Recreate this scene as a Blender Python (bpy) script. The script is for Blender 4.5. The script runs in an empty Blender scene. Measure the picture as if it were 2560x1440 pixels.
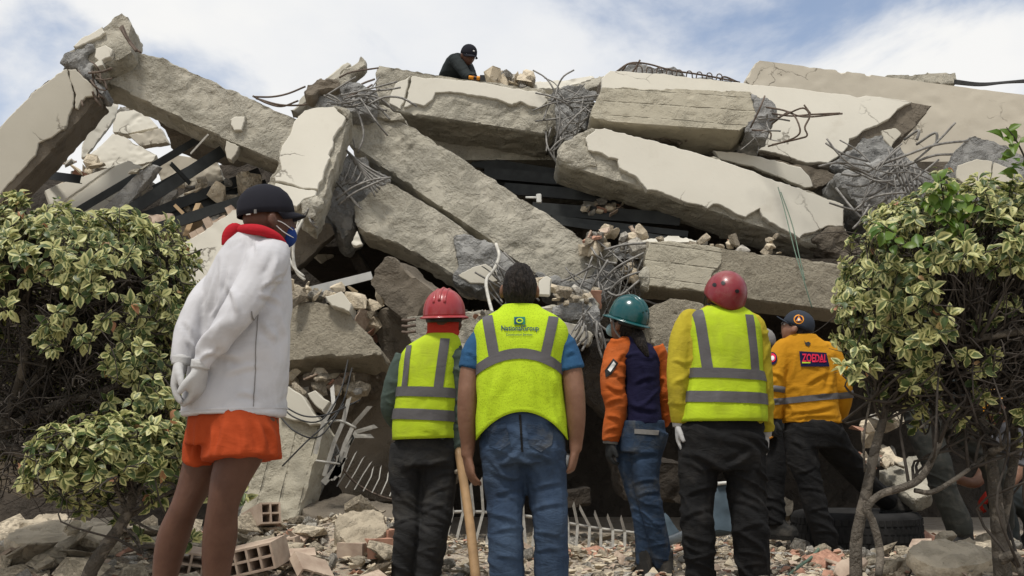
import bpy, bmesh, math, random
import numpy as np
from mathutils import Vector, Matrix
from mathutils.bvhtree import BVHTree
random.seed(11); RNG = np.random.default_rng(11)
SC = bpy.context.scene; COL = SC.collection
R = math.radians
# ------------------------------------------------------------ camera
FPX, CH, PIT = 2489.0, 0.72, math.atan(414 / 2489.0)
cam = bpy.data.cameras.new('camera'); camo = bpy.data.objects.new('camera', cam)
COL.objects.link(camo); SC.camera = camo
cam.sensor_width = 36; cam.lens = 36 * FPX / 2560; cam.clip_end = 3000; cam.clip_start = .05
camo.location = (0, 0, CH); camo.rotation_euler = (R(90) + PIT, 0, 0)
# ------------------------------------------------------------ world, sun, exposure
SUN_EL, SUN_AZ = R(67), R(-150)      # azimuth measured from +Y towards +X
w = bpy.data.worlds.new('World'); SC.world = w; w.use_nodes = True
nt = w.node_tree; nt.nodes.clear()
out = nt.nodes.new('ShaderNodeOutputWorld')
sky = nt.nodes.new('ShaderNodeTexSky'); sky.sky_type = 'NISHITA'; sky.sun_disc = False
sky.sun_elevation = SUN_EL; sky.sun_rotation = SUN_AZ; sky.air_density = 1.0; sky.dust_density = .6; sky.ozone_density = 1.5
b1 = nt.nodes.new('ShaderNodeBackground'); b1.inputs[1].default_value = .15
nt.links.new(sky.outputs[0], b1.inputs[0])
b2 = nt.nodes.new('ShaderNodeBackground'); b2.inputs[1].default_value = .97
tc = nt.nodes.new('ShaderNodeTexCoord'); mp = nt.nodes.new('ShaderNodeMapping')
mp.inputs['Scale'].default_value = (1, 1, 1.7); mp.inputs['Location'].default_value = (3.35, .2, 1.1)
nt.links.new(tc.outputs['Generated'], mp.inputs[0])
nz = nt.nodes.new('ShaderNodeTexNoise'); nz.inputs['Scale'].default_value = 2.5; nz.inputs['Detail'].default_value = 9; nz.inputs['Roughness'].default_value = .56
nz.inputs['Distortion'].default_value = .3
nt.links.new(mp.outputs[0], nz.inputs[0])
rp = nt.nodes.new('ShaderNodeValToRGB'); rp.color_ramp.elements[0].position = .36; rp.color_ramp.elements[1].position = .51
rp.color_ramp.interpolation = 'EASE'
rp.color_ramp.elements[0].color = (.16, .16, .16, 1)
nt.links.new(nz.outputs[0], rp.inputs[0])
nz2 = nt.nodes.new('ShaderNodeTexNoise'); nz2.inputs['Scale'].default_value = 5; nz2.inputs['Detail'].default_value = 8
nt.links.new(mp.outputs[0], nz2.inputs[0])
rp2 = nt.nodes.new('ShaderNodeValToRGB'); rp2.color_ramp.elements[0].position = .3; rp2.color_ramp.elements[1].position = .62
rp2.color_ramp.elements[0].color = (.85, .875, .92, 1); rp2.color_ramp.elements[1].color = (1, .995, .98, 1)
nt.links.new(nz2.outputs[0], rp2.inputs[0]); nt.links.new(rp2.outputs[0], b2.inputs[0])
mx = nt.nodes.new('ShaderNodeMixShader')
nt.links.new(rp.outputs[0], mx.inputs[0]); nt.links.new(b1.outputs[0], mx.inputs[1]); nt.links.new(b2.outputs[0], mx.inputs[2])
nt.links.new(mx.outputs[0], out.inputs[0])
sun = bpy.data.lights.new('sun', 'SUN'); sun.energy = 3.5; sun.angle = R(10); sun.color = (1, .96, .89)
suno = bpy.data.objects.new('sun', sun); COL.objects.link(suno)
sd = Vector((math.sin(SUN_AZ) * math.cos(SUN_EL), math.cos(SUN_AZ) * math.cos(SUN_EL), math.sin(SUN_EL)))
suno.rotation_euler = sd.to_track_quat('Z', 'Y').to_euler(); suno.location = (0, -4, 12)
vs = SC.view_settings; vs.view_transform = 'Standard'; vs.look = 'None'; vs.gamma = 1; vs.exposure = -0.05
SC.cycles.use_denoising = True; SC.cycles.max_bounces = 6; SC.cycles.diffuse_bounces = 3
# ------------------------------------------------------------ geometry helpers
FW = Vector((0, math.cos(PIT), math.sin(PIT))); UP = Vector((0, -math.sin(PIT), math.cos(PIT))); CAM = Vector((0, 0, CH))
def ray(px, py):
    return Vector((1, 0, 0)) * ((px - 1280) / FPX) + UP * (-(py - 720) / FPX) + FW
def P(px, py, Y):
    d = ray(px, py); return CAM + d * (Y / d.y)
def PP(px, py, p0, n):
    d = ray(px, py); return CAM + d * ((p0 - CAM).dot(n) / d.dot(n))
def PXM(Y): return FPX / Y          # photo pixels per metre at depth Y (nearly)
def _h(ix, iy, iz, s):
    h = (ix.astype(np.uint32) * np.uint32(374761393) + iy.astype(np.uint32) * np.uint32(668265263) + iz.astype(np.uint32) * np.uint32(2147483647 - 58) + np.uint32(s * 9973))
    h = (h ^ (h >> np.uint32(13))) * np.uint32(1274126177); h = h ^ (h >> np.uint32(16))
    return (h & np.uint32(0xffff)).astype(np.float64) / 32767.5 - 1
def vnoise(p, s=0):
    p = np.asarray(p, float); i = np.floor(p).astype(np.int64); f = p - i; f = f * f * (3 - 2 * f)
    o = 0
    for a in (0, 1):
        for b in (0, 1):
            for c in (0, 1):
                wt = (f[:, 0] if a else 1 - f[:, 0]) * (f[:, 1] if b else 1 - f[:, 1]) * (f[:, 2] if c else 1 - f[:, 2])
                o = o + wt * _h(i[:, 0] + a, i[:, 1] + b, i[:, 2] + c, s)
    return o
def fbm(p, sc=1., octs=3, s=0, g=.5):
    p = np.asarray(p, float) * sc; o = 0; a = 1.; t = 0
    for k in range(octs):
        o = o + a * vnoise(p, s + k); t += a; a *= g; p = p * 2.03 + 7.1
    return o / t
def mesh(name, V, F, mats=None, smooth=False, mi=None):
    me = bpy.data.meshes.new(name); me.from_pydata([tuple(v) for v in V], [], [tuple(f) for f in F])
    for m in (mats if isinstance(mats, (list, tuple)) else [mats]):
        if m: me.materials.append(m)
    if mi is not None: me.polygons.foreach_set('material_index', np.asarray(mi, np.int32))
    if smooth:
        me.polygons.foreach_set('use_smooth', np.ones(len(me.polygons), bool))
        if smooth == 'sharp': me.set_sharp_from_angle(angle=R(34))
    me.update(); return me
def link(name, me, parent=None, mat=None):
    o = bpy.data.objects.new(name, me); COL.objects.link(o)
    if parent is not None: o.parent = parent
    if mat is not None: o.matrix_basis = mat
    return o
def tag(o, label, cat, group=None, kind=None):
    if label: o['label'] = label
    if cat: o['category'] = cat
    if group: o['group'] = group
    if kind: o['kind'] = kind
    return o
def empty(name, loc, label, cat, group=None):
    o = bpy.data.objects.new(name, None); COL.objects.link(o); o.location = loc; o.empty_display_size = .1
    return tag(o, label, cat, group)
def child(parent, name, V, F, m, smooth=False, mi=None):
    """part from world coordinates"""
    iv = parent.matrix_basis.inverted(); iv = np.array(iv); V = np.asarray([tuple(v) for v in V], float)
    V = V @ iv[:3, :3].T + iv[:3, 3]
    return link(name, mesh(name, V, F, m, smooth, mi), parent)
def join(*parts):
    V = []; F = []
    for v, f in parts:
        n = len(V); V.extend([tuple(q) for q in v]); F.extend([tuple(i + n for i in g) for g in f])
    return V, F
def catmull(pts, k=5):
    pts = [np.asarray(tuple(p), float) for p in pts]
    if len(pts) < 3: return [pts[0] + (pts[-1] - pts[0]) * t / k for t in range(k + 1)]
    q = [2 * pts[0] - pts[1]] + pts + [2 * pts[-1] - pts[-2]]; o = []
    for i in range(1, len(q) - 2):
        for j in range(k):
            t = j / k; a, b, c, d = q[i - 1], q[i], q[i + 1], q[i + 2]
            o.append(.5 * (2 * b + (c - a) * t + (2 * a - 5 * b + 4 * c - d) * t * t + (3 * b - a - 3 * c + d) * t ** 3))
    o.append(pts[-1]); return o
def tube(pts, rad, n=8, k=4, flat=1., ref=None, smooth=True):
    """tapered tube through points; rad number or list; flat scales the second axis"""
    if not hasattr(rad, '__len__'): rad = [rad] * len(pts)
    if smooth and len(pts) > 1:
        R4 = catmull([(r, 0, 0) for r in rad], k); pts = catmull(pts, k); rad = [max(.0005, q[0]) for q in R4]
    pts = [Vector(tuple(p)) for p in pts]; V = []; F = []; u = None
    for i, p in enumerate(pts):
        t = (pts[min(i + 1, len(pts) - 1)] - pts[max(i - 1, 0)])
        if t.length < 1e-9: t = Vector((0, 0, 1))
        t.normalize()
        if u is None:
            u = Vector(ref) if ref is not None else (Vector((0, 0, 1)) if abs(t.z) < .9 else Vector((1, 0, 0)))
        u = u - t * u.dot(t)
        if u.length < 1e-6: u = t.orthogonal()
        u.normalize(); v = t.cross(u)
        for j in range(n):
            a = 2 * math.pi * j / n
            V.append(p + u * (math.cos(a) * rad[i]) + v * (math.sin(a) * rad[i] * flat))
    for i in range(len(pts) - 1):
        for j in range(n):
            a = i * n + j; b = i * n + (j + 1) % n
            F.append((a, b, b + n, a + n))
    F.append(tuple(range(n - 1, -1, -1))); e = (len(pts) - 1) * n; F.append(tuple(range(e, e + n)))
    return V, F
def rings(rs, n=24, ex=2.0):
    """closed loft: rings (centre, u vec, v vec)"""
    V = []; F = []
    for c, u, v in rs:
        for j in range(n):
            a = 2 * math.pi * j / n; ca, sa = math.cos(a), math.sin(a)
            x = math.copysign(abs(ca) ** (2 / ex), ca); y = math.copysign(abs(sa) ** (2 / ex), sa)
            V.append(Vector(c) + Vector(u) * x + Vector(v) * y)
    for i in range(len(rs) - 1):
        for j in range(n):
            a = i * n + j; b = i * n + (j + 1) % n; F.append((a, b, b + n, a + n))
    F.append(tuple(range(n - 1, -1, -1))); e = (len(rs) - 1) * n; F.append(tuple(range(e, e + n)))
    return V, F
def boxm(c, sx, sy, sz, M=None):
    V = []
    for z in (-1, 1):
        for y in (-1, 1):
            for x in (-1, 1):
                v = Vector((x * sx / 2, y * sy / 2, z * sz / 2))
                V.append(Vector(c) + (M @ v if M else v))
    return V, [(0, 2, 3, 1), (4, 5, 7, 6), (0, 1, 5, 4), (2, 6, 7, 3), (0, 4, 6, 2), (1, 3, 7, 5)]
def ellips(c, rx, ry, rz, M=None, n=16, m=10):
    V = [Vector((0, 0, 1))]
    for i in range(1, m):
        t = math.pi * i / m
        for j in range(n):
            a = 2 * math.pi * j / n; V.append(Vector((math.sin(t) * math.cos(a), math.sin(t) * math.sin(a), math.cos(t))))
    V.append(Vector((0, 0, -1)))
    F = [(0, 1 + j, 1 + (j + 1) % n) for j in range(n)]
    for i in range(m - 2):
        for j in range(n):
            a = 1 + i * n + j; b = 1 + i * n + (j + 1) % n; F.append((a, a + n, b + n, b))
    e = len(V) - 1; s = 1 + (m - 2) * n
    F += [(e, s + (j + 1) % n, s + j) for j in range(n)]
    return [Vector(c) + ((M @ Vector((v.x * rx, v.y * ry, v.z * rz))) if M else Vector((v.x * rx, v.y * ry, v.z * rz))) for v in V], F
def remesh(V, F, voxel, smooth=0):
    me = mesh('tmp', V, F); bm = bmesh.new(); bm.from_mesh(me); bmesh.ops.recalc_face_normals(bm, faces=bm.faces); bm.to_mesh(me); bm.free()
    o = link('tmp', me)
    md = o.modifiers.new('r', 'REMESH'); md.mode = 'VOXEL'; md.voxel_size = voxel
    if smooth:
        s = o.modifiers.new('s', 'SMOOTH'); s.iterations = smooth; s.factor = .5
    dg = bpy.context.evaluated_depsgraph_get(); e = o.evaluated_get(dg); m2 = e.to_mesh()
    nv = len(m2.vertices); co = np.empty(nv * 3); m2.vertices.foreach_get('co', co)
    no = np.empty(nv * 3); m2.vertices.foreach_get('normal', no)
    Fo = np.empty(len(m2.loops), np.int64); m2.loops.foreach_get('vertex_index', Fo)
    ls = np.empty(len(m2.polygons), np.int64); m2.polygons.foreach_get('loop_total', ls)
    if (ls == 4).all(): Fo = Fo.reshape(-1, 4).tolist()
    else:
        idx = np.concatenate([[0], np.cumsum(ls)]); Fo = [Fo[idx[i]:idx[i + 1]].tolist() for i in range(len(ls))]
    e.to_mesh_clear(); bpy.data.objects.remove(o); bpy.data.meshes.remove(me)
    return co.reshape(-1, 3), Fo, no.reshape(-1, 3)
# ------------------------------------------------------------ materials
class NT:
    def __init__(s, name):
        s.m = bpy.data.materials.new(name); s.m.use_nodes = True; s.t = s.m.node_tree; s.t.nodes.clear()
        s.o = s.t.nodes.new('ShaderNodeOutputMaterial'); s.b = s.t.nodes.new('ShaderNodeBsdfPrincipled')
        s.t.links.new(s.b.outputs[0], s.o.inputs[0]); s.b.inputs['Specular IOR Level'].default_value = .3
    def n(s, ty, **kw):
        nd = s.t.nodes.new('ShaderNode' + ty)
        for k, v in kw.items():
            if k.startswith('_'): setattr(nd, k[1:], v); continue
            k = int(k[1:]) if k[0] == 'i' and k[1:].isdigit() else k.replace('_', ' ')
            s.set(nd.inputs[k], v)
        return nd
    def set(s, i, v):
        if isinstance(v, bpy.types.NodeSocket): s.t.links.new(v, i)
        elif hasattr(v, 'outputs'): s.t.links.new(v.outputs[0], i)
        else: i.default_value = (tuple(v) + (1,)) if hasattr(v, '__len__') and len(v) == 3 and i.type == 'RGBA' else v
    def coord(s, sc=(1, 1, 1), rot=(0, 0, 0)):
        return s.n('Mapping', Vector=s.n('TexCoord').outputs['Object'], Scale=sc, Rotation=rot)
    def noise(s, co, scale, det=4, rough=.55, dist=0): return s.n('TexNoise', Vector=co, Scale=scale, Detail=det, Roughness=rough, Distortion=dist)
    def ramp(s, f, a, b, ca=(0, 0, 0), cb=(1, 1, 1)):
        r = s.n('ValToRGB', Fac=f); e = r.color_ramp.elements
        e[0].position = a; e[1].position = b; e[0].color = tuple(ca) + (1,); e[1].color = tuple(cb) + (1,); return r
    def mix(s, f, a, b, mode='MIX'):
        m = s.n('Mix', _data_type='RGBA', _blend_type=mode); s.set(m.inputs[0], f); s.set(m.inputs[6], a); s.set(m.inputs[7], b); return m.outputs[2]
    def math(s, op, a, b=0.): return s.n('Math', _operation=op, i0=a, i1=b)
    def bump(s, h, st=.5, d=.02, nrm=None):
        b = s.n('Bump', Strength=st, Distance=d, Height=h)
        if nrm: s.set(b.inputs['Normal'], nrm)
        return b
    def fin(s, col=None, rough=None, nrm=None, metal=None):
        if col is not None: s.set(s.b.inputs['Base Color'], col)
        if rough is not None: s.set(s.b.inputs['Roughness'], rough)
        if nrm is not None: s.set(s.b.inputs['Normal'], nrm)
        if metal is not None: s.set(s.b.inputs['Metallic'], metal)
        return s.m
def concrete(name, c1, c2, c3, patch=(.45, .62), pscale=3.2, lump=1., boards=0., fine=.4, dark=.55, var=0.):
    s = NT(name); co = s.coord()
    big = s.noise(co, 1.1, 7, .62); mid = s.noise(co, pscale, 7, .62, .3); sp = s.noise(co, 26, 5, .72); fin_ = s.noise(co, 85, 3, .6); md = s.noise(co, 9, 5, .65)
    col = s.mix(s.ramp(big, .32, .7), c1, c2); col = s.mix(s.math('MULTIPLY', s.ramp(md, .4, .72), .35), col, c3)
    msk = s.ramp(mid, patch[0], patch[1])
    cav_shade = s.ramp(sp, .30, .47, (1, 1, 1), (0, 0, 0)); col = s.mix(s.math('MULTIPLY', cav_shade, s.math('ADD', s.math('MULTIPLY', msk, .42), .05)), col, tuple(c * dark * .55 for c in c3))  # darkens the low spots of the bump, painting small shadows into the colour
    st = s.ramp(s.noise(s.coord((1.2, 1.2, .5)), 2.3, 8, .7), .56, .82); col = s.mix(s.math('MULTIPLY', st, .5), col, tuple(c * dark for c in c2))
    pit = s.ramp(s.noise(co, 34, 2, .5), .70, .75); col = s.mix(s.math('MULTIPLY', pit, .55), col, tuple(c * .3 for c in c3))
    h = s.math('ADD', s.math('MULTIPLY', sp, s.math('ADD', s.math('MULTIPLY', msk, lump), .10)), s.math('ADD', s.math('MULTIPLY', fin_, fine * .3), s.math('MULTIPLY', md, .45)))
    if boards:
        wv = s.n('TexWave', Vector=s.coord((.05, 1, 0)), _wave_type='BANDS', _bands_direction='Y', Scale=boards, Distortion=2.4, Detail=3)
        gap = s.ramp(s.noise(s.coord((3, 1, 1)), 2.2, 3), .42, .6); ln = s.math('MULTIPLY', s.ramp(wv, .0, .03, (1, 1, 1), (0, 0, 0)), gap); col = s.mix(s.math('MULTIPLY', ln, .4), col, tuple(c * .4 for c in c2))
        h = s.math('SUBTRACT', h, s.math('MULTIPLY', ln, .5))
    if var: col = s.mix(1., col, s.ramp(s.n('ObjectInfo').outputs['Random'], 0, 1, (1 - var, 1 - var * 1.05, 1 - var * 1.12), (1.08, 1.05, 1.0)), 'MULTIPLY')
    return s.fin(col, .95, s.bump(h, 1., .034))
M = {}
M['conc'] = concrete('concrete_roughcast', (.425, .395, .325), (.36, .335, .27), (.34, .31, .245), (.42, .60), 3.2, 1.5)
M['conc_board'] = concrete('concrete_board_marked', (.42, .385, .30), (.355, .325, .25), (.34, .305, .235), (.52, .68), 3, .9, boards=2.2)
M['conc_grey'] = concrete('concrete_broken_grey', (.31, .305, .29), (.19, .187, .178), (.37, .36, .335), (.45, .6), 6, 1.4, fine=.8)
M['conc_dark'] = concrete('concrete_brown_shade_dark', (.175, .147, .112), (.12, .10, .076), (.15, .127, .096), (.48, .6), 2.4, 1.)  # brown concrete, its colour darkened to carry shade on slabs in the hollows
M['hollow_shade'] = concrete('debris_shade_dark', (.060, .048, .036), (.034, .028, .022), (.048, .039, .030), (.45, .6), 5, 1.4)  # near-black debris, the shade of the hollows put into its base colour
M['conc_stipple'] = concrete('concrete_stippled', (.355, .315, .24), (.30, .265, .20), (.33, .29, .215), (.2, .3), 3, 1.5, fine=.6)
def plaster(name, c1, c2, dirt=.3):
    s = NT(name); co = s.coord(); big = s.noise(co, .9, 6, .6); st = s.ramp(s.noise(co, 2.1, 8, .7, .5), .58, .82)
    col = s.mix(s.ramp(big, .3, .7), c1, c2); col = s.mix(s.math('MULTIPLY', st, dirt), col, (.30, .25, .18))
    sp = s.ramp(s.noise(co, 45, 3), .70, .76); col = s.mix(s.math('MULTIPLY', sp, .3), col, (.2, .17, .13))
    v = s.n('TexVoronoi', Vector=s.n('VectorMath', _operation='ADD', i0=co, i1=s.n('VectorMath', _operation='SCALE', i0=s.noise(co, 3.5, 4).outputs[1], Scale=.35)), _feature='DISTANCE_TO_EDGE', Scale=1.15)
    ck = s.math('MULTIPLY', s.ramp(v, .002, .009, (1, 1, 1), (0, 0, 0)), s.ramp(s.noise(co, 1.3, 3), .54, .6)); col = s.mix(s.math('MULTIPLY', ck, .75), col, (.09, .075, .055))
    return s.fin(col, .9, s.bump(s.math('SUBTRACT', s.math('MULTIPLY', s.noise(co, 11, 5, .6), .5), ck), .3, .012))
M['plaster'] = plaster('plaster_cream', (.61, .58, .50), (.54, .51, .435))
M['plaster_old'] = plaster('plaster_grey_cream', (.50, .47, .395), (.42, .39, .32), .5)
M['plaster_warm'] = plaster('plaster_warm', (.50, .455, .37), (.44, .40, .325), .35)
def simple(name, c, rough=.6, metal=0., var=.25, sc=20, bump=.1, bs=.005, spec=.3, c2=None):
    s = NT(name); co = s.coord(); n_ = s.noise(co, sc, 5, .6)
    col = s.mix(s.ramp(n_, .3, .7), tuple(x * (1 - var) for x in c), c2 or tuple(min(1, x * (1 + var)) for x in c))
    s.b.inputs['Specular IOR Level'].default_value = spec
    return s.fin(col, rough, s.bump(n_, bump, bs), metal)
M['rebar'] = simple('rebar_steel', (.20, .19, .175), .65, .4, .4, 30, .3)
M['rebar_rust'] = simple('rebar_rusty', (.12, .09, .07), .8, .2, .4, 30, .3)
M['black_steel'] = simple('black_painted_steel', (.020, .022, .021), .55, 0, .5, 6, .1)
M['grey_steel'] = simple('grey_channel_steel', (.20, .19, .17), .6, 0, .3, 8, .1)
M['brick'] = simple('red_clay_brick', (.30, .155, .105), .95, 0, .35, 9, .5, .01, .2, (.48, .27, .19))
M['brick_dusty'] = simple('dusty_clay_brick', (.40, .29, .22), .95, 0, .3, 7, .5, .01, .2, (.50, .40, .31))
M['wood'] = simple('raw_timber', (.36, .25, .14), .8, 0, .3, 5, .2)
M['wood_handle'] = simple('turned_wood_handle', (.34, .215, .11), .5, 0, .2, 12, .1)
M['fence'] = simple('grey_painted_iron', (.33, .315, .28), .6, 0, .25, 25, .2)
M['hose'] = simple('pale_hose', (.46, .44, .39), .6, 0, .3, 20, .1)
M['cable'] = simple('dark_cable', (.03, .03, .03), .6, 0, .3, 20, .1)
M['rope'] = simple('green_rope', (.10, .15, .11), .8, 0, .4, 80, .3)
M['rubber'] = simple('tyre_rubber', (.013, .0125, .012), .85, 0, .5, 8, .3, .01)
M['blue_metal'] = simple('blue_grey_paint', (.055, .08, .10), .6, 0, .3, 6, .1)
M['white_plastic'] = simple('white_plastic', (.6, .59, .55), .5, 0, .1, 6, .05)
# ============================================================ ground and rubble mound
def gh(x, y):
    x = np.asarray(x, float); y = np.asarray(y, float)
    z = .16 * np.exp(-((x - 2.25) / .75) ** 2 - ((y - 5.1) / .75) ** 2) + .20 * np.exp(-((x + 2.3) / 1.2) ** 2 - ((y - 6.0) / 1.0) ** 2)
    z += .20 * np.exp(-((x + .95) / .6) ** 2 - ((y - 6.6) / .7) ** 2)
    z += .06 * np.clip((y - 6.0) / .6, 0, 1) * np.clip((7.2 - y) / .5, 0, 1)
    return z
def build_ground():
    xs = np.concatenate([np.linspace(-400, -8, 12), np.linspace(-7, 7, 141), np.linspace(8, 400, 12)])
    ys = np.concatenate([np.linspace(-60, 2, 8), np.linspace(2.4, 10, 90), np.linspace(11, 30, 12), np.linspace(40, 900, 14)])
    X, Y = np.meshgrid(xs, ys); Z = gh(X, Y)
    p = np.stack([X.ravel(), Y.ravel(), np.zeros(X.size)], 1)
    Z = Z.ravel() + np.where((np.abs(p[:, 0]) < 7.5) & (p[:, 1] < 11) & (p[:, 1] > 2), .035 * fbm(p, 2.2, 4, 3), 0) - .02
    V = np.stack([p[:, 0], p[:, 1], Z], 1); nx = len(xs)
    F = [(i * nx + j, i * nx + j + 1, (i + 1) * nx + j + 1, (i + 1) * nx + j) for i in range(len(ys) - 1) for j in range(nx - 1)]
    s = NT('rubble_dust_ground'); co = s.coord(); a = s.noise(co, 9, 8, .7); b = s.noise(co, 40, 4, .6)
    col = s.mix(s.ramp(a, .35, .65), (.34, .285, .215), (.48, .42, .34)); col = s.mix(s.ramp(b, .55, .7), col, (.38, .24, .17))
    s.fin(col, .97, s.bump(s.math('ADD', a, s.math('MULTIPLY', b, .5)), .9, .05))
    tag(link('ground', mesh('ground', V, F, s.m, True)), None, None, None, 'structure')
build_ground()
def build_mound():
    xs = np.linspace(-8.5, 9.5, 150); ys = np.linspace(8.7, 17, 80); X, Y = np.meshgrid(xs, ys)
    cap = np.interp(X, [-8.5, -5.8, -4.9, -4.4, -3.95, -3.4, -2.6, -1.9, -1.2, 0, 2, 5, 9.5], [3.4, 4.35, 4.35, 4.1, 4.25, 4.65, 4.75, 4.1, 3.3, 3.25, 3.3, 3.3, 2.6])
    st = np.interp(X, [-8.5, -3, -2.2, -1, 9], [10.4, 10.5, 10.9, 12.0, 12.0])
    Z = np.minimum(np.maximum(Y - st, 0) * 2.6, cap)
    p = np.stack([X.ravel(), Y.ravel(), Z.ravel()], 1)
    p[:, 2] += .16 * fbm(p, 1.9, 3, 5) + .07 * np.abs(fbm(p, 6, 2, 9)) - .15
    nx = len(xs); F = [(i * nx + j, i * nx + j + 1, (i + 1) * nx + j + 1, (i + 1) * nx + j) for i in range(len(ys) - 1) for j in range(nx - 1)]
    tag(link('rubble_mound', mesh('rubble_mound', p, F, M['hollow_shade'])), None, None, None, 'structure')
build_mound()
# ============================================================ slabs, beams
FR = {}
def outline(pts, jag, step, seed):
    o = []; n = len(pts)
    for i in range(n):
        a = np.array(pts[i]); b = np.array(pts[(i + 1) % n]); L = np.linalg.norm(b - a); k = max(1, int(L / step))
        d = (b - a) / max(L, 1e-6); nr = np.array([d[1], -d[0]])
        t = np.arange(k) / k; q = a + (b - a) * t[:, None]
        if jag:
            q3 = np.concatenate([q, np.full((k, 1), seed * 3.7)], 1)
            q = q + nr * (jag * (fbm(q3, 7, 3, seed) * 1.2 + .6 * fbm(q3, 28, 2, seed + 5)))[:, None]
        o.extend([tuple(v) for v in q])
    return o
def frame(poly, Y, n, ax):
    n = Vector(n).normalized(); c = np.mean(np.array(poly, float), 0); p0 = P(c[0], c[1], Y)
    pts = [PP(x, y, p0, n) for x, y in poly]
    if ax: d = PP(ax[2], ax[3], p0, n) - PP(ax[0], ax[1], p0, n)
    else:
        e = [(pts[(i + 1) % len(pts)] - pts[i]) for i in range(len(pts))]; d = max(e, key=lambda v: v.length)
    d.normalize(); y = n.cross(d)
    Mx = Matrix(((d.x, y.x, n.x, p0.x), (d.y, y.y, n.y, p0.y), (d.z, y.z, n.z, p0.z), (0, 0, 0, 1)))
    return Mx, p0, n
def prism(q, z0, z1, inset=0., skew=(0, 0)):
    n = len(q); V = [(x, y, z1) for x, y in q] + [(x + skew[0], y + skew[1], z0) for x, y in q]
    if inset:
        c = np.mean(np.array(q), 0)
        r = np.array(q); tn = np.roll(r, -1, 0) - np.roll(r, 1, 0); tn /= np.maximum(np.linalg.norm(tn, axis=1, keepdims=True), 1e-6)
        area = .5 * np.sum(r[:, 0] * np.roll(r[:, 1], -1) - np.roll(r[:, 0], -1) * r[:, 1]); sg = 1 if area > 0 else -1
        ins = r + sg * inset * np.stack([-tn[:, 1], tn[:, 0]], 1)
        V = [(x, y, z1) for x, y in ins] + [(x, y, z1 - inset) for x, y in r] + [(x, y, z0) for x, y in r]
        F = [tuple(range(n)), tuple(range(3 * n - 1, 2 * n - 1, -1))]
        for k in (0, n):
            F += [(k + i, k + n + i, k + n + (i + 1) % n, k + (i + 1) % n) for i in range(n)]
        return V, F
    F = [tuple(range(n)), tuple(range(2 * n - 1, n - 1, -1))] + [(i, n + i, n + (i + 1) % n, (i + 1) % n) for i in range(n)]
    return V, F
SEED = [0]
def rough(V, N, amp, seed, chip=.03):
    a = fbm(V, 5, 4, seed); b = fbm(V, 2.0, 2, seed + 20); c = np.clip(fbm(V, 11, 2, seed + 40) - .22, 0, 1)
    m = np.clip(fbm(V, 1.9, 3, seed + 60) * 2.2 + .55, 0, 1); d = np.clip(fbm(V, 17, 2, seed + 70), -.25, 1) * m
    return V + N * (amp * (1.1 * a + .8 * b) - chip * c + min(amp, .016) * 1.5 * d)[:, None]
def slab(name, label, cat, poly, Y, n=(0, -1, .12), t=.4, mat='conc', vox=.022, amp=.012, jag=.012, ax=None, group=None, skew=(0, 0), parent=None, smooth=True):
    SEED[0] += 1; sd = SEED[0]
    Mx, p0, nn = frame(poly, Y, n, ax); iv = Mx.inverted()
    loc = [iv @ PP(x, y, p0, nn) for x, y in poly]
    q = outline([(v.x, v.y) for v in loc], jag, .05, sd)
    V, F = prism(q, -t, 0, 0, skew)
    V, F, N = remesh(V, F, vox)
    V = rough(V, N, amp, sd)
    me = mesh(name, V, F, M[mat], 'sharp' if smooth else False)
    o = link(name, me, None, Mx)
    if parent: o.parent = parent; o.matrix_basis = parent.matrix_basis.inverted() @ Mx
    else: tag(o, label, cat, group)
    FR[o.name] = (Mx, p0, nn); return o
def patch(o, poly, off=.03, t=.07, mat='plaster', jag=.014, name='plaster_layer', step=.022):
    SEED[0] += 1; Mx, p0, nn = FR[o.name]; iv = Mx.inverted()
    loc = [iv @ PP(x, y, p0, nn) for x, y in poly]
    q = outline([(v.x, v.y) for v in loc], jag, step, SEED[0])
    V, F = prism(q, off - t, off, .007)
    p = link(name, mesh(name, V, F, M[mat]), o); return p
def lump(o, poly, off=.10, t=.25, mat='conc_grey', name='broken_core', vox=.028, amp=.05, jag=.04):
    SEED[0] += 1; sd = SEED[0]; Mx, p0, nn = FR[o.name]; iv = Mx.inverted()
    loc = [iv @ PP(x, y, p0, nn) for x, y in poly]
    q = outline([(v.x, v.y) for v in loc], jag, .04, sd); V, F = prism(q, off - t, off)
    V, F, N = remesh(V, F, vox); V = V + N * (amp * (1.4 * fbm(V, 6, 3, sd) + .7 * fbm(V, 15, 2, sd + 3)))[:, None]
    return link(name, mesh(name, V, F, M[mat], False), o)
def rebar(o, pts, r=.010, mat='rebar', name='rebar', k=5):
    """pts: photo pixel + depth"""
    V, F = tube([P(*p) for p in pts], r, 6, k); return child(o, name, V, F, M[mat], True)
def tangle(o, box, Y, cnt, seed, L=(60, 170), r=.009, ang=None, mat='rebar'):
    rr = random.Random(seed); x0, y0, x1, y1 = box
    for i in range(cnt):
        a = rr.uniform(0, 2 * math.pi) if ang is None else R(rr.gauss(*ang)); l = rr.uniform(*L); x = rr.uniform(x0, x1); y = rr.uniform(y0, y1); b = rr.uniform(-.6, .6)
        dy = rr.uniform(-.12, .05); pts = []
        for k in range(4):
            pts.append((x, y, Y + dy + rr.uniform(-.06, .06))); x += math.cos(a) * l / 3; y += math.sin(a) * l / 3; a += b * rr.uniform(.2, 1)
        rebar(o, pts, r * rr.choice((.7, 1, 1.1)), mat, k=3)
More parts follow.
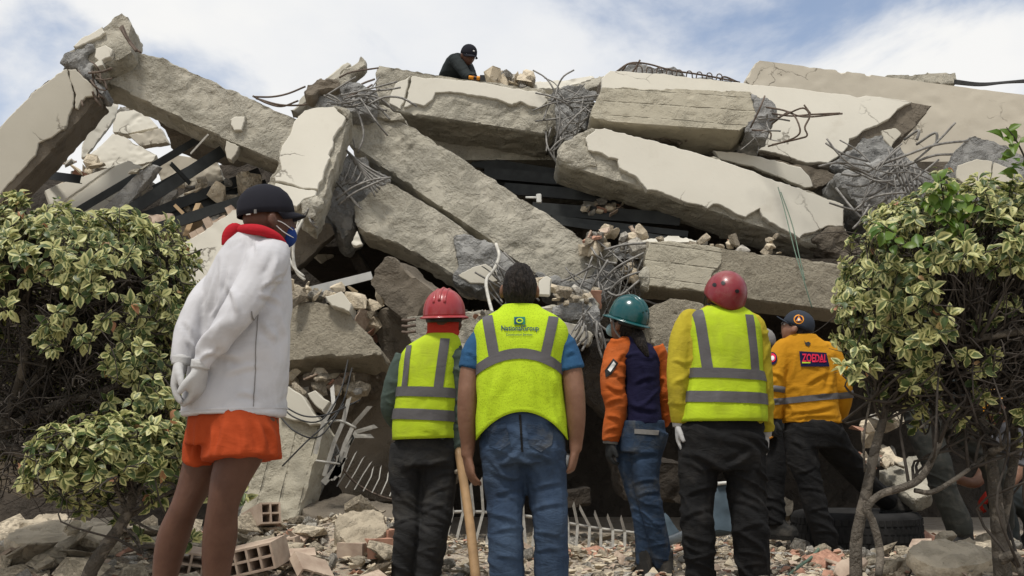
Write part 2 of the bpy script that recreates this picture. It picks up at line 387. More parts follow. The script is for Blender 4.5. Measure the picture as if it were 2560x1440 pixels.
# --- A leaning pier at the left edge
B = {}
o = B['A'] = slab('leaning_pier', 'thick leaning concrete pier with cream plaster at the far left edge', 'concrete pier',
    [(-120, 430), (-60, 372), (0, 318), (28, 285), (73, 240), (75, 232), (104, 211), (140, 186), (168, 168), (190, 170), (242, 222), (252, 243), (200, 300), (110, 400), (20, 492), (-70, 600), (-130, 560)], 8.7, (.25, -1, -.06), .55, 'conc_dark', ax=(0, 490, 250, 240))
patch(o, [(-125, 434), (-60, 376), (0, 323), (30, 290), (75, 244), (79, 236), (106, 216), (142, 190), (166, 175), (176, 200), (186, 240), (184, 268), (170, 290), (166, 322), (130, 345), (96, 360), (92, 390), (55, 430), (18, 470), (-10, 500), (-75, 585), (-128, 556)], mat='plaster_old')
patch(o, [(172, 175), (190, 176), (238, 224), (241, 238), (214, 244), (205, 256), (196, 276), (187, 272), (190, 240), (184, 215), (176, 195)], mat='plaster_old')
# --- B column stub on top
o = B['B'] = slab('column_stub', 'broken column stub poking into the sky above the left beam', 'concrete stub',
    [(158, 160), (170, 125), (200, 100), (262, 62), (302, 34), (318, 44), (328, 60), (326, 80), (322, 104), (330, 128), (300, 150), (262, 166), (236, 192), (205, 178)], 9.0, (.1, -1, .1), .42, 'conc', jag=.03, amp=.02, ax=(165, 140, 310, 50))
patch(o, [(184, 118), (205, 101), (258, 70), (266, 86), (240, 100), (216, 112), (192, 122)], mat='plaster')
patch(o, [(244, 128), (268, 120), (286, 132), (280, 148), (262, 158), (262, 170), (246, 176), (236, 168), (250, 158), (242, 150)], mat='plaster', off=.06, t=.1)
lump(o, [(158, 160), (172, 130), (205, 118), (238, 112), (240, 130), (225, 150), (238, 160), (230, 185), (262, 240), (236, 222), (200, 180)], .05, .3)
for pts in ([(303, 66, 8.9), (312, 88, 8.85), (328, 112, 8.85), (352, 132, 8.85)], [(306, 64, 8.9), (318, 92, 8.9), (336, 118, 8.9), (345, 128, 8.9)], [(300, 70, 8.9), (322, 105, 8.85), (340, 128, 8.8)]): rebar(o, pts, .011, 'rebar_rust')
tangle(o, (190, 150, 250, 230), 8.85, 12, 3, (30, 80), .01, (50, 25), 'rebar_rust')
# --- C long beam falling to the right
o = B['C'] = slab('fallen_beam', 'long rough concrete beam sloping down from the left column stub', 'concrete beam',
    [(238, 190), (268, 160), (330, 130), (375, 132), (415, 148), (480, 178), (600, 232), (745, 296), (760, 330), (730, 430), (690, 402), (560, 348), (420, 282), (330, 238), (268, 208), (240, 205)], 9.25, (.06, -1, .08), .52, 'conc', ax=(330, 130, 745, 296), amp=.014)
patch(o, [(576, 300), (590, 292), (618, 292), (612, 318), (606, 330), (585, 330), (577, 316)], off=.035)
patch(o, [(566, 352), (600, 366), (592, 388), (578, 402), (568, 396), (562, 376)], off=.01, t=.1, mat='plaster_old', name='plaster_tongue')
lump(o, [(240, 178), (275, 156), (320, 130), (338, 128), (300, 150), (262, 182), (258, 206), (243, 206)], .03, .2, 'conc', amp=.03)
# --- thin panels and planks behind D (top left of centre)
o = slab('broken_strip', 'long thin broken concrete strip jutting up left of the top beam', 'concrete strip', [(722, 275), (762, 232), (850, 165), (872, 152), (876, 162), (842, 196), (792, 238), (740, 280)], 10.2, (0, -1, .1), .2, 'plaster_old', vox=.03)
o = slab('broken_strip', 'stubby broken concrete strip pointing to the sky beside the top beam', 'concrete strip', [(826, 205), (862, 172), (905, 140), (916, 152), (912, 168), (880, 192), (878, 210), (866, 226), (838, 224)], 10.0, (0, -1, 0), .22, 'conc', vox=.03)
o = B['B2'] = slab('beam_joint', 'crushed dark grey beam joint bristling with rebar at the centre left top', 'broken concrete', [(765, 258), (772, 228), (800, 214), (850, 218), (876, 208), (905, 226), (940, 232), (950, 262), (930, 285), (900, 290), (868, 282), (800, 272)], 9.15, (0, -1, .3), .5, 'conc_grey', jag=.05, amp=.05, smooth=False)
lump(o, [(766, 250), (772, 226), (805, 212), (850, 222), (858, 236), (830, 238), (800, 240), (780, 256)], .12, .3, 'conc_dark', amp=.03)
tangle(o, (770, 225, 930, 275), 8.95, 22, 5, (60, 150), .009, (10, 30))
for pts in ([(636, 242, 9.3), (680, 242, 9.3), (720, 234, 9.3), (764, 216, 9.3)], [(640, 246, 9.3), (700, 262, 9.3), (760, 262, 9.2), (800, 250, 9.2)], [(632, 240, 9.3), (668, 258, 9.3), (705, 266, 9.3), (745, 252, 9.2)],
            [(848, 194, 9.6), (880, 180, 9.6), (945, 170, 9.9)], [(872, 232, 9.2), (905, 210, 9.4), (936, 198, 9.9)], [(866, 244, 9.1), (910, 224, 9.2), (930, 212, 9.6)]): rebar(o, pts, .010, 'rebar_rust')
# --- D hanging plaster faced column
o = B['D'] = slab('hanging_column', 'broken column faced in bright cream plaster hanging above the man in white', 'concrete column',
    [(757, 276), (800, 266), (845, 266), (878, 284), (880, 300), (858, 350), (838, 420), (818, 470), (800, 525), (786, 552), (770, 545), (756, 520), (700, 500), (662, 470), (688, 420), (696, 352), (738, 302)], 8.45, (.12, -1, .28), .38, 'conc', ax=(845, 266, 780, 550), jag=.03)
patch(o, [(738, 308), (762, 280), (800, 272), (836, 270), (846, 282), (862, 296), (866, 302), (856, 322), (846, 330), (834, 348), (836, 362), (822, 392), (826, 400), (814, 420), (806, 452), (798, 462), (795, 478), (760, 474), (690, 458), (686, 446), (704, 428), (700, 400), (704, 372), (722, 346)], off=.035)
patch(o, [(690, 462), (760, 478), (793, 482), (790, 494), (760, 502), (742, 522), (716, 508), (690, 480)], off=.035)
lump(o, [(752, 510), (790, 498), (802, 510), (784, 552), (766, 556), (748, 540)], .06, .3, 'conc', amp=.035)
lump(o, [(836, 268), (880, 282), (878, 300), (868, 308), (850, 284)], .05, .2, 'conc', amp=.02)
for pts in ([(752, 540, 8.3), (732, 600, 8.25), (722, 640, 8.25), (738, 672, 8.2), (760, 692, 8.2)], [(762, 540, 8.3), (738, 590, 8.2), (733, 640, 8.2), (742, 680, 8.2), (762, 700, 8.2)]):
    V, F = tube([P(*p) for p in pts], .013, 8, 6); child(o, 'dangling_cord', V, F, M['hose'], True)
tangle(o, (748, 520, 775, 560), 8.3, 6, 8, (20, 45), .008, (80, 30))
# --- E main diagonal beam
o = B['E'] = slab('fallen_beam', 'biggest diagonal concrete beam crossing the middle of the collapse', 'concrete beam',
    [(872, 360), (878, 312), (890, 288), (925, 268), (960, 276), (1060, 332), (1280, 478), (1480, 606), (1530, 632), (1512, 668), (1480, 690), (1450, 720), (1380, 706), (1330, 684), (1270, 640), (1180, 572), (985, 440)], 9.1, (-.05, -1, .16), .48, 'conc', ax=(1060, 332, 1480, 606), amp=.016)
lump(o, [(878, 290), (915, 264), (965, 268), (1010, 296), (985, 306), (930, 300), (890, 304)], .03, .25, 'conc', amp=.03)
lump(o, [(1340, 690), (1400, 700), (1470, 700), (1495, 668), (1530, 655), (1560, 690), (1545, 740), (1480, 762), (1400, 740), (1365, 720)], .06, .5, 'conc_grey', amp=.035)
lump(o, [(1480, 610), (1535, 632), (1548, 655), (1520, 672), (1500, 660), (1470, 650), (1455, 630)], .05, .3, 'conc', amp=.02)
# --- F second diagonal beam, lower
o = B['F'] = slab('fallen_beam', 'diagonal concrete beam lying under and parallel to the biggest one', 'concrete beam',
    [(884, 556), (886, 515), (935, 470), (968, 452), (988, 456), (1130, 552), (1262, 640), (1286, 668), (1262, 700), (1220, 716), (1160, 712), (1098, 668), (1000, 612), (905, 580)], 8.75, (-.03, -1, .14), .45, 'conc', ax=(988, 456, 1262, 640), amp=.013)
lump(o, [(1140, 600), (1180, 590), (1260, 636), (1290, 668), (1262, 704), (1190, 730), (1130, 700), (1150, 660)], .035, .3, 'conc_grey', amp=.03)
patch(o, [(1146, 694), (1182, 672), (1216, 664), (1240, 684), (1246, 706), (1218, 716), (1176, 714)], off=.06, t=.12, mat='plaster_old')
tangle(o, (1180, 630, 1280, 720), 8.5, 12, 21, (60, 120), .009, (40, 20))
# --- G crushed core with mesh of bars
o = B['G'] = slab('crushed_joint', 'crushed grey concrete core with exposed bar mesh between column and diagonal beams', 'broken concrete',
    [(872, 372), (920, 405), (970, 450), (960, 470), (905, 520), (880, 580), (850, 610), (815, 560), (800, 520), (822, 470), (845, 400)], 8.95, (0, -1, .1), .5, 'conc_grey', jag=.05, amp=.06, smooth=False)
for k in range(6): rebar(o, [(866 + k * 4, 376 + k * 6, 8.75), (905 + k * 2, 410 + k * 7, 8.72), (968 - k * 6, 446 + k * 9, 8.7)], .010)
for k in range(7): rebar(o, [(838 + k * 17, 470 - k * 4, 8.74), (862 + k * 15, 446 + k * 3, 8.7), (880 + k * 14, 400 + k * 10, 8.74)], .008)
for k in range(5): rebar(o, [(826 + k * 10, 440 + k * 12, 8.72), (852 + k * 8, 466 + k * 10, 8.7), (885 + k * 5, 500 + k * 6, 8.7)], .007)
for pts in ([(840, 500, 8.65), (880, 470, 8.6), (930, 450, 8.6), (978, 444, 8.6)], [(846, 512, 8.65), (890, 480, 8.6), (970, 444, 8.6)]): rebar(o, pts, .011)
o = slab('plaster_shard', 'small pointed plaster shard dangling below the lower diagonal beam', 'plaster shard', [(893, 572), (903, 600), (908, 612), (884, 616), (878, 606)], 8.55, (0, -1, .2), .05, 'plaster', vox=.012, amp=.003)
# --- column head under D and back pieces in the left cavity
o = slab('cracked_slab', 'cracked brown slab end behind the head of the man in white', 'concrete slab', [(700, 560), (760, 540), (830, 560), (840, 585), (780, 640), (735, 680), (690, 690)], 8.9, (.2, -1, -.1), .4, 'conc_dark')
o = slab('dark_post', 'dusty post leaning in the dark hollow below the diagonal beams', 'concrete post', [(828, 560), (850, 556), (930, 690), (905, 700)], 9.4, (0, -1, -.2), .25, 'hollow_shade')
o = slab('wall_panel', 'tilted panel deep in the dark hollow left of the boulder', 'panel', [(770, 630), (830, 600), (835, 640), (800, 655)], 10.0, (0, -1, .1), .08, 'plaster_old')
# --- H top centre beam
o = B['H'] = slab('fallen_beam', 'top beam with half its cream plaster left, below the kneeling man', 'concrete beam',
    [(938, 240), (936, 200), (946, 163), (1010, 172), (1130, 192), (1240, 208), (1355, 224), (1372, 248), (1384, 292), (1368, 338), (1200, 310), (1000, 282), (980, 272)], 10.0, (0, -1, .12), .62, 'conc', ax=(1000, 282, 1368, 338), amp=.016)
patch(o, [(974, 262), (978, 240), (990, 212), (1014, 201), (1028, 192), (1022, 205), (1010, 260), (1002, 278), (990, 272)], off=.035)
patch(o, [(1012, 272), (1022, 232), (1032, 194), (1060, 200), (1100, 200), (1130, 204), (1180, 206), (1260, 220), (1330, 230), (1364, 240), (1370, 256), (1350, 276), (1326, 270), (1302, 258), (1280, 266), (1240, 250), (1180, 240), (1130, 234), (1090, 236), (1082, 252), (1060, 268), (1034, 262)], off=.035)
lump(o, [(1366, 236), (1388, 262), (1390, 310), (1372, 338), (1360, 320), (1366, 280)], .05, .4, 'conc', amp=.03)
# --- rebar knot between H and I
o = B['W'] = slab('crushed_joint', 'crushed joint and rebar knot between the two top beams', 'broken concrete', [(1380, 225), (1430, 215), (1500, 222), (1482, 262), (1470, 310), (1430, 350), (1380, 345), (1368, 300)], 10.15, (0, -1, .1), .5, 'conc_grey', jag=.06, amp=.07, smooth=False)
tangle(o, (1375, 235, 1480, 340), 9.85, 34, 31, (50, 120), .009)
for pts in ([(1370, 250, 9.9), (1430, 246, 9.8), (1510, 236, 9.8)], [(1372, 256, 9.9), (1430, 256, 9.85), (1505, 248, 9.8)], [(1392, 250, 9.8), (1400, 300, 9.75), (1385, 380, 9.8), (1392, 405, 9.8)], [(1365, 330, 9.9), (1370, 370, 9.8), (1400, 420, 9.8)], [(1460, 240, 9.8), (1448, 300, 9.75), (1440, 340, 9.8)], [(1475, 260, 9.8), (1430, 300, 9.7), (1390, 350, 9.8)]): rebar(o, pts, .010)
# --- I right top beam, bare
o = B['I'] = slab('fallen_beam', 'short bare concrete beam with snapped right end and looping rebar', 'concrete beam',
    [(1474, 292), (1484, 262), (1506, 214), (1560, 216), (1800, 224), (1872, 226), (1905, 246), (1912, 268), (1888, 300), (1850, 326), (1660, 316), (1500, 302)], 9.55, (.02, -1, .14), .6, 'conc_board', ax=(1500, 302, 1850, 326), amp=.008)
lump(o, [(1872, 232), (1916, 250), (1938, 282), (1930, 318), (1918, 350), (1884, 346), (1862, 330), (1890, 296)], .02, .5, 'conc_grey', amp=.04)
for pts in ([(1915, 268, 9.3), (1960, 276, 9.2), (2010, 292, 9.1), (2106, 284, 9.1)], [(1930, 284, 9.3), (1980, 290, 9.2), (2030, 286, 9.1), (2100, 283, 9.1)], [(1925, 302, 9.3), (1968, 285, 9.1), (2008, 270, 9.0), (2024, 290, 9.0), (2012, 318, 9.0), (2018, 338, 9.0), (2000, 346, 9.05), (1930, 362, 9.2)],
            [(1930, 310, 9.3), (1975, 280, 9.1), (2000, 322, 9.0), (1985, 345, 9.05), (1920, 366, 9.2)], [(2010, 262, 9.0), (2026, 284, 9.0)], [(1876, 320, 9.3), (1900, 270, 9.2), (1912, 240, 9.25)], [(1880, 325, 9.3), (1924, 330, 9.2), (1926, 350, 9.2)]): rebar(o, pts, .009, 'rebar_rust', k=4)
tangle(o, (1880, 280, 1930, 350), 9.2, 6, 41, (40, 80), .008)
o = slab('pebbly_strip', 'strip of pebbly broken mortar under the short bare beam', 'mortar strip', [(1500, 306), (1560, 312), (1640, 330), (1720, 350), (1700, 362), (1600, 345), (1510, 324)], 9.75, (0, -1, -.2), .25, 'conc_dark', amp=.035, jag=.04, smooth=False)
# --- J big plaster plate behind I
o = B['J'] = slab('wall_plate', 'large cream wall plate behind the short bare beam, torn at its right', 'wall plate',
    [(1500, 200), (1522, 180), (1640, 188), (1800, 206), (1960, 222), (2120, 242), (2240, 252), (2334, 262), (2280, 325), (2200, 390), (2110, 432), (2080, 425), (1935, 392), (1790, 372), (1600, 345), (1500, 310)], 10.35, (.08, -1, .2), .34, 'conc_dark', vox=.035, ax=(1522, 180, 2120, 242))
patch(o, [(1503, 202), (1524, 182), (1640, 190), (1800, 208), (1960, 224), (2120, 244), (2140, 250), (2160, 244), (2262, 256), (2276, 262), (2240, 278), (2222, 300), (2190, 318), (2160, 328), (2140, 346), (2118, 352), (2114, 372), (2090, 398), (2066, 413), (2040, 410), (2010, 412), (1960, 396), (1935, 388), (1790, 368), (1600, 340), (1503, 305)], off=.05, t=.09, jag=.012)
patch(o, [(2200, 330), (2236, 324), (2250, 336), (2226, 372), (2206, 352)], off=.03, mat='plaster_old')
lump(o, [(2120, 376), (2150, 345), (2195, 340), (2222, 362), (2240, 390), (2180, 420), (2110, 432), (2076, 420)], .05, .3, 'conc_grey', amp=.04)
o = B['J2'] = slab('wall_plate', 'narrow cream plate strip wedged under the large torn wall plate', 'wall plate', [(1780, 376), (1860, 384), (1935, 398), (2070, 424), (2098, 436), (2060, 466), (2028, 474), (1960, 452), (1880, 420), (1800, 400)], 9.95, (.05, -1, -.05), .25, 'conc_dark', vox=.03)
patch(o, [(1782, 378), (1860, 386), (1940, 404), (2000, 420), (2022, 442), (2030, 468), (2010, 470), (1960, 450), (1880, 418), (1800, 398)], off=.03)
# --- K long lower plate
o = B['K'] = slab('wall_beam', 'long plaster faced beam slanting down to the right beneath the top beams', 'concrete beam',
    [(1392, 392), (1398, 372), (1425, 348), (1482, 316), (1600, 346), (1780, 392), (1900, 436), (2112, 512), (2108, 572), (2150, 640), (2100, 640), (1962, 592), (1780, 530), (1640, 484), (1560, 458), (1440, 424), (1400, 408)], 9.45, (.02, -1, .12), .55, 'conc', ax=(1560, 458, 1962, 592), amp=.014)
patch(o, [(1464, 352), (1488, 328), (1510, 326), (1600, 350), (1780, 398), (1900, 442), (2106, 516), (2104, 568), (2060, 572), (2040, 580), (2010, 590), (1994, 602), (1976, 588), (1950, 574), (1920, 560), (1904, 546), (1896, 524), (1884, 530), (1862, 546), (1830, 536), (1800, 518), (1780, 514), (1766, 526), (1700, 504), (1640, 482), (1616, 480), (1600, 462), (1590, 446), (1566, 434), (1546, 424), (1544, 402), (1520, 398), (1498, 386), (1470, 380)], off=.05, t=.09, jag=.016)
lump(o, [(1392, 392), (1400, 366), (1440, 342), (1480, 320), (1470, 350), (1460, 372), (1475, 385), (1490, 410), (1440, 420), (1405, 408)], .02, .3, 'conc', amp=.02)
lump(o, [(2030, 600), (2100, 575), (2160, 640), (2170, 680), (2100, 650)], .05, .4, 'conc_dark', amp=.05)
for pts in ([(1945, 468, 9.3), (1960, 520, 9.1), (1985, 620, 8.6), (2006, 690, 8.3), (2030, 770, 8.25)], [(1952, 480, 9.3), (1980, 560, 9.0), (1998, 640, 8.5), (2012, 700, 8.3)]):
    V, F = tube([P(*p) for p in pts], .005, 5, 6); child(o, 'dangling_wire', V, F, M['rope'], True)
# --- L far right plate
o = B['L'] = slab('wall_plate', 'far right cream wall plate rising highest behind the torn one', 'wall plate',
    [(1858, 206), (1892, 150), (1960, 156), (2170, 186), (2380, 210), (2600, 240), (2700, 250), (2700, 520), (2450, 470), (2250, 420), (2000, 290)], 12.2, (-.05, -1, .04), .3, 'plaster_warm', vox=.045, amp=.005, jag=.008, ax=(1960, 156, 2600, 240))
o = slab('wall_stub', 'ragged wall stub with trailing cables on the far right roofline', 'wall stub', [(2210, 198), (2216, 186), (2300, 184), (2392, 180), (2394, 206), (2380, 212), (2300, 206)], 12.8, (0, -1, .1), .3, 'conc', jag=.03)
for k in range(4):
    V, F = tube([P(2385, 200 + k * 3, 12.7), P(2450, 208 + k * 2, 12.6), P(2520, 204 + k, 12.5), P(2640, 192 + k * 4, 12.4)], .012, 5, 5); child(o, 'cable', V, F, M['cable'], True)
o = slab('roof_rubble', 'low crust of broken concrete and bent bars along the top edge of the right plates', 'broken concrete', [(1532, 182), (1550, 166), (1600, 160), (1660, 172), (1720, 186), (1800, 198), (1840, 206), (1800, 206), (1640, 190)], 10.9, (0, -1, .2), .35, 'conc_grey', jag=.05, amp=.05, smooth=False)
for pts in ([(1540, 180, 10.7), (1575, 158, 10.7), (1620, 160, 10.7), (1680, 176, 10.7), (1760, 188, 10.7), (1850, 206, 10.7)], [(1580, 182, 10.7), (1592, 165, 10.7), (1600, 150, 10.7)], [(1556, 176, 10.7), (1570, 160, 10.6), (1590, 160, 10.6)], [(1800, 200, 10.7), (1812, 192, 10.7), (1846, 206, 10.7)]): rebar(o, pts, .011, 'rebar_rust')
for k in range(9): rebar(o, [(1590 + k * 25, 182 + k * 2.5, 10.65), (1594 + k * 25, 166 + k * 2.5, 10.65), (1604 + k * 25, 168 + k * 2.5, 10.6), (1606 + k * 25, 186 + k * 2.5, 10.65)], .007, 'rebar_rust', k=3)
o = slab('roof_panel', 'pale broken roof panels lying on the skyline right of the kneeling man', 'roof panel', [(1334, 206), (1400, 200), (1478, 188), (1490, 194), (1460, 206), (1400, 222), (1345, 222)], 10.9, (0, -1, .4), .12, 'plaster', vox=.016, jag=.006)
o = slab('roof_panel', 'thin broken roof panel lying just above the rebar knot', 'roof panel', [(1400, 222), (1462, 206), (1500, 190), (1532, 188), (1520, 204), (1470, 224), (1410, 232)], 10.6, (0, -1, .4), .1, 'conc', vox=.016, jag=.006)
# --- right side knot with rebar, stub behind the bush
o = B['X'] = slab('crushed_joint', 'large knot of curling rebar and crushed concrete left of the right hand bush', 'broken concrete',
    [(2090, 440), (2180, 410), (2240, 380), (2310, 440), (2330, 500), (2290, 580), (2230, 620), (2190, 560), (2130, 500)], 9.6, (0, -1, .1), .6, 'conc_grey', jag=.06, amp=.08, smooth=False, vox=.035)
for k in range(6): rebar(o, [(2105 + k * 12, 435 + k * 26, 9.4), (2150 + k * 10, 438 + k * 26, 9.2), (2200 + k * 10, 410 + k * 26, 9.1), (2250 + k * 10, 370 + k * 24, 9.2)], .013)
for k in range(6): rebar(o, [(2220 + k * 16, 372 + k * 10, 9.2), (2240 + k * 14, 430 + k * 10, 9.1), (2270 + k * 12, 500 + k * 10, 9.2)], .011)
for pts in ([(2180, 420, 9.2), (2260, 390, 9.0), (2340, 362, 9.0), (2420, 352, 9.1)], [(2260, 350, 9.2), (2296, 326, 9.1), (2292, 350, 9.1)], [(2290, 362, 9.2), (2338, 332, 9.1), (2342, 358, 9.1)], [(2250, 420, 9.2), (2330, 390, 9.0), (2380, 386, 9.1)], [(2090, 470, 9.5), (2130, 520, 9.3), (2170, 560, 9.2)], [(2160, 556, 9.3), (2230, 520, 9.2), (2300, 480, 9.1)], [(2230, 400, 9.2), (2300, 450, 9.1), (2330, 480, 9.1)]): rebar(o, pts, .013)
tangle(o, (2130, 400, 2290, 520), 9.1, 26, 51, (70, 150), .010)
o = slab('broken_stub', 'grey broken column stub behind the top of the right hand bush', 'concrete stub', [(2370, 440), (2390, 370), (2430, 336), (2490, 350), (2580, 400), (2620, 520), (2450, 520), (2380, 480)], 9.3, (-.2, -1, .1), .5, 'conc_grey', jag=.04, amp=.03)
patch(o, [(2392, 420), (2440, 402), (2478, 408), (2470, 470), (2420, 470), (2388, 450)], off=.05, mat='plaster_old')
patch(o, [(2482, 410), (2530, 430), (2540, 470), (2476, 472)], off=.05, mat='plaster_old')
# --- M right low beam
o = B['M'] = slab('fallen_beam', 'level stippled beam right of the diagonal ones, above the red helmet', 'concrete beam',
    [(1610, 716), (1612, 640), (1622, 602), (1690, 604), (1850, 626), (2000, 646), (2170, 668), (2240, 690), (2240, 800), (2128, 782), (1900, 752), (1700, 726)], 8.6, (.02, -1, .05), .5, 'conc_stipple', ax=(1700, 726, 2128, 782), amp=.008)
patch(o, [(1614, 712), (1616, 642), (1626, 606), (1690, 608), (1800, 622), (1806, 660), (1780, 690), (1770, 730), (1700, 722)], off=.012, t=.06, mat='conc_board', name='smooth_face', jag=.02)
lump(o, [(1608, 716), (1612, 640), (1624, 600), (1634, 604), (1624, 650), (1622, 718)], .02, .4, 'conc', amp=.02)
o = slab('flat_plate', 'thin pale plate lying on top of the level stippled beam', 'plate', [(1560, 596), (1600, 590), (1700, 590), (1760, 602), (1700, 608), (1620, 606), (1575, 606)], 9.1, (0, -1, .5), .06, 'plaster', vox=.025)
# --- crushed bits between E end and M
o = B['EM'] = slab('crushed_joint', 'pocket of rebar and brick crumbs between diagonal beam end and level beam', 'broken concrete', [(1490, 640), (1560, 610), (1612, 640), (1612, 740), (1560, 800), (1480, 770), (1470, 700)], 9.25, (0, -1, .2), .5, 'conc_grey', jag=.06, amp=.07, smooth=False)
tangle(o, (1480, 640, 1600, 760), 8.75, 34, 61, (60, 150), .009)
for pts in ([(1510, 625, 8.7), (1560, 612, 8.7), (1614, 608, 8.6)], [(1490, 720, 8.7), (1540, 670, 8.6), (1610, 632, 8.6)], [(1500, 760, 8.7), (1550, 700, 8.6), (1612, 676, 8.6)], [(1480, 690, 8.7), (1540, 740, 8.6), (1600, 700, 8.6)], [(1470, 745, 8.7), (1490, 700, 8.6), (1520, 650, 8.6)]): rebar(o, pts, .011)
# --- N rough block left, O boulder, P low beam
o = B['N'] = slab('fallen_block', 'stippled concrete block just right of the man in white', 'concrete block', [(600, 770), (720, 752), (800, 750), (850, 764), (880, 790), (948, 866), (956, 886), (880, 892), (820, 888), (720, 904), (600, 925)], 7.9, (-.05, -1, .2), .5, 'conc_stipple', ax=(720, 904, 948, 880), amp=.02)
patch(o, [(818, 752), (858, 738), (884, 768), (880, 786), (836, 774)], off=.09, t=.2, mat='plaster_old', name='loose_crust')
o = B['O'] = slab('concrete_boulder', 'angular brown concrete boulder behind the red helmeted worker', 'concrete boulder', [(924, 706), (934, 672), (962, 640), (985, 645), (1040, 690), (1092, 732), (1066, 770), (1040, 800), (1000, 796), (960, 760)], 8.1, (-.2, -1, -.05), .45, 'conc_dark', amp=.025, jag=.03)
o = B['P'] = slab('fallen_beam', 'low beam with dusty top behind the heads of the two vest workers', 'concrete beam', [(1016, 792), (1060, 786), (1260, 776), (1400, 762), (1480, 742), (1500, 760), (1496, 800), (1480, 860), (1440, 846), (1400, 880), (1250, 880), (1040, 878), (1018, 840)], 7.85, (0, -1, -.06), .55, 'conc', ax=(1060, 786, 1400, 764), amp=.018)
lump(o, [(1380, 770), (1440, 748), (1486, 742), (1500, 770), (1490, 840), (1450, 800), (1400, 800)], .05, .35, 'conc_grey', amp=.04)
patch(o, [(1250, 800), (1380, 786), (1410, 806), (1450, 814), (1478, 836), (1470, 862), (1420, 850), (1380, 858), (1250, 860)], off=.05, t=.1, mat='plaster_old')
tangle(o, (1440, 750, 1500, 850), 7.7, 14, 71, (40, 110), .009, (90, 25))
for yy in (800, 815, 830): rebar(o, [(1006, yy, 7.8), (1018, yy + 1, 7.75), (1040, yy - 2, 7.75)], .012, 'rebar_rust')
o = slab('plaster_shard', 'upright cream plaster shard beside the dark haired head', 'plaster shard', [(1344, 738), (1346, 700), (1366, 686), (1382, 696), (1378, 720), (1376, 742)], 8.15, (0, -1, .1), .06, 'plaster', vox=.015, amp=.003)
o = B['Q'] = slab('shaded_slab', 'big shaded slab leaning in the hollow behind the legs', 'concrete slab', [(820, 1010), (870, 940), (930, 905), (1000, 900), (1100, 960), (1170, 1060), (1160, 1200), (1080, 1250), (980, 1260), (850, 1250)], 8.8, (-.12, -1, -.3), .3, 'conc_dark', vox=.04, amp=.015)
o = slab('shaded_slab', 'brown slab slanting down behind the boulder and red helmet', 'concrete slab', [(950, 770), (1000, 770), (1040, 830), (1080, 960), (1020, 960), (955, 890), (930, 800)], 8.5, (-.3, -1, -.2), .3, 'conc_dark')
o = slab('shaded_slab', 'brown slab end standing behind the orange sleeved man', 'concrete slab', [(1480, 870), (1540, 850), (1560, 960), (1600, 1080), (1530, 1060), (1430, 960)], 8.3, (.3, -1, -.25), .3, 'hollow_shade')
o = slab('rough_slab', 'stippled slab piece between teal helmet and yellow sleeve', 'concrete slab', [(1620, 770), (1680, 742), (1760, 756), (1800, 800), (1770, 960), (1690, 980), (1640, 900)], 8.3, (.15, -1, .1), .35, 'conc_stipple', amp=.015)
o = slab('low_block', 'dim brown block low behind the orange sleeved man and yellow vest', 'concrete block', [(1540, 1160), (1600, 1150), (1720, 1160), (1730, 1260), (1560, 1250)], 7.9, (.1, -1, -.1), .4, 'hollow_shade')
o = slab('low_block', 'dim brown block low behind the blue jeans right leg', 'concrete block', [(1400, 1230), (1480, 1216), (1484, 1264), (1400, 1270)], 8.1, (.1, -1, 0), .3, 'hollow_shade')
# --- R leaning column lower left
o = B['R'] = slab('leaning_column', 'pale board marked column leaning behind the orange shorts', 'concrete column', [(640, 1130), (690, 1010), (730, 985), (790, 1040), (812, 1075), (800, 1130), (775, 1210), (748, 1292), (680, 1310), (592, 1300)], 7.35, (-.1, -1, .15), .35, 'conc_board', ax=(730, 1000, 660, 1290), amp=.01)
patch(o, [(702, 1012), (724, 972), (760, 990), (800, 1048), (806, 1062), (780, 1066), (760, 1054), (720, 1050), (698, 1036)], off=.05, t=.12, mat='plaster_old')
patch(o, [(770, 984), (790, 976), (826, 1006), (808, 1034), (790, 1020)], off=.02, t=.12, mat='plaster_old')
o = slab('block_wall', 'dim grey block wall bit low behind the orange shorts', 'block wall', [(590, 1160), (660, 1130), (680, 1300), (570, 1330)], 7.8, (0, -1, 0), .2, 'conc_grey')
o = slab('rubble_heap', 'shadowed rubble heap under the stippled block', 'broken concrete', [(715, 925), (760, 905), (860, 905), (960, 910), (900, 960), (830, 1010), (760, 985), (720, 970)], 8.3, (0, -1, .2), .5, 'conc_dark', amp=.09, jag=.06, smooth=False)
o = slab('round_rock', 'rounded rock chunk caught under the bent white fence', 'rock', [(760, 1230), (790, 1100), (830, 1080), (850, 1130), (830, 1190), (790, 1250)], 7.6, (.2, -1, .05), .3, 'conc_grey', amp=.05, jag=.04)
o = slab('flat_slab', 'smooth thin slab lying low in front of the bent white fence', 'concrete slab', [(752, 1268), (860, 1232), (990, 1262), (1010, 1300), (960, 1330), (860, 1310), (760, 1288)], 7.25, (0, -.42, 1), .1, 'conc_dark', vox=.025, amp=.004)
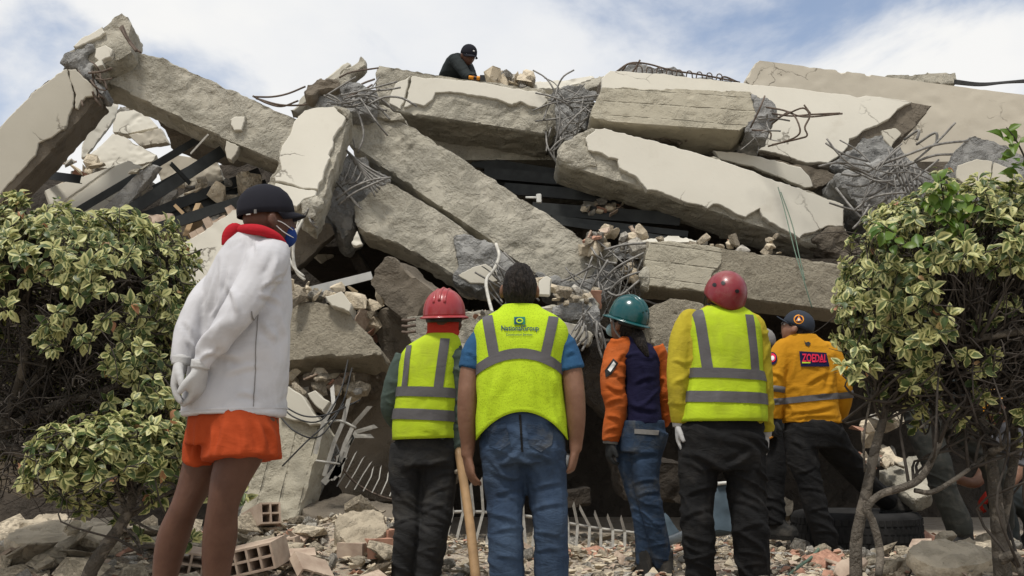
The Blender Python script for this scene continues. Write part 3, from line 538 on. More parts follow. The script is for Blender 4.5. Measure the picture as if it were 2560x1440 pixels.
# --- left hollow: plates, channels
slab('wall_panel', 'tall cream wall panel seen behind the leaning pier', 'wall panel', [(204, 392), (206, 360), (262, 262), (296, 236), (300, 250), (290, 292), (272, 318), (212, 396)], 10.6, (.5, -1, .1), .1, 'plaster', vox=.016, jag=.006, amp=.003)
slab('wall_panel', 'cream wall panel below the sky gap under the long left beam', 'wall panel', [(280, 292), (300, 278), (340, 272), (360, 276), (396, 318), (340, 330), (316, 335), (282, 330)], 11.0, (0, -1, .2), .12, 'plaster', vox=.016, jag=.006, amp=.003)
slab('wall_panel', 'folded cream panel in the middle of the left hollow', 'wall panel', [(216, 392), (282, 332), (310, 340), (392, 386), (384, 402), (300, 424), (250, 420)], 10.3, (.1, -1, .35), .12, 'plaster', vox=.016, jag=.006, amp=.003)
slab('wall_panel', 'broken ledge panel right of the sky gap in the left hollow', 'wall panel', [(318, 336), (400, 318), (420, 356), (352, 366)], 10.9, (0, -1, .0), .12, 'plaster_warm', vox=.016, jag=.006, amp=.003)
o = slab('wall_panel', 'wide seamed cream panel above the left bush', 'wall panel', [(108, 478), (140, 462), (250, 425), (322, 400), (336, 408), (388, 424), (360, 470), (300, 540), (200, 560), (128, 530)], 9.6, (.15, -1, .3), .1, 'plaster_old', vox=.016, jag=.006, amp=.003)
patch(o, [(112, 478), (140, 464), (250, 428), (286, 416), (130, 524)], off=.012, t=.05, mat='plaster', jag=.003)
patch(o, [(294, 413), (322, 403), (336, 411), (384, 426), (358, 468), (298, 538), (200, 556), (140, 528)], off=.012, t=.05, mat='plaster', jag=.003)
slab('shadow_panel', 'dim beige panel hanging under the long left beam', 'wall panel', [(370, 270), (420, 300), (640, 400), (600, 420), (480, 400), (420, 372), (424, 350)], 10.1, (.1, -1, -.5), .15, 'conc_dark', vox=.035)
slab('wall_panel', 'beige panel half hidden behind the crossing dark channels', 'wall panel', [(390, 410), (430, 385), (540, 400), (560, 450), (480, 470), (400, 450)], 10.4, (0, -1, .1), .1, 'plaster_warm', vox=.016, jag=.006)
slab('plank_beam', 'grey concrete plank leaning across the left hollow', 'plank', [(222, 552), (346, 424), (384, 410), (396, 418), (296, 546), (270, 556)], 9.1, (-.3, -1, -.1), .08, 'conc_grey', vox=.025, amp=.004, jag=.005)
slab('plank_beam', 'short dusty plank piece atop the leaning grey plank', 'plank', [(320, 428), (376, 404), (376, 414), (338, 432), (322, 434)], 9.0, (0, -1, 0), .06, 'conc', vox=.02)
o = B['U6'] = slab('wall_panel', 'smooth cream wall with torn brick edge behind the man in white', 'wall panel', [(396, 650), (440, 612), (500, 580), (545, 545), (590, 520), (650, 505), (700, 560), (700, 720), (560, 760), (430, 720)], 8.9, (-.05, -1, .12), .14, 'plaster', vox=.035, amp=.004)
slab('brick_block', 'loose clay block standing under a dark channel in the left hollow', 'clay block', [(366, 536), (372, 530), (432, 532), (434, 560), (438, 574), (385, 592), (380, 560)], 9.0, (.1, -1, .1), .2, 'brick_dusty', vox=.02, amp=.01)
def channel(label, a, b, wd=.13, mat='black_steel', group='dark steel channels in the collapse'):
    """C profile bar between two pixel+depth points"""
    p, q = P(*a), P(*b); d = (q - p); L = d.length; d.normalize(); u = Vector((0, 0, 1)); u = (u - d * u.dot(d)).normalized(); v = d.cross(u)
    if v.y > 0: v = -v
    h, t, fl = wd / 2, .008, wd * .4
    pr = [(-h, 0), (-h, fl), (-h + t, fl), (-h + t, t), (h - t, t), (h - t, fl), (h, fl), (h, 0)]
    n = len(pr); V = [p + u * x - v * y for x, y in pr] + [q + u * x - v * y for x, y in pr]
    F = [(i, (i + 1) % n, n + (i + 1) % n, n + i) for i in range(n)] + [tuple(range(n - 1, -1, -1)), tuple(range(n, 2 * n))]
    o = link('steel_channel', mesh('steel_channel', [x - p for x in V], F, M[mat])); o.location = p
    return tag(o, label, 'steel channel', group)
CH_ = [('topmost dark channel under the long left beam', (180, 535, 9.3), (500, 345, 9.7), .07), ('thick dark channel pointing up to the long left beam', (280, 556, 9.0), (558, 376, 9.5), .11),
       ('thin dark channel parallel behind the thick one', (384, 470, 9.4), (530, 390, 9.8), .05), ('upper of two dark channels fanning out above the black cap', (300, 566, 9.1), (650, 430, 9.8), .10),
       ('broad dark channel fanning out lower above the black cap', (330, 560, 9.2), (668, 462, 9.9), .12), ('lowest dark channel ending at the black cap', (350, 584, 8.85), (640, 490, 9.2), .10),
       ('short dark rod crossing the left hollow', (428, 408, 9.1), (476, 458, 9.3), .04), ('short dark channel end poking out beside the leaning pier', (110, 436, 9.5), (200, 448, 9.2), .08)]
for l, a, b, wd in CH_: channel(l, a, b, wd)
for i, (a, b, wd) in enumerate([((1180, 402, 10.6), (1420, 440, 10.4), .12), ((1210, 432, 10.5), (1460, 452, 10.3), .12), ((1260, 470, 10.4), (1560, 494, 10.0), .12), ((1330, 520, 10.1), (1700, 548, 9.8), .13), ((1380, 545, 9.9), (1720, 585, 9.6), .06), ((1400, 556, 9.8), (1680, 598, 9.5), .05), ((1180, 410, 10.9), (1470, 470, 10.7), .1), ((1240, 455, 10.6), (1600, 470, 10.4), .06)]):
    channel(['highest dark channel in the hollow under the top beams', 'second dark channel from the top in the central hollow', 'third dark channel down in the central hollow', 'long dark channel with gravel on it in the central hollow', 'thin dark rail low in the central hollow', 'lowest thin dark rail in the central hollow', 'rear dark channel in the central hollow', 'thin rear rail in the central hollow'][i], a, b, wd, group='dark steel channels in the central hollow')
channel('white channel lying on rubble left of the boulder', (742, 735, 8.3), (930, 688, 8.6), .07, 'white_plastic', None)
channel('thin pale rod dangling under the long left beam', (476, 384, 9.3), (520, 336, 9.2), .02, 'fence', None)
channel('slim timber batten in the gloom of the left hollow', (436, 512, 9.0), (458, 534, 9.0), .03, 'wood', None)
channel('timber board leaning beside the torn brick edge', (478, 600, 9.1), (510, 520, 9.3), .14, 'wood', None)
# panels inside central hollow
slab('ceiling_panel', 'sagging beige ceiling panel under the top beam', 'ceiling panel', [(1010, 300), (1060, 312), (1390, 352), (1360, 372), (1180, 402), (1120, 380)], 10.9, (0, -1, -.9), .08, 'plaster_warm', vox=.016, jag=.006, amp=.003)
slab('wall_panel', 'pale upright panel in the central hollow beside the rebar knot', 'wall panel', [(1302, 360), (1358, 356), (1350, 402), (1304, 404)], 11.0, (0, -1, 0), .1, 'plaster_old', vox=.016, jag=.006)
slab('wall_panel', 'rounded dim panel at the back of the central hollow', 'wall panel', [(1346, 420), (1350, 400), (1380, 392), (1400, 400), (1408, 428)], 11.1, (0, -1, 0), .1, 'plaster_old', vox=.016, jag=.006)
slab('wall_panel', 'pale strip deep in the central hollow above the gravel', 'wall panel', [(1456, 492), (1524, 494), (1520, 516), (1462, 514)], 10.5, (0, -1, 0), .08, 'plaster', vox=.016, jag=.006)
o = slab('switch_box', 'small white junction box with conduit in the central hollow', 'junction box', [(1340, 484), (1354, 483), (1355, 507), (1341, 506)], 9.7, (0, -1, 0), .05, 'white_plastic', vox=.01, amp=0, jag=0)
V, F = tube([P(1314, 494, 9.72), P(1342, 494, 9.72)], .012, 8, 2); child(o, 'conduit', V, F, M['white_plastic'], True)
# added slabs behind the beams, keeping sky light out of the hollows
def plate(name, label, x0, x1, y0, y1, z0, z1, t, mat):
    V = []; 
    for zz in (0, -t):
        V += [(x0, y0, z0 + zz), (x1, y0, z0 + zz), (x1, y1, z1 + zz), (x0, y1, z1 + zz)]
    o = link(name, mesh(name, V, [(0, 1, 2, 3), (7, 6, 5, 4), (0, 4, 5, 1), (1, 5, 6, 2), (2, 6, 7, 3), (3, 7, 4, 0)], M[mat])); return tag(o, label, 'floor slab')
plate('shading_slab', 'added shading slab under the kneeling man, behind the top beam', -1.3, 1.9, 10.55, 15.5, 4.15, 4.0, .25, 'conc')
plate('shading_slab', 'added shading slab wedged behind the level stippled beam', -.3, 6.5, 9.05, 15.5, 2.5, 2.75, .22, 'hollow_shade')
plate('shading_slab', 'added shading slab wedged behind the lower diagonal beam', -2.3, -.35, 9.6, 14.5, 2.95, 3.0, .22, 'hollow_shade')
plate('shading_slab', 'added shading slab over the low left hollow', -3.4, -.3, 8.75, 14.5, 1.62, 1.7, .22, 'hollow_shade')
plate('shading_slab', 'added sky blocking slab hidden behind the right wall plates', 1.0, 6.4, 10.78, 15.8, 3.95, 3.8, .5, 'conc_dark')
# ============================================================ people
def cloth(name, c, c2=None, dirt=None, dirt_amt=.4, dsc=3., weave=260, fold=.5, rough=.9, mesh_dots=False, sheen=.0):
    s = NT(name); co = s.coord(); big = s.noise(co, 4, 5, .6)
    col = s.mix(s.ramp(big, .3, .7), c, c2 or tuple(x * .82 for x in c))
    if dirt: col = s.mix(s.math('MULTIPLY', s.ramp(s.noise(co, dsc, 7, .65, .4), .5, .72), dirt_amt), col, dirt)
    rg = s.math('ABSOLUTE', s.math('SUBTRACT', s.noise(s.coord((1, 1, 2.4)), 7, 4, .6, .9), .5)); h = s.math('ADD', s.math('MULTIPLY', rg, -2.2), s.math('MULTIPLY', s.noise(co, weave, 2), .08))
    if mesh_dots:
        v = s.n('TexVoronoi', Vector=s.coord((1, 1, .8)), Scale=150); d = s.ramp(v.outputs['Distance'], .15, .4, (0, 0, 0), (1, 1, 1))
        col = s.mix(s.math('SUBTRACT', 1., d), col, tuple(x * .62 for x in c))
    s.b.inputs['Sheen Weight'].default_value = sheen; s.b.inputs['Specular IOR Level'].default_value = .15
    return s.fin(col, rough, s.bump(h, fold * .38, .014))
def skinm(name, c):
    s = NT(name); co = s.coord(); n = s.noise(co, 14, 5, .6)
    col = s.mix(s.ramp(n, .3, .7), c, tuple(x * y for x, y in zip(c, (.72, .66, .62))))
    s.b.inputs['Subsurface Weight'].default_value = .08; s.b.inputs['Subsurface Radius'].default_value = (.01, .004, .002)
    return s.fin(col, .55, s.bump(s.noise(co, 60, 4), .25, .006))
def gloss(name, c, rough=.25, dirt=.25):
    s = NT(name); co = s.coord(); n = s.noise(co, 9, 7, .7); f = s.math('MULTIPLY', s.ramp(n, .5, .72), dirt)
    s.b.inputs['Coat Weight'].default_value = .10; s.b.inputs['Specular IOR Level'].default_value = .42
    return s.fin(s.mix(f, c, (.32, .26, .2)), s.math('ADD', s.math('MULTIPLY', f, .5), rough), s.bump(s.noise(co, 40, 3), .04, .005))
C = dict(
    white=cloth('white_jersey', (.52, .515, .53), (.45, .445, .46), (.21, .195, .18), .5, 3.0, fold=.22), orange_shorts=cloth('orange_shorts_cloth', (.36, .055, .014), (.28, .040, .010)),
    hivis=cloth('hivis_mesh', (.44, .60, .024), (.37, .52, .018), (.35, .42, .03), .35, mesh_dots=True), hivis2=cloth('hivis_plain', (.44, .57, .026), (.36, .48, .018), (.26, .28, .04), .55, 4),
    refl=cloth('reflective_tape', (.115, .11, .112), (.085, .08, .083), None, fold=.35, rough=.5), polo=cloth('blue_polo', (.028, .088, .18), (.02, .065, .14)),
    green=cloth('grey_green_sleeve', (.075, .10, .085), (.05, .07, .06)), denim=cloth('blue_denim', (.062, .095, .150), (.016, .029, .058), (.018, .021, .025), .85, 3.4, fold=1.), denim_dark=cloth('worn_dark_denim', (.036, .062, .11), (.010, .015, .025), (.15, .14, .11), .55, 4.5, fold=.9),
    black=cloth('black_trousers', (.013, .013, .0135), (.008, .008, .0085), (.05, .046, .042), .4, 5, fold=.9), charcoal=cloth('charcoal_jeans', (.028, .028, .028), (.015, .015, .016), (.075, .068, .056), .5, 5, fold=.9),
    orange=cloth('orange_sleeve', (.44, .10, .02), (.35, .075, .013), (.35, .14, .06), .3, 5, fold=.7), navy=cloth('navy_cloth', (.013, .012, .040), (.008, .0075, .026), fold=.7),
    yellow=cloth('yellow_shirt', (.43, .35, .03), (.36, .29, .022), (.20, .15, .03), .4, 6), amber=cloth('amber_shirt', (.50, .235, .013), (.41, .185, .009), fold=.7),
    camo=cloth('dark_camo', (.032, .034, .030), (.018, .019, .018), (.075, .068, .058), .8, 9), red=cloth('red_cloth', (.42, .016, .026), (.28, .01, .016)), redorange=cloth('red_neck_cloth', (.42, .036, .022), (.38, .03, .02)),
    cap=cloth('black_cap', (.016, .016, .022), (.011, .011, .015), fold=.15), cap_blue=cloth('charcoal_cap', (.035, .042, .055), (.022, .027, .037), fold=.15), glove_w=cloth('knit_glove', (.47, .465, .455), (.36, .355, .35), (.22, .21, .2), .4, 8, weave=330, fold=.3), glove_d=cloth('dark_glove', (.025, .026, .026)),
    glove_c=cloth('cream_glove', (.42, .37, .28), (.30, .27, .22), (.15, .14, .12), .6, 9), boot=cloth('dusty_boot', (.03, .029, .027), (.02, .02, .02), (.14, .125, .105), .6, 7), grey_shirt=cloth('grey_shirt', (.14, .14, .135)), striped=cloth('striped_shirt', (.10, .10, .11), (.05, .05, .055)), shirt_dark=cloth('dark_green_shirt', (.03, .036, .036), (.022, .026, .027)),
    blue_mask=cloth('blue_mask', (.02, .05, .20)), pale_mask=cloth('pale_mask', (.28, .42, .44)), strap=cloth('grey_strap', (.20, .19, .18)), patchnavy=cloth('navy_print', (.012, .012, .055), fold=.1),
    skin=skinm('skin_tan', (.205, .108, .068)), skin_dk=skinm('skin_brown', (.105, .050, .032)), skin_md=skinm('skin_light_tan', (.31, .165, .11)),
    hard_red=gloss('red_helmet_shell', (.29, .028, .032), .3), hard_teal=gloss('teal_helmet_shell', (.0015, .060, .064), .22, .08), climb_red=gloss('dark_red_helmet', (.20, .017, .024), .34, .25), hard_yel=gloss('amber_helmet', (.62, .27, .015), .35), hair=None)
def hairm():
    s = NT('dark_hair'); co = s.coord((1, 1, .35)); n = s.noise(co, 90, 4, .6); col = s.mix(s.ramp(n, .35, .7), (.006, .005, .0045), (.035, .027, .022))
    s.b.inputs['Specular IOR Level'].default_value = .15; return s.fin(col, .6, s.bump(n, 1., .02))
C['hair'] = hairm()
C['ink_red'] = simple('print_red', (.62, .015, .06), .8, 0, .1); C['ink_green'] = simple('print_lime', (.5, .65, .04), .8, 0, .1); C['ink_navy'] = simple('print_navy', (.012, .04, .10), .8, 0, .1)
C['ink_white'] = simple('print_white', (.7, .7, .68), .8, 0, .1); C['ink_orange'] = simple('print_orange', (.65, .25, .02), .8, 0, .1); C['ink_teal'] = simple('print_green', (.02, .16, .10), .8, 0, .1); C['ink_dark'] = simple('print_dark', (.02, .02, .02), .8, 0, .1)
C['lens'] = simple('spectacle_lens', (.10, .10, .11), .1, 0, .1, spec=.6); C['eye_w'] = simple('eye_white', (.6, .58, .55), .3, 0, .05); C['eye_d'] = simple('eye_iris', (.02, .012, .008), .2, 0, .05)
C['glasswater'] = simple('cloudy_plastic', (.30, .33, .34), .15, 0, .2, spec=.6); C['black_plastic'] = simple('black_plastic', (.015, .015, .015), .4, 0, .2)
def basis(f, up=(0, 0, 1)):
    f = Vector(f).normalized(); r = f.cross(Vector(up)).normalized(); u = r.cross(f)
    return Matrix(((r.x, f.x, u.x), (r.y, f.y, u.y), (r.z, f.z, u.z)))
def head_mesh(c, B3, s=1.):
    V, F = ellips((0, 0, 0), 1, 1, 1, None, 36, 28); o = []
    for v in V:
        x, y, z = v; rx, ry, rz = .076, .096, .116
        X, Y, Z = x * rx, y * ry, z * rz
        if z < 0:
            t = -z; X *= 1 - .30 * t * t; Y = Y * (1 - .10 * t) + (.022 * t if y > 0 else .030 * t)
        if y > .3:
            g = lambda a, b, wa, wb: math.exp(-((x - a) / wa) ** 2 - ((z - b) / wb) ** 2)
            Y += .024 * g(0, -.22, .13, .16) + .012 * g(0, -.05, .10, .25) - .010 * (g(.36, .03, .18, .12) + g(-.36, .03, .18, .12)) + .006 * g(0, -.52, .25, .06) - .005 * g(0, -.60, .25, .03) + .008 * g(0, -.82, .25, .14) + .006 * g(0, .16, .6, .08)
        o.append((X, Y, Z))
    parts = [(o, F)]
    for sx in (-1, 1):
        parts.append(ellips((sx * .085, -.006, -.014), .013, .022, .036, Matrix.Rotation(sx * .35, 3, 'Z'), 10, 8))
    V, F = join(*parts); return [Vector(c) + B3 @ (Vector(v) * s) for v in V], F
def hand_mesh(wr, d, nrm, ts=1, curl=.35, s=1., pad=0.):
    d = Vector(d).normalized(); nrm = Vector(nrm); nrm = (nrm - d * nrm.dot(d)).normalized(); sd = d.cross(nrm); wr = Vector(wr)
    rs = []
    for a, wd, th in ((-.03, .028, .022), (0, .029, .021), (.03, .037, .019), (.065, .042, .017), (.092, .041, .013), (.100, .034, .009)):
        rs.append((wr + d * a * s, sd * (wd + pad) * s, nrm * (th + pad) * s))
    ps = [rings(rs, 14, 2.6)]
    for i, (off, ln) in enumerate(((-.031, .060), (-.0105, .074), (.0105, .080), (.031, .070))):
        off *= ts * 1.0; p = wr + d * .088 * s + sd * off * s; a = .1; pts = [p - d * .02 * s]; c_ = curl * (1 + .12 * ((i * 7) % 3 - 1))
        pts.append(p); dd = d + sd * off * 2.2
        for k, f in enumerate((.42, .33, .25)):
            a += c_ * (1, 1.15, .8)[k]; q = (dd.normalized() * math.cos(a) + nrm * math.sin(a)); p = p + q * ln * f * s; pts.append(p)
        ps.append(tube(pts, [.0095 * s + pad, .0095 * s + pad, .009 * s + pad, .0082 * s + pad, .0062 * s + pad], 8, 2))
    p = wr + d * .022 * s + sd * ts * .028 * s; q = (d * .72 + sd * ts * .62 + nrm * .35).normalized(); q2 = (d * .9 + sd * ts * .25 + nrm * .35).normalized()
    ps.append(tube([p - q * .01, p + q * .03 * s, p + q * .045 * s + q2 * .014 * s, p + q * .05 * s + q2 * .040 * s], [.014 * s + pad, .0125 * s + pad, .011 * s + pad, .008 * s + pad], 8, 2))
    return join(*ps)
def folds(V, N, kind, amp, seed):
    w_ = np.stack([fbm(V, 4, 2, seed + 9), fbm(V, 4, 2, seed + 19), fbm(V, 4, 2, seed + 29)], 1)
    if kind == 'leg': q = np.stack([V[:, 0] * 4 + V[:, 2] * 3, V[:, 1] * 4, V[:, 2] * 17 + V[:, 0] * 9], 1)
    elif kind == 'arm': q = np.stack([V[:, 0] * 8 + V[:, 2] * 6, V[:, 1] * 8, V[:, 2] * 17 - V[:, 0] * 9], 1)
    elif kind == 'drop': q = np.stack([V[:, 0] * 15 + V[:, 2] * 4, V[:, 1] * 15, V[:, 2] * 2.6], 1)
    elif kind == 'shirt': q = np.stack([V[:, 0] * 9 - V[:, 2] * 4.5, V[:, 1] * 5, V[:, 2] * 3.2 + V[:, 0] * 3], 1)
    else: q = np.stack([V[:, 0] * 9 + V[:, 2] * 6, V[:, 1] * 6, V[:, 2] * 8 - V[:, 0] * 8], 1)
    q = q * .8 + .9 * w_; a = vnoise(q, seed); b = vnoise(q * 2.2 + 5, seed + 3); m = np.clip(.6 + 1.1 * fbm(V, 2.6, 2, seed + 31), .12, 1.5)
    r = np.clip(1 - np.abs(a) * 3.0, 0, 1); r = r * r * (3 - 2 * r); r2 = np.clip(1 - np.abs(b) * 2.6, 0, 1); r2 = r2 * r2 * (3 - 2 * r2)
    return V + N * (amp * m * (1.1 * r + .25 * r2 - .35) + amp * .7 * fbm(V, 4.5, 2, seed + 50))[:, None]
def proj(V):
    q = np.asarray(V, float) - np.array(CAM); d = q @ np.array(FW); return 1280 + FPX * q[:, 0] / d, 720 - FPX * (q @ np.array(UP)) / d
def crease(V, N, lines):
    """pressed folds along traced lines (x0, y0, x1, y1, amp, width), on the side that shows"""
    if not lines: return V
    x, y = proj(V); vw = V - np.array(CAM); vw = vw / np.linalg.norm(vw, axis=1, keepdims=True); face = np.clip(-(N * vw).sum(1) * 2.5, 0, 1); disp = np.zeros(len(V))
    for ln in lines:
        x0, y0, x1, y1 = ln[:4]; a = ln[4] if len(ln) > 4 else .009; w_ = ln[5] if len(ln) > 5 else 7.
        if y0 > 1160: a *= .55; w_ *= .75
        L = math.hypot(x1 - x0, y1 - y0); dx, dy = (x1 - x0) / L, (y1 - y0) / L; t = (x - x0) * dx + (y - y0) * dy; d = (x - x0) * -dy + (y - y0) * dx + 5 * np.sin(t / L * 3.1) * (1 if (x0 + y1) % 2 < 1 else -1)
        f = np.clip(np.minimum(t, L - t) / (L * .35) + .15, 0, 1) * (t > -6) * (t < L + 6)
        disp += a * f * (np.exp(-(d / w_) ** 2) - .75 * np.exp(-((d - 1.7 * w_) / w_) ** 2))
    return V + N * (disp * face)[:, None]
class Person:
    def __init__(s, label, Y, px, z=None, seed=1, group=None):
        s.Y = Y; x = P(px, 1134, Y).x; z = float(gh(x, Y)) if z is None else z
        s.root = empty('person', (x, Y, z), label, 'person', group); s.skin = []; s.seed = seed; s.lines = []; s.cur = None
    def p(s, a): return P(a[0], a[1], s.Y + (a[2] if len(a) > 2 else 0))
    def add(s, name, VF, m, smooth=True, parent=None):
        o = child(s.root, name, VF[0], VF[1], m if not isinstance(m, str) else C[m], smooth)
        if parent is not None: o.parent = parent
        return o
    def torso(s, rs, k=.0, sc=1., n=28, ex=2.3, shear=0.):
        """rows (py, xl, xr, half depth, dy)"""
        o = []
        for py, xl, xr, ry, dy in rs:
            c = P((xl + xr) / 2, py, s.Y + dy); h = (P(xr, py, s.Y + dy) - c).length
            o.append((c, Vector((h * sc + k, 0, 0)), Vector((shear * (h * sc), ry * sc + k, 0))))
        return rings(o, n, ex)
    def limb(s, pts, k=0., sc=1., n=14, upto=None):
        q = pts if upto is None else pts[:upto]
        return tube([s.p(a[:3]) for a in q], [a[3] * sc + k for a in q], n, 4, ref=(1, 0, 0))
    def cloth(s, name, parts, m, vox=.0088, kind='body', amp=.008, sm=2, parent=None):
        vox = min(vox, .0088); V, F = join(*parts); V, F, N = remesh(V, F, vox, sm); V = crease(folds(V, N, kind, amp, s.seed + len(name)), N, s.lines)
        s.cur = s.add(name, (V, F), m, True, parent); return s.cur, (V, F)
    def body(s, m, vox=.0125):
        V, F = join(*s.skin); V, F, N = remesh(V, F, vox, 2); return s.add('body', (V, F), m)
    def vest(s, rs, m, seed, hem=None, k=.016, amp=.008, rows=46, n=72, shear=0.):
        a = np.array(rs, float); t = np.linspace(0, len(rs) - 1, rows); q = np.stack([np.interp(t, range(len(rs)), a[:, i]) for i in range(5)], 1)
        for _ in range(3): q[1:-1] = .25 * q[:-2] + .5 * q[1:-1] + .25 * q[2:]
        V, F = s.torso([tuple(r) for r in q], k, 1., n, 2.4, shear); F = F[:-2]
        V = np.array([tuple(v) for v in V]); c = np.repeat(V.reshape(rows, n, 3).mean(1), n, 0); N = V - c; N[:, 2] = 0; N /= np.maximum(np.linalg.norm(N, axis=1, keepdims=True), 1e-6)
        wt = np.clip(np.linspace(1.6, .25, rows) if rs[0][0] > rs[-1][0] else np.linspace(.25, 1.6, rows), 0, 1.5).repeat(n)
        q3 = np.stack([V[:, 0] * 13, V[:, 1] * 13, V[:, 2] * 2.2 + V[:, 0] * 2], 1); f = (1 - 1.7 * np.abs(vnoise(q3, seed))) * .75 + .4 * vnoise(np.stack([V[:, 0] * 9, V[:, 1] * 9, V[:, 2] * 16], 1), seed + 2)
        V = V + N * (amp * wt * (f - .1))[:, None]
        V = crease(V, N, s.lines)
        if hem: 
            tt = np.linspace(0, 1, rows).repeat(n); low = np.clip((tt if rs[0][0] < rs[-1][0] else 1 - tt) * 2.4 - 1.4, 0, 1)
            V[:, 2] += low * np.array([hem(x) for x in V[:, 0] - s.root.location.x])
        o = s.add('vest', (V, F), m); md = o.modifiers.new('thick', 'SOLIDIFY'); md.thickness = .005; md.offset = -1; s.cur = o
        return o, (V, F)
    def band(s, VF, a, b, wpx, ends=None, parent=None, m='refl', off=.005, name='reflective_band', dy=-.12, arch=0., xc=0.):
        """strip cut out of a garment along the line a-b (pixels)"""
        V0 = np.array([tuple(v) for v in VF[0]], float); cx = P(xc, 900, s.Y + dy).x if xc else 0
        V0[:, 2] += arch * (V0[:, 0] - cx) ** 2
        me = mesh('t', V0, VF[1]); bm = bmesh.new(); bm.from_mesh(me); bpy.data.meshes.remove(me)
        A = P(a[0], a[1], s.Y + dy); Bp = P(b[0], b[1], s.Y + dy); d = (Bp - A).normalized(); nn = d.cross(Vector((0, 1, 0))).normalized(); h = wpx / 2 / PXM(s.Y)
        def cut(co, no):
            bmesh.ops.bisect_plane(bm, geom=bm.verts[:] + bm.edges[:] + bm.faces[:], plane_co=co, plane_no=no, clear_outer=True)
        cut(A + nn * h, nn); cut(A - nn * h, -nn)
        if ends:
            cut(P(1280, ends[0], s.Y + dy), Vector((0, 0, 1))); cut(P(1280, ends[1], s.Y + dy), Vector((0, 0, -1)))
        bm.normal_update(); bm.verts.ensure_lookup_table(); seen = set()
        for v0 in list(bm.verts):
            if v0 in seen or not v0.link_faces: continue
            st = [v0]; comp = set([v0])
            while st:
                v = st.pop()
                for e in v.link_edges:
                    w2 = e.other_vert(v)
                    if w2 not in comp: comp.add(w2); st.append(w2)
            seen |= comp; ix = {v: i for i, v in enumerate(comp)}; fs = set(f for v in comp for f in v.link_faces)
            if len(fs) < 12: continue
            V = [v.co + v.normal * off - Vector((0, 0, arch * (v.co.x - cx) ** 2)) for v in ix]; s.add(name, (V, [[ix[v] for v in f.verts] for f in fs]), m, True, s.cur)
        bm.free()
    def onto(s, VF, pts2, faces, m, name, off=.007):
        """lay flat artwork (pixel coords) onto a garment"""
        bv = BVHTree.FromPolygons([Vector(v) for v in VF[0]], VF[1]); V = []
        for x, y in pts2:
            d = ray(x, y).normalized(); h = bv.ray_cast(CAM, d, 30)
            q = h[0] if h[0] else P(x, y, s.Y - .13); V.append(q - d * off)
        return s.add(name, (V, faces), m, False, s.cur)
    def poly(s, VF, pts, m, name, off=.007, div=8):
        bm = bmesh.new(); f = bm.faces.new([bm.verts.new((x, y, 0)) for x, y in pts]); bmesh.ops.triangulate(bm, faces=bm.faces[:])
        bmesh.ops.subdivide_edges(bm, edges=bm.edges[:], cuts=3, use_grid_fill=True); bm.verts.index_update()
        q = [(v.co.x, v.co.y) for v in bm.verts]; F = [[v.index for v in f.verts] for f in bm.faces]; bm.free(); return s.onto(VF, q, F, m, name, off)
    def text(s, VF, txt, cx, cy, wpx, hpx, m, name='lettering', off=.0055, bold=0., slope=0.):
        cu = bpy.data.curves.new('t', 'FONT'); cu.body = txt; cu.align_x = 'CENTER'; cu.align_y = 'CENTER'; cu.size = 1; cu.offset = bold; cu.resolution_u = 3
        o = bpy.data.objects.new('t', cu); COL.objects.link(o); dg = bpy.context.evaluated_depsgraph_get(); me = o.evaluated_get(dg).to_mesh()
        v = np.empty(len(me.vertices) * 3); me.vertices.foreach_get('co', v); v = v.reshape(-1, 3); F = [list(p.vertices) for p in me.polygons]
        o.evaluated_get(dg).to_mesh_clear(); bpy.data.objects.remove(o); bpy.data.curves.remove(cu)
        v[:, 0] = (v[:, 0] - (v[:, 0].min() + v[:, 0].max()) / 2) / np.ptp(v[:, 0]) * wpx; v[:, 1] = (v[:, 1] - (v[:, 1].min() + v[:, 1].max()) / 2) / np.ptp(v[:, 1]) * hpx
        return s.onto(VF, [(cx + x, cy - y + slope * x) for x, y, _ in v], F, m, name, off)
    def boot(s, an, toe, m='boot', L=.27, name='boot'):
        an = Vector(an); d = Vector(toe); d.z = 0; d.normalize(); sd = Vector((-d.y, d.x, 0)); u = Vector((0, 0, 1)); b = an - u * .085
        rs = [(an + u * .10, d * .062, sd * .055), (an + u * .03, d * .064, sd * .052), (b + u * .06 + d * .02, d * .09, sd * .048), (b + u * .035 + d * .055, d * .135, sd * .05), (b + u * .012 + d * .06, d * .142, sd * .052), (b + d * .06, d * .140, sd * .051)]
        V1 = rings(rs, 20, 2.4); V2 = rings([(b + u * .05 + d * .12, d * .07, sd * .045), (b + u * .085 + d * .07, d * .06, sd * .036)], 16)
        V, F, N = remesh(*join(V1, V2), .010, 3); bo = s.add(name, (V, F), m)
        so = rings([(b + u * .004 + d * .06, d * .147, sd * .056), (b - u * .018 + d * .06, d * .145, sd * .055)], 20, 2.6); s.add('sole', so, 'black_plastic', False).parent = s.root
        return bo
def dome_profile(c, B3, prof, n=40, fx=None):
    """lathe in head frame; prof list of (r, z); fx(angle, r, z)->(x,y,z)"""
    V = []; F = []
    for r, z in prof:
        for j in range(n):
            a = 2 * math.pi * j / n; x, y = math.cos(a) * r, math.sin(a) * r; q = Vector((x, y, z))
            if fx: q = Vector(fx(a, x, y, z, r))
            V.append(Vector(c) + B3 @ q)
    for i in range(len(prof) - 1):
        for j in range(n):
            a = i * n + j; b = i * n + (j + 1) % n; F.append((a, b, b + n, a + n))
    return V, F
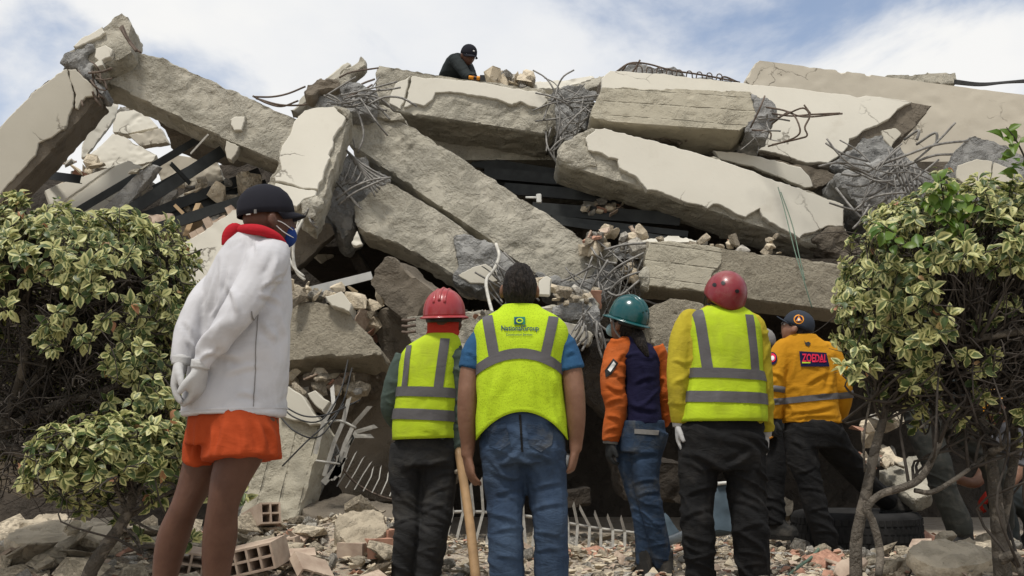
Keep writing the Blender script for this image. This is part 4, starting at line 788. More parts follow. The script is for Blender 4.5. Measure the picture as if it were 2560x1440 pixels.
def hardhat(s, c, f, m, up=(0, 0, 1), r=.118, rim=True):
    B3 = basis(f, up); c = Vector(c); ov = lambda a, x, y, z, r: (x * .95, y * 1.10, z)
    prof = [(.003, .140)] + [(r * math.sin(t), .140 * math.cos(t) ** .9 if t < 1.57 else 0.) for t in np.linspace(.15, 1.5, 10)] + [(r * 1.0, 0), (r * 1.01, -.012)]
    sh = s.add('helmet', dome_profile(c, B3, prof, 44, ov), m); md = sh.modifiers.new('t', 'SOLIDIFY'); md.thickness = .004
    def bf(a, x, y, z, rr):
        fr = max(0, math.sin(a)) ** 2; k = (rr - r) / .022; e = 1 + k * .10 * fr * 3; return (x * .95 * (1 + .0 * k), y * 1.10 * (1 + k * .17 * fr), z - k * .010 * fr)
    br = s.add('brim', dome_profile(c, B3, [(r * .99, -.006), (r + .012, -.012), (r + .022, -.018), (r + .023, -.023), (r * .98, -.016)], 44, bf), m); br.parent = s.root
    for dx in (-.030, 0, .030):
        pts = []
        for t in np.linspace(-1.15, 1.15, 12):
            y = r * 1.06 * math.sin(t); rho = min(.98, math.hypot(dx / .95, y / 1.10) / r); z = .140 * math.sqrt(1 - rho * rho) ** .9 - .002; pts.append(c + B3 @ Vector((dx, y, z)))
        V, F = tube(pts, .0085 if dx else .010, 8, 2, flat=1.3); s.add('ridge', (V, F), m, True, sh)
    V, F = tube([c + B3 @ Vector((math.cos(a) * .096, math.sin(a) * .112 - .004, -.030)) for a in np.linspace(math.pi, 2 * math.pi, 10)], .014, 8, 1, flat=.35); s.add('headband', (V, F), 'black_plastic')
    return B3
def capm(s, c, f, m, up=(0, 0, 1), r=.101, vis=.075, visw=.085, droop=.25):
    B3 = basis(f, up); c = Vector(c)
    prof = [(.002, .088), (.03, .085), (.058, .073), (.080, .052), (.094, .024), (.0985, -.005), (.0985, -.028)]
    q = dome_profile(c, B3, prof, 40, lambda a, x, y, z, rr: (x * .90 * (1 + .012 * abs(math.sin(3 * a))), y * 1.08 * (1 + .012 * abs(math.sin(3 * a))), z * 1.05))
    o = s.add('cap', q, m); md = o.modifiers.new('t', 'SOLIDIFY'); md.thickness = .004
    V = []; F = []; n = 15; kk = 5
    for i in range(kk):
        for j in range(n):
            a = math.pi * (.5 + (j / (n - 1) - .5) * .86); t = i / (kk - 1); rr = .098
            x = math.cos(a) * rr * .92; y = math.sin(a) * rr * 1.06
            y += t * vis * math.sin(a) ** .6 if math.sin(a) > 0 else 0; x *= 1 - .12 * t
            V.append(c + B3 @ Vector((x, y - .006, -.018 - droop * t * vis - .012 * (math.cos(a)) ** 2 * (1 + t))))
    F = [(i * n + j, i * n + j + 1, (i + 1) * n + j + 1, (i + 1) * n + j) for i in range(kk - 1) for j in range(n - 1)]
    v = s.add('visor', (V, F), m); md = v.modifiers.new('t', 'SOLIDIFY'); md.thickness = .005; v.parent = o; v.matrix_parent_inverse = Matrix()
    s.add('cap_button', ellips(c + B3 @ Vector((0, 0, .093)), .008, .008, .005, None, 8, 6), m)
    return B3
def face_bits(s, c, B3, m_eye=True):
    for sx in (-1, 1):
        s.add('eye', ellips(c + B3 @ Vector((sx * .029, .078, .004)), .0125, .010, .008, None, 10, 8), 'eye_w'); s.add('pupil', ellips(c + B3 @ Vector((sx * .029, .087, .004)), .006, .003, .006, None, 8, 6), 'eye_d')
        V, F = tube([c + B3 @ Vector((sx * x, y, z)) for x, y, z in ((.012, .094, .020), (.03, .092, .025), (.048, .080, .020))], .005, 6, 2, flat=.6); s.add('eyebrow', (V, F), 'hair')
    V, F = tube([c + B3 @ Vector((x, .092 - x * x * 9, -.066)) for x in (-.024, 0, .024)], .0045, 6, 2); s.add('lips', (V, F), 'redorange' if False else 'skin_dk')
def hair_cap(s, c, B3, nape=-.075, amp=.010, seed=3, sc=1.07, front=.045):
    V, F = ellips((0, 0, 0), 1, 1, 1, None, 64, 44); V = np.array([tuple(v) for v in V]); k = []
    P3 = V * np.array([.079, .099, .119]) * sc; lo = V[:, 2] < 0; P3[lo, 0] *= 1 - .22 * V[lo, 2] ** 2; P3[:, 1] -= .006
    a = fbm(V, 5, 3, seed); b = vnoise(V * np.array([22, 22, 9]), seed + 4)
    P3 = P3 * (1 + amp * 7 * np.clip(V[:, 2:3] + .35, .12, 1) * a[:, None] + .028 * b[:, None] * np.clip(V[:, 2:3] + .6, .2, 1))
    keep = lambda f: all((P3[i, 2] > nape and not (P3[i, 1] > front - max(0, P3[i, 2] - .05) * 1.0 and P3[i, 2] < .072) and not (P3[i, 1] > -.025 and P3[i, 2] < -.005)) for i in f)
    F = [f for f in F if keep(f)]
    o = s.add('hair', ([Vector(c) + B3 @ Vector(v) for v in P3], F), 'hair'); md = o.modifiers.new('t', 'SOLIDIFY'); md.thickness = .012; md.offset = -1; return o
def std_legs(s, L, bare=False):
    for pts in L: s.skin.append(s.limb(pts, 0, .82 if not bare else 1.))
def foot_skin(an, d):
    an = Vector(an); d = Vector(d); d.z = 0; d.normalize(); sd = Vector((-d.y, d.x, 0)); u = Vector((0, 0, 1))
    return rings([(an + u * .02, d * .04, sd * .035), (an - u * .03 + d * .03, d * .07, sd * .036), (an - u * .065 + d * .05, d * .115, sd * .042), (an - u * .08 + d * .05, d * .11, sd * .04)], 14)
FACES = {}
# ---------------------------------------------------------------- 1 man in white
s = Person('man in white long sleeved shirt and orange shorts, gloved hands behind his back', 3.75, 560, 0, 1)
s.lines = [(620, 596, 613, 650, .008, 5), (634, 594, 640, 640, .007, 5), (556, 655, 534, 790, .010, 7), (540, 672, 512, 790, .009, 6), (574, 665, 560, 740, .008, 6), (530, 690, 505, 776, .008, 5), (650, 724, 708, 680, .011, 6), (654, 716, 718, 702, .009, 5), (648, 736, 704, 758, .010, 7), (572, 708, 594, 796, .012, 8), (556, 740, 532, 790, .010, 6), (694, 640, 664, 700, .010, 8), (520, 884, 610, 902, .008, 8), (560, 936, 656, 912, .008, 8), (590, 982, 645, 994, .007, 7), (655, 800, 700, 850, .009, 9), (700, 780, 716, 900, .008, 8), (515, 890, 540, 860, .009, 6), (500, 905, 530, 880, .007, 5), (470, 850, 486, 890, .008, 5), (458, 800, 480, 840, .007, 5), (560, 1050, 540, 1140, .010, 8), (600, 1046, 610, 1140, .010, 9), (640, 1050, 660, 1140, .011, 9), (668, 1060, 690, 1130, .009, 7), (490, 1060, 480, 1150, .008, 6), (530, 1060, 522, 1150, .009, 6)]
tr = [(1042, 466, 706, .160, .0), (1000, 466, 708, .156, 0), (950, 478, 717, .145, 0), (850, 501, 722, .14, 0), (760, 516, 722, .135, 0), (700, 528, 721, .13, 0), (650, 548, 719, .12, 0), (610, 572, 708, .10, 0), (588, 596, 696, .075, 0), (572, 612, 690, .062, 0)]
armR = [(684, 622, -.05, .062), (668, 660, -.11, .074), (634, 716, -.16, .064), (592, 780, -.20, .054), (540, 850, -.20, .045), (500, 918, -.19, .031)]
armL = [(570, 690, .03, .048), (534, 728, .0, .050), (496, 782, -.06, .047), (466, 850, -.11, .042), (454, 904, -.14, .030)]
legL = [(535, 1040, .03, .10), (520, 1120, .05, .086), (492, 1200, .06, .067), (462, 1268, .06, .054), (434, 1340, .09, .060), (416, 1420, .10, .051), (408, 1510, .1, .034), (405, 1580, .1, .032)]
legR = [(625, 1040, -.03, .11), (605, 1120, -.05, .090), (574, 1200, -.06, .070), (557, 1268, -.06, .057), (550, 1340, -.03, .063), (542, 1420, -.01, .053), (538, 1520, 0, .035), (536, 1590, 0, .032)]
hc = s.p((668, 552)); hf = Vector((.82, .50, .10)); B3 = basis(hf)
s.skin += [s.torso(tr, 0, .9), s.limb(armR, 0, .66), s.limb(armL, 0, .66), s.limb(legL), s.limb(legR), tube([s.p((655, 610)), s.p((660, 575)), s.p((664, 560))], [.062, .058, .056], 14), head_mesh(hc, B3, .98)]
s.skin += [foot_skin(s.p((404, 1590, .1)), (.3, 1, 0)), foot_skin(s.p((536, 1600, 0)), (.5, 1, 0))]
s.body('skin_dk', .009)
sh, VF = s.cloth('shirt', [s.torso(tr[:-1], .008), s.limb(armR, .005), s.limb(armL, .005)], 'white', .0125, 'shirt', .011)
s.band(VF, (458, 1031), (705, 1021), 3, None, None, 'white', .004, 'hem_seam', 0)
sk = [(1000, 490, 690, .12, 0), (1050, 478, 694, .14, 0), (1110, 470, 694, .15, 0)]
s.cloth('shorts', [s.torso(sk, .003), tube([s.p(a) for a in ((600, 1010, -.03), (605, 1080, -.05), (604, 1148, -.06))], [.110, .132, .142], 22, 3)], 'orange_shorts', .012, 'drop', .008, 0)
s.cloth('shorts_leg', [tube([s.p(a) for a in ((540, 1010, .03), (514, 1090, .03), (503, 1158, .04))], [.075, .076, .073], 22, 3)], 'orange_shorts', .012, 'drop', .007, 0)
for sd_, (wr, d, nn, ts) in {'l': ((452, 908, -.15), (-.13, -.1, -1), (1, .2, -.1), 1), 'r': ((500, 918, -.19), (-.15, .3, -1), (-1, .3, .1), -1)}.items():
    V, F, N = remesh(*hand_mesh(s.p(wr), d, nn, ts, .30, 1.0, .0035), .008, 2); s.add('glove', (V, F), 'glove_w')
    s.add('cuff', tube([s.p((wr[0] + 3, wr[1] - 18, wr[2])), s.p((wr[0], wr[1] + 4, wr[2]))], [.034, .034], 14), 'glove_w')
capm(s, hc + B3 @ Vector((0, -.004, .046)), hf + Vector((0, 0, .02)), 'cap', vis=.060)
for dx, mm, wd in ((-.055, 'ink_white', .016), (-.030, 'grey', .008)):
    a = hc + B3 @ Vector((.052 + (dx + .055) * 1.2, -.088 + (dx + .055) * .7, .018)); V, F = boxm(a, wd * 1.1, .006, .015, basis(B3 @ Vector((.62, -.78, 0)))); s.add('cap_tag', (V, F), C['ink_white'] if mm != 'grey' else C['strap'], False)
V, F = ellips(hc + B3 @ Vector((0, .076, -.062)), .058, .034, .042, B3, 18, 12); s.add('face_mask', (V, F), 'blue_mask')
for z in (.0, -.085): s.add('mask_strap', tube([hc + B3 @ Vector(v) for v in ((.080, -.018, -.008), (.078, .03, -.02 + z * .4), (.052, .082, -.045 + z * .35))], .0018, 6, 3), 'ink_white')
nk = [s.p(a) for a in ((716, 655, -.02), (712, 622, -.06), (692, 594, -.10), (652, 576, -.112), (612, 574, -.07), (596, 580, .0), (612, 572, .07), (655, 570, .10), (700, 592, .07), (718, 640, .0))]
s.add('neckerchief', tube(nk, [.010, .014, .018, .021, .021, .022, .018, .018, .017, .010], 10, 4), 'red')
s.add('neckerchief_tail', tube([s.p(a) for a in ((606, 576, -.05), (586, 572, -.06), (571, 588, -.06), (564, 614, -.06))], [.016, .024, .024, .016], 10, 4, flat=.5), 'red')
for k, (a, b) in enumerate((((690, 640), (700, 900)),)): s.band(VF, (652, 760), (640, 1020), 2, (790, 1018), None, 'strap', .003, 'side_seam', -.1)
# ---------------------------------------------------------------- 2 red hard hat
s = Person('worker in red hard hat, red neck cloth and lime vest holding a pole', 5.45, 1055, None, 2)
s.lines = [(1020, 900, 1012, 960, .008, 5), (1070, 1000, 1040, 1030, .007, 6), (1060, 1060, 1100, 1075, .007, 6), (995, 1180, 1040, 1150, .010, 6), (1060, 1170, 1130, 1150, .012, 6), (1070, 1200, 1135, 1180, .010, 6), (1065, 1240, 1130, 1215, .010, 5), (1058, 1280, 1120, 1262, .009, 5), (1056, 1310, 1118, 1320, .009, 5), (990, 1250, 1040, 1270, .009, 6), (988, 1310, 1040, 1296, .009, 5), (1130, 920, 1160, 940, .007, 5), (1125, 1000, 1160, 990, .007, 5), (1128, 1050, 1155, 1062, .006, 4), (965, 1000, 990, 1010, .006, 4), (1046, 1380, 1100, 1370, .008, 5)]
tr = [(1098, 992, 1128, .125, 0), (1040, 996, 1130, .13, 0), (980, 1000, 1134, .13, 0), (930, 1004, 1142, .125, 0), (890, 1010, 1152, .115, 0), (865, 1030, 1152, .10, 0), (848, 1058, 1140, .085, 0), (832, 1078, 1132, .065, 0)]
armL = [(1016, 890, 0, .058), (1000, 930, .0, .055), (982, 980, .02, .05), (976, 1025, .06, .047), (996, 1060, .16, .042), (1020, 1078, .22, .034)]
armR = [(1142, 880, -.02, .062), (1150, 930, -.02, .056), (1146, 990, 0, .051), (1142, 1040, .0, .048), (1141, 1090, .0, .042), (1141, 1128, 0, .035)]
legL = [(1022, 1110, 0, .095), (1016, 1180, 0, .088), (1016, 1260, 0, .070), (1018, 1320, -.02, .064), (1010, 1390, 0, .060), (1004, 1450, .02, .056)]
legR = [(1092, 1110, 0, .098), (1098, 1180, 0, .092), (1094, 1260, -.02, .078), (1088, 1320, -.03, .070), (1076, 1390, -.01, .066), (1068, 1455, 0, .060)]
hc = s.p((1112, 806)); hf = Vector((.16, .96, .22)); B3 = basis(hf)
s.skin += [s.torso(tr, 0, .88), s.limb(armL, 0, .8), s.limb(armR, 0, .8), s.limb(legL, 0, .8), s.limb(legR, 0, .8), tube([s.p((1104, 850)), s.p((1108, 825))], .056, 12), head_mesh(hc, B3), hand_mesh(s.p((1022, 1080, .23)), (.4, .9, -.2), (0, 0, 1), 1, .5)]
s.body('skin_dk')
s.cloth('shirt', [s.torso(tr, .008), s.limb(armL, .008), s.limb(armR, .008)], 'green', .014, 'arm', .007)
s.cloth('trousers', [s.torso([(1085, 992, 1130, .13, 0), (1130, 990, 1136, .135, 0), (1165, 992, 1138, .13, 0)], .004), s.limb(legL, .006), s.limb(legR, .006)], 'charcoal', .013, 'leg', .010)
tv = [(1092, 990, 1132, .14, 0), (1040, 993, 1132, .14, 0), (980, 1000, 1134, .137, 0), (930, 1004, 1136, .13, 0), (890, 1010, 1142, .12, 0), (865, 1026, 1146, .105, 0), (848, 1054, 1142, .09, 0), (836, 1074, 1136, .07, 0)]
vo, VF = s.vest(tv, 'hivis2', 5, lambda x: -.012 + .03 * x)
s.band(VF, (1000, 978), (1130, 982), 24); s.band(VF, (993, 1034), (1130, 1040), 26)
s.band(VF, (1022, 862), (1012, 968), 14, (862, 968)); s.band(VF, (1112, 846), (1096, 970), 22, (846, 970))
hardhat(s, hc + B3 @ Vector((0, -.004, .045)), (.16, .96, .12), 'hard_red')
s.cloth('neck_cloth', [tube([s.p((1104, 856)), s.p((1108, 836)), s.p((1110, 812)), s.p((1112, 796))], [.100, .086, .092, .090], 18, 3)], 'redorange', .011, 'arm', .009)
V, F, N = remesh(*hand_mesh(s.p((1141, 1128, 0)), (.05, .1, -1), (.2, -.9, 0), -1, .75, 1.0, .004), .008, 2); s.add('glove', (V, F), 'glove_c'); s.add('cuff', tube([s.p((1141, 1108, 0)), s.p((1141, 1132, 0))], [.041, .037], 14), 'glove_c')
for q in (legL, legR): s.boot(s.p(q[-1][:3]) - Vector((0, 0, .03)), (.1, 1, 0))
# ---------------------------------------------------------------- 3 dark haired man, National Group vest
s = Person('dark haired man in lettered lime mesh vest, blue polo and jeans', 4.8, 1305, 0, 3)
s.lines = [(1245, 930, 1222, 1056, .013, 8), (1290, 925, 1282, 1020, .010, 8), (1338, 905, 1366, 1036, .013, 8), (1384, 925, 1400, 1050, .011, 7), (1262, 905, 1238, 1000, .010, 6), (1318, 930, 1326, 1020, .008, 7), (1250, 830, 1262, 880, .007, 6), (1345, 840, 1334, 880, .007, 6), (1225, 1176, 1304, 1198, .012, 7), (1228, 1240, 1306, 1222, .012, 7), (1230, 1288, 1304, 1306, .011, 6), (1232, 1330, 1306, 1322, .010, 6), (1322, 1226, 1408, 1206, .012, 7), (1324, 1276, 1412, 1258, .012, 7), (1334, 1330, 1412, 1346, .011, 6), (1336, 1380, 1410, 1372, .010, 6), (1300, 1126, 1240, 1166, .011, 8), (1320, 1128, 1392, 1160, .011, 8), (1236, 1390, 1306, 1402, .010, 6), (1162, 880, 1192, 896, .006, 5), (1412, 890, 1440, 880, .006, 5)]
tr = [(1050, 1205, 1400, .14, 0), (1000, 1204, 1398, .14, 0), (950, 1204, 1396, .14, 0), (900, 1200, 1402, .135, 0), (850, 1196, 1408, .125, 0), (815, 1204, 1402, .11, 0), (795, 1230, 1380, .09, 0), (778, 1255, 1350, .07, 0), (762, 1266, 1338, .058, 0)]
armL = [(1218, 838, 0, .052), (1192, 876, .0, .056), (1177, 926, -.01, .053), (1169, 990, -.03, .049), (1168, 1050, -.02, .047), (1170, 1110, .0, .036), (1168, 1142, 0, .031)]
armR = [(1384, 838, 0, .052), (1412, 876, .0, .056), (1428, 926, -.01, .054), (1437, 990, -.03, .050), (1440, 1050, -.02, .046), (1440, 1100, .0, .035), (1438, 1126, 0, .031)]
legL = [(1258, 1070, 0, .108), (1262, 1150, -.01, .106), (1262, 1220, 0, .090), (1264, 1290, -.02, .080), (1264, 1360, -.01, .076), (1265, 1430, .01, .076), (1270, 1500, .02, .070), (1270, 1540, .02, .066)]
legR = [(1352, 1070, 0, .110), (1358, 1150, -.01, .108), (1368, 1220, 0, .092), (1374, 1290, -.02, .080), (1378, 1360, -.01, .074), (1380, 1430, .01, .074), (1378, 1500, .02, .070), (1378, 1545, .02, .066)]
hc = s.p((1299, 722)); hf = Vector((.02, .93, .30)); B3 = basis(hf)
s.skin += [s.torso(tr, 0, .9), s.limb(armL), s.limb(armR), s.limb(legL, 0, .85), s.limb(legR, 0, .85), tube([s.p((1302, 800, -.005)), s.p((1301, 770, -.005)), s.p((1300, 745))], [.068, .062, .060], 14), head_mesh(hc, B3)]
s.skin += [hand_mesh(s.p((1168, 1142, 0)), (.22, -.05, -1), (.85, .45, .25), -1, .30), hand_mesh(s.p((1438, 1126, 0)), (-.22, 0, -1), (-.9, .3, 0), 1, .70)]
s.body('skin', .0085)
hair_cap(s, hc, B3, -.085, .010, 3)
s.cloth('polo_shirt', [s.torso(tr, .006), s.limb(armL, .012, 1., 16, 3), s.limb(armR, .012, 1., 16, 3)], 'polo', .013, 'arm', .006)
s.cloth('jeans', [s.torso([(1034, 1206, 1400, .145, 0), (1075, 1204, 1406, .15, 0), (1120, 1208, 1412, .15, -.005), (1160, 1212, 1412, .14, 0)], .004), s.limb(legL, .006), s.limb(legR, .006)], 'denim', .013, 'leg', .010)
tv = [(1062, 1196, 1410, .150, 0), (1020, 1195, 1406, .150, 0), (980, 1196, 1402, .150, 0), (940, 1196, 1398, .147, 0), (900, 1194, 1404, .142, 0), (860, 1190, 1412, .132, 0), (830, 1188, 1414, .12, 0), (808, 1196, 1406, .11, 0), (790, 1224, 1384, .09, 0), (776, 1250, 1355, .075, 0), (764, 1262, 1340, .066, 0)]
vo, VF = s.vest(tv, 'hivis', 7, lambda x: .055 - 2.6 * x * x, k=.012, amp=.011)
s.band(VF, (1200, 886), (1400, 886), 26, None, arch=1.7, xc=1300)
s.band(VF, (1218, 786), (1236, 892), 26, (786, 890)); s.band(VF, (1384, 790), (1362, 892), 24, (790, 890))
s.poly(VF, [(1285, 792), (1313, 792), (1313, 811), (1285, 811)], 'ink_teal', 'emblem', .008)
s.poly(VF, [(1287, 794), (1300, 794), (1297, 802), (1292, 809), (1287, 809)], 'ink_navy', 'emblem', .010)
q = [(1299 + 9 * math.cos(a) * r_, 801.5 + 6.5 * math.sin(a) * r_) for a, r_ in [(t, 1.0) for t in np.linspace(-2.6, .5, 9)]] + [(1299 + 9 * math.cos(a) * .62, 801.5 + 6.5 * math.sin(a) * .58) for a in np.linspace(.5, -2.6, 9)]
s.poly(VF, q, 'hivis', 'emblem_swirl', .012); q2 = [(2 * 1299 - x, 2 * 801.5 - y) for x, y in q]; s.poly(VF, q2, 'hivis', 'emblem_swirl', .012)
s.text(VF, 'NationalGroup', 1300, 822, 94, 17, 'ink_navy', bold=.014); s.text(VF, 'Construction Services', 1298, 836, 66, 6, 'ink_navy')
for q in (legL, legR): s.boot(s.p(q[-1][:3]) + Vector((0, 0, .0)), (0, 1, 0))
jV = [c_ for c_ in s.root.children if c_.name.startswith('jeans')][0].data; s.cur = [c_ for c_ in s.root.children if c_.name.startswith('jeans')][0]; jVF = ([tuple(Vector(v.co) + s.root.location) for v in jV.vertices], [list(p.vertices) for p in jV.polygons])
for pts in ([(1214, 1066), (1264, 1056), (1276, 1108), (1250, 1126), (1222, 1116)], [(1316, 1058), (1386, 1062), (1380, 1112), (1352, 1130), (1322, 1112)]): s.poly(jVF, pts, 'denim_dark', 'pocket', .006)
s.poly(jVF, [(1297, 1036), (1303, 1036), (1308, 1130), (1303, 1130)], 'black', 'seam', .005)
o = empty('drink_can', s.p((1416, 1148, .02)), 'small can held in the right hand of the blue jeans man', 'can'); V, F = tube([s.p((1418, 1138, .02)), s.p((1412, 1168, .02))], [.026, .026], 16, 2); child(o, 'can_body', V, F, C['ink_white'], True); V, F = tube([s.p((1419, 1134, .02)), s.p((1418, 1139, .02))], [.020, .026], 16, 1); child(o, 'can_top', V, F, M['rebar'], True)
# ---------------------------------------------------------------- 4 orange sleeves, teal helmet
s = Person('man in teal hard hat with orange sleeves and navy back looking up left', 6.1, 1605, None, 4)
s.lines = [(1515, 958, 1562, 976, .010, 5), (1514, 1010, 1558, 998, .010, 5), (1514, 1040, 1556, 1052, .009, 5), (1510, 1080, 1548, 1070, .008, 4), (1540, 905, 1566, 882, .010, 6), (1522, 930, 1560, 950, .009, 5), (1580, 960, 1640, 940, .007, 6), (1575, 1010, 1645, 1022, .007, 6), (1600, 900, 1620, 960, .007, 6), (1648, 1010, 1676, 1000, .007, 4), (1560, 1150, 1640, 1130, .010, 6), (1580, 1210, 1650, 1200, .011, 5), (1590, 1240, 1652, 1230, .011, 5), (1600, 1262, 1655, 1270, .010, 5), (1605, 1300, 1665, 1310, .008, 5), (1620, 1370, 1680, 1362, .008, 4), (1625, 1390, 1682, 1398, .008, 4)]
tr = [(1062, 1552, 1656, .12, 0), (1010, 1556, 1652, .12, 0), (960, 1556, 1652, .12, 0), (920, 1546, 1652, .12, 0), (888, 1532, 1648, .11, 0), (866, 1534, 1634, .095, 0), (852, 1548, 1612, .075, 0), (842, 1556, 1600, .06, 0)]
armL = [(1542, 880, -.02, .070), (1534, 920, -.04, .070), (1532, 970, -.05, .064), (1540, 1020, -.05, .058), (1532, 1070, -.04, .052), (1526, 1102, -.03, .044)]
armR = [(1640, 890, 0, .058), (1652, 930, .02, .056), (1660, 980, .03, .050), (1662, 1020, .05, .046), (1652, 1062, .10, .040)]
legL = [(1582, 1075, .02, .10), (1578, 1140, .03, .088), (1592, 1220, .03, .070), (1604, 1280, .03, .058), (1612, 1350, .04, .054), (1612, 1412, .05, .048)]
legR = [(1628, 1075, -.02, .105), (1614, 1140, -.03, .094), (1616, 1210, -.05, .076), (1632, 1280, -.05, .064), (1648, 1350, -.03, .060), (1660, 1416, 0, .052)]
hc = s.p((1564, 812)); hf = Vector((-.66, .60, .42)); B3 = basis(hf)
s.skin += [s.torso(tr, 0, .88), s.limb(armL, 0, .8), s.limb(armR, 0, .8), s.limb(legL, 0, .82), s.limb(legR, 0, .82), tube([s.p((1572, 862)), s.p((1568, 830))], .055, 12), head_mesh(hc, B3), hand_mesh(s.p((1652, 1064, .10)), (-.1, .5, -1), (-1, 0, 0), 1, .5)]
s.body('skin')
tn = [r for r in tr]
s.cloth('shirt_back', [s.torso([(r[0], r[1] + 12, r[2] - 8, r[3], r[4]) for r in tn], .014)], 'navy', .013, 'body', .008)
s.cloth('sleeve', [s.limb([(1552, 862, -.02, .062)] + armL, .009), tube([s.p((1556, 852, -.03)), s.p((1562, 872, -.06)), s.p((1560, 900, -.06))], [.05, .058, .05], 14)], 'orange', .013, 'arm', .012)
s.cloth('sleeve', [s.limb([(1632, 872, 0, .058)] + armR, .009)], 'orange', .013, 'arm', .012)
s.cloth('jeans', [s.torso([(1052, 1552, 1658, .125, 0), (1090, 1546, 1660, .135, 0), (1130, 1548, 1652, .13, 0)], .004), s.limb(legL, .005), s.limb(legR, .005)], 'denim_dark', .012, 'leg', .010)
hardhat(s, hc + B3 @ Vector((0, -.004, .045)), (-.70, .60, .34), 'hard_teal', r=.116)
hair_cap(s, hc, B3, -.095, .006, 6); V, F, N = remesh(*tube([s.p((1590, 838, -.05)), s.p((1604, 862, -.10)), s.p((1618, 892, -.12))], [.05, .034, .014], 14, 4), .010, 1); s.add('ponytail', (folds(V, N, 'drop', .006, 4), F), 'hair')
V, F = ellips(hc + B3 @ Vector((0, .076, -.062)), .056, .036, .044, B3, 18, 12); s.add('face_mask', (V, F), 'pale_mask')
s.add('chin_strap', tube([hc + B3 @ Vector(v) for v in ((-.080, .055, .03), (-.084, .0, -.045), (-.060, -.07, -.085), (0, -.10, -.10), (.06, -.07, -.085))], .006, 6, 4, flat=.4), 'strap')
V, F, N = remesh(*hand_mesh(s.p((1526, 1104, -.03)), (-.1, 0, -1), (1, .2, 0), 1, .45, 1.0, .004), .008, 2); s.add('glove', (V, F), 'glove_d'); s.add('cuff', tube([s.p((1527, 1100, -.03)), s.p((1526, 1110, -.03))], [.046, .046], 14), 'strap')
for q in (legL, legR): s.boot(s.p(q[-1][:3]) + Vector((0, 0, .0)), (-.3, 1, 0))
aV = [c_ for c_ in s.root.children if c_.name.startswith('sleeve')][0].data; s.cur = [c_ for c_ in s.root.children if c_.name.startswith('sleeve')][0]; aVF = ([tuple(Vector(v.co) + s.root.location) for v in aV.vertices], [list(p.vertices) for p in aV.polygons])
s.poly(aVF, [(1512, 926), (1533, 896), (1546, 908), (1528, 936), (1514, 944)], 'ink_dark', 'arm_patch', .008); s.poly(aVF, [(1519, 924), (1534, 903), (1540, 910), (1526, 930)], 'ink_white', 'arm_patch_print', .011)
jV = [c_ for c_ in s.root.children if c_.name.startswith('jeans')][0].data; s.cur = [c_ for c_ in s.root.children if c_.name.startswith('jeans')][0]; jVF = ([tuple(Vector(v.co) + s.root.location) for v in jV.vertices], [list(p.vertices) for p in jV.polygons])
s.poly(jVF, [(1586, 1072), (1648, 1076), (1646, 1088), (1586, 1084)], 'strap', 'pocket_trim', .006)
# ---------------------------------------------------------------- 5 yellow sleeves, dark red helmet
s = Person('worker in rounded dark red helmet, yellow sleeves and striped lime vest', 5.6, 1805, None, 5)
s.lines = [(1740, 960, 1722, 1035, .009, 7), (1800, 965, 1790, 1035, .008, 7), (1860, 965, 1880, 1035, .009, 7), (1790, 820, 1800, 900, .008, 7), (1830, 810, 1822, 910, .008, 7), (1680, 900, 1714, 912, .007, 5), (1682, 960, 1712, 950, .007, 5), (1680, 1010, 1712, 1018, .007, 5), (1720, 1130, 1800, 1170, .012, 8), (1880, 1130, 1815, 1170, .012, 8), (1710, 1240, 1790, 1216, .013, 7), (1712, 1292, 1780, 1272, .013, 7), (1714, 1340, 1780, 1360, .012, 6), (1720, 1400, 1790, 1392, .011, 6), (1826, 1246, 1912, 1280, .014, 7), (1836, 1330, 1916, 1306, .013, 7), (1846, 1380, 1920, 1396, .012, 6), (1850, 1420, 1918, 1412, .010, 5)]
tr = [(1060, 1704, 1904, .14, 0), (1000, 1714, 1900, .14, 0), (930, 1720, 1896, .135, 0), (860, 1712, 1896, .13, 0), (815, 1708, 1892, .115, 0), (790, 1722, 1880, .10, 0), (775, 1752, 1862, .08, 0), (762, 1776, 1846, .062, 0)]
armL = [(1744, 792, 0, .034), (1722, 804, 0, .058), (1704, 850, -.01, .061), (1697, 910, -.02, .056), (1694, 960, -.03, .051), (1696, 1010, -.02, .048), (1699, 1056, 0, .040)]
armR = [(1862, 796, 0, .034), (1882, 812, 0, .058), (1892, 860, .02, .062), (1902, 930, .03, .056), (1908, 990, .04, .050), (1912, 1080, .06, .042)]
legL = [(1752, 1090, 0, .125), (1748, 1170, 0, .112), (1744, 1240, 0, .092), (1744, 1310, -.02, .082), (1748, 1380, 0, .078), (1752, 1445, .02, .074)]
legR = [(1855, 1090, 0, .125), (1862, 1170, 0, .115), (1866, 1240, 0, .100), (1874, 1310, -.02, .094), (1882, 1380, 0, .090), (1886, 1445, .02, .084)]
hc = s.p((1808, 748)); hf = Vector((-.12, .88, .46)); B3 = basis(hf, (.22, 0, 1))
s.skin += [s.torso(tr, 0, .9), s.limb(armL, 0, .8), s.limb(armR, 0, .8), s.limb(legL, 0, .8), s.limb(legR, 0, .8), tube([s.p((1806, 800)), s.p((1808, 765))], .060, 12), head_mesh(hc, B3)]
s.body('skin_dk')
s.cloth('shirt', [s.torso(tr, .006), s.limb(armL, .010), s.limb(armR, .010)], 'yellow', .013, 'arm', .009)
s.cloth('trousers', [s.torso([(1046, 1704, 1902, .145, 0), (1090, 1698, 1908, .155, 0), (1140, 1700, 1910, .15, 0), (1175, 1704, 1910, .135, 0)], .004), s.limb(legL, .006), s.limb(legR, .006)], 'black', .013, 'leg', .013)
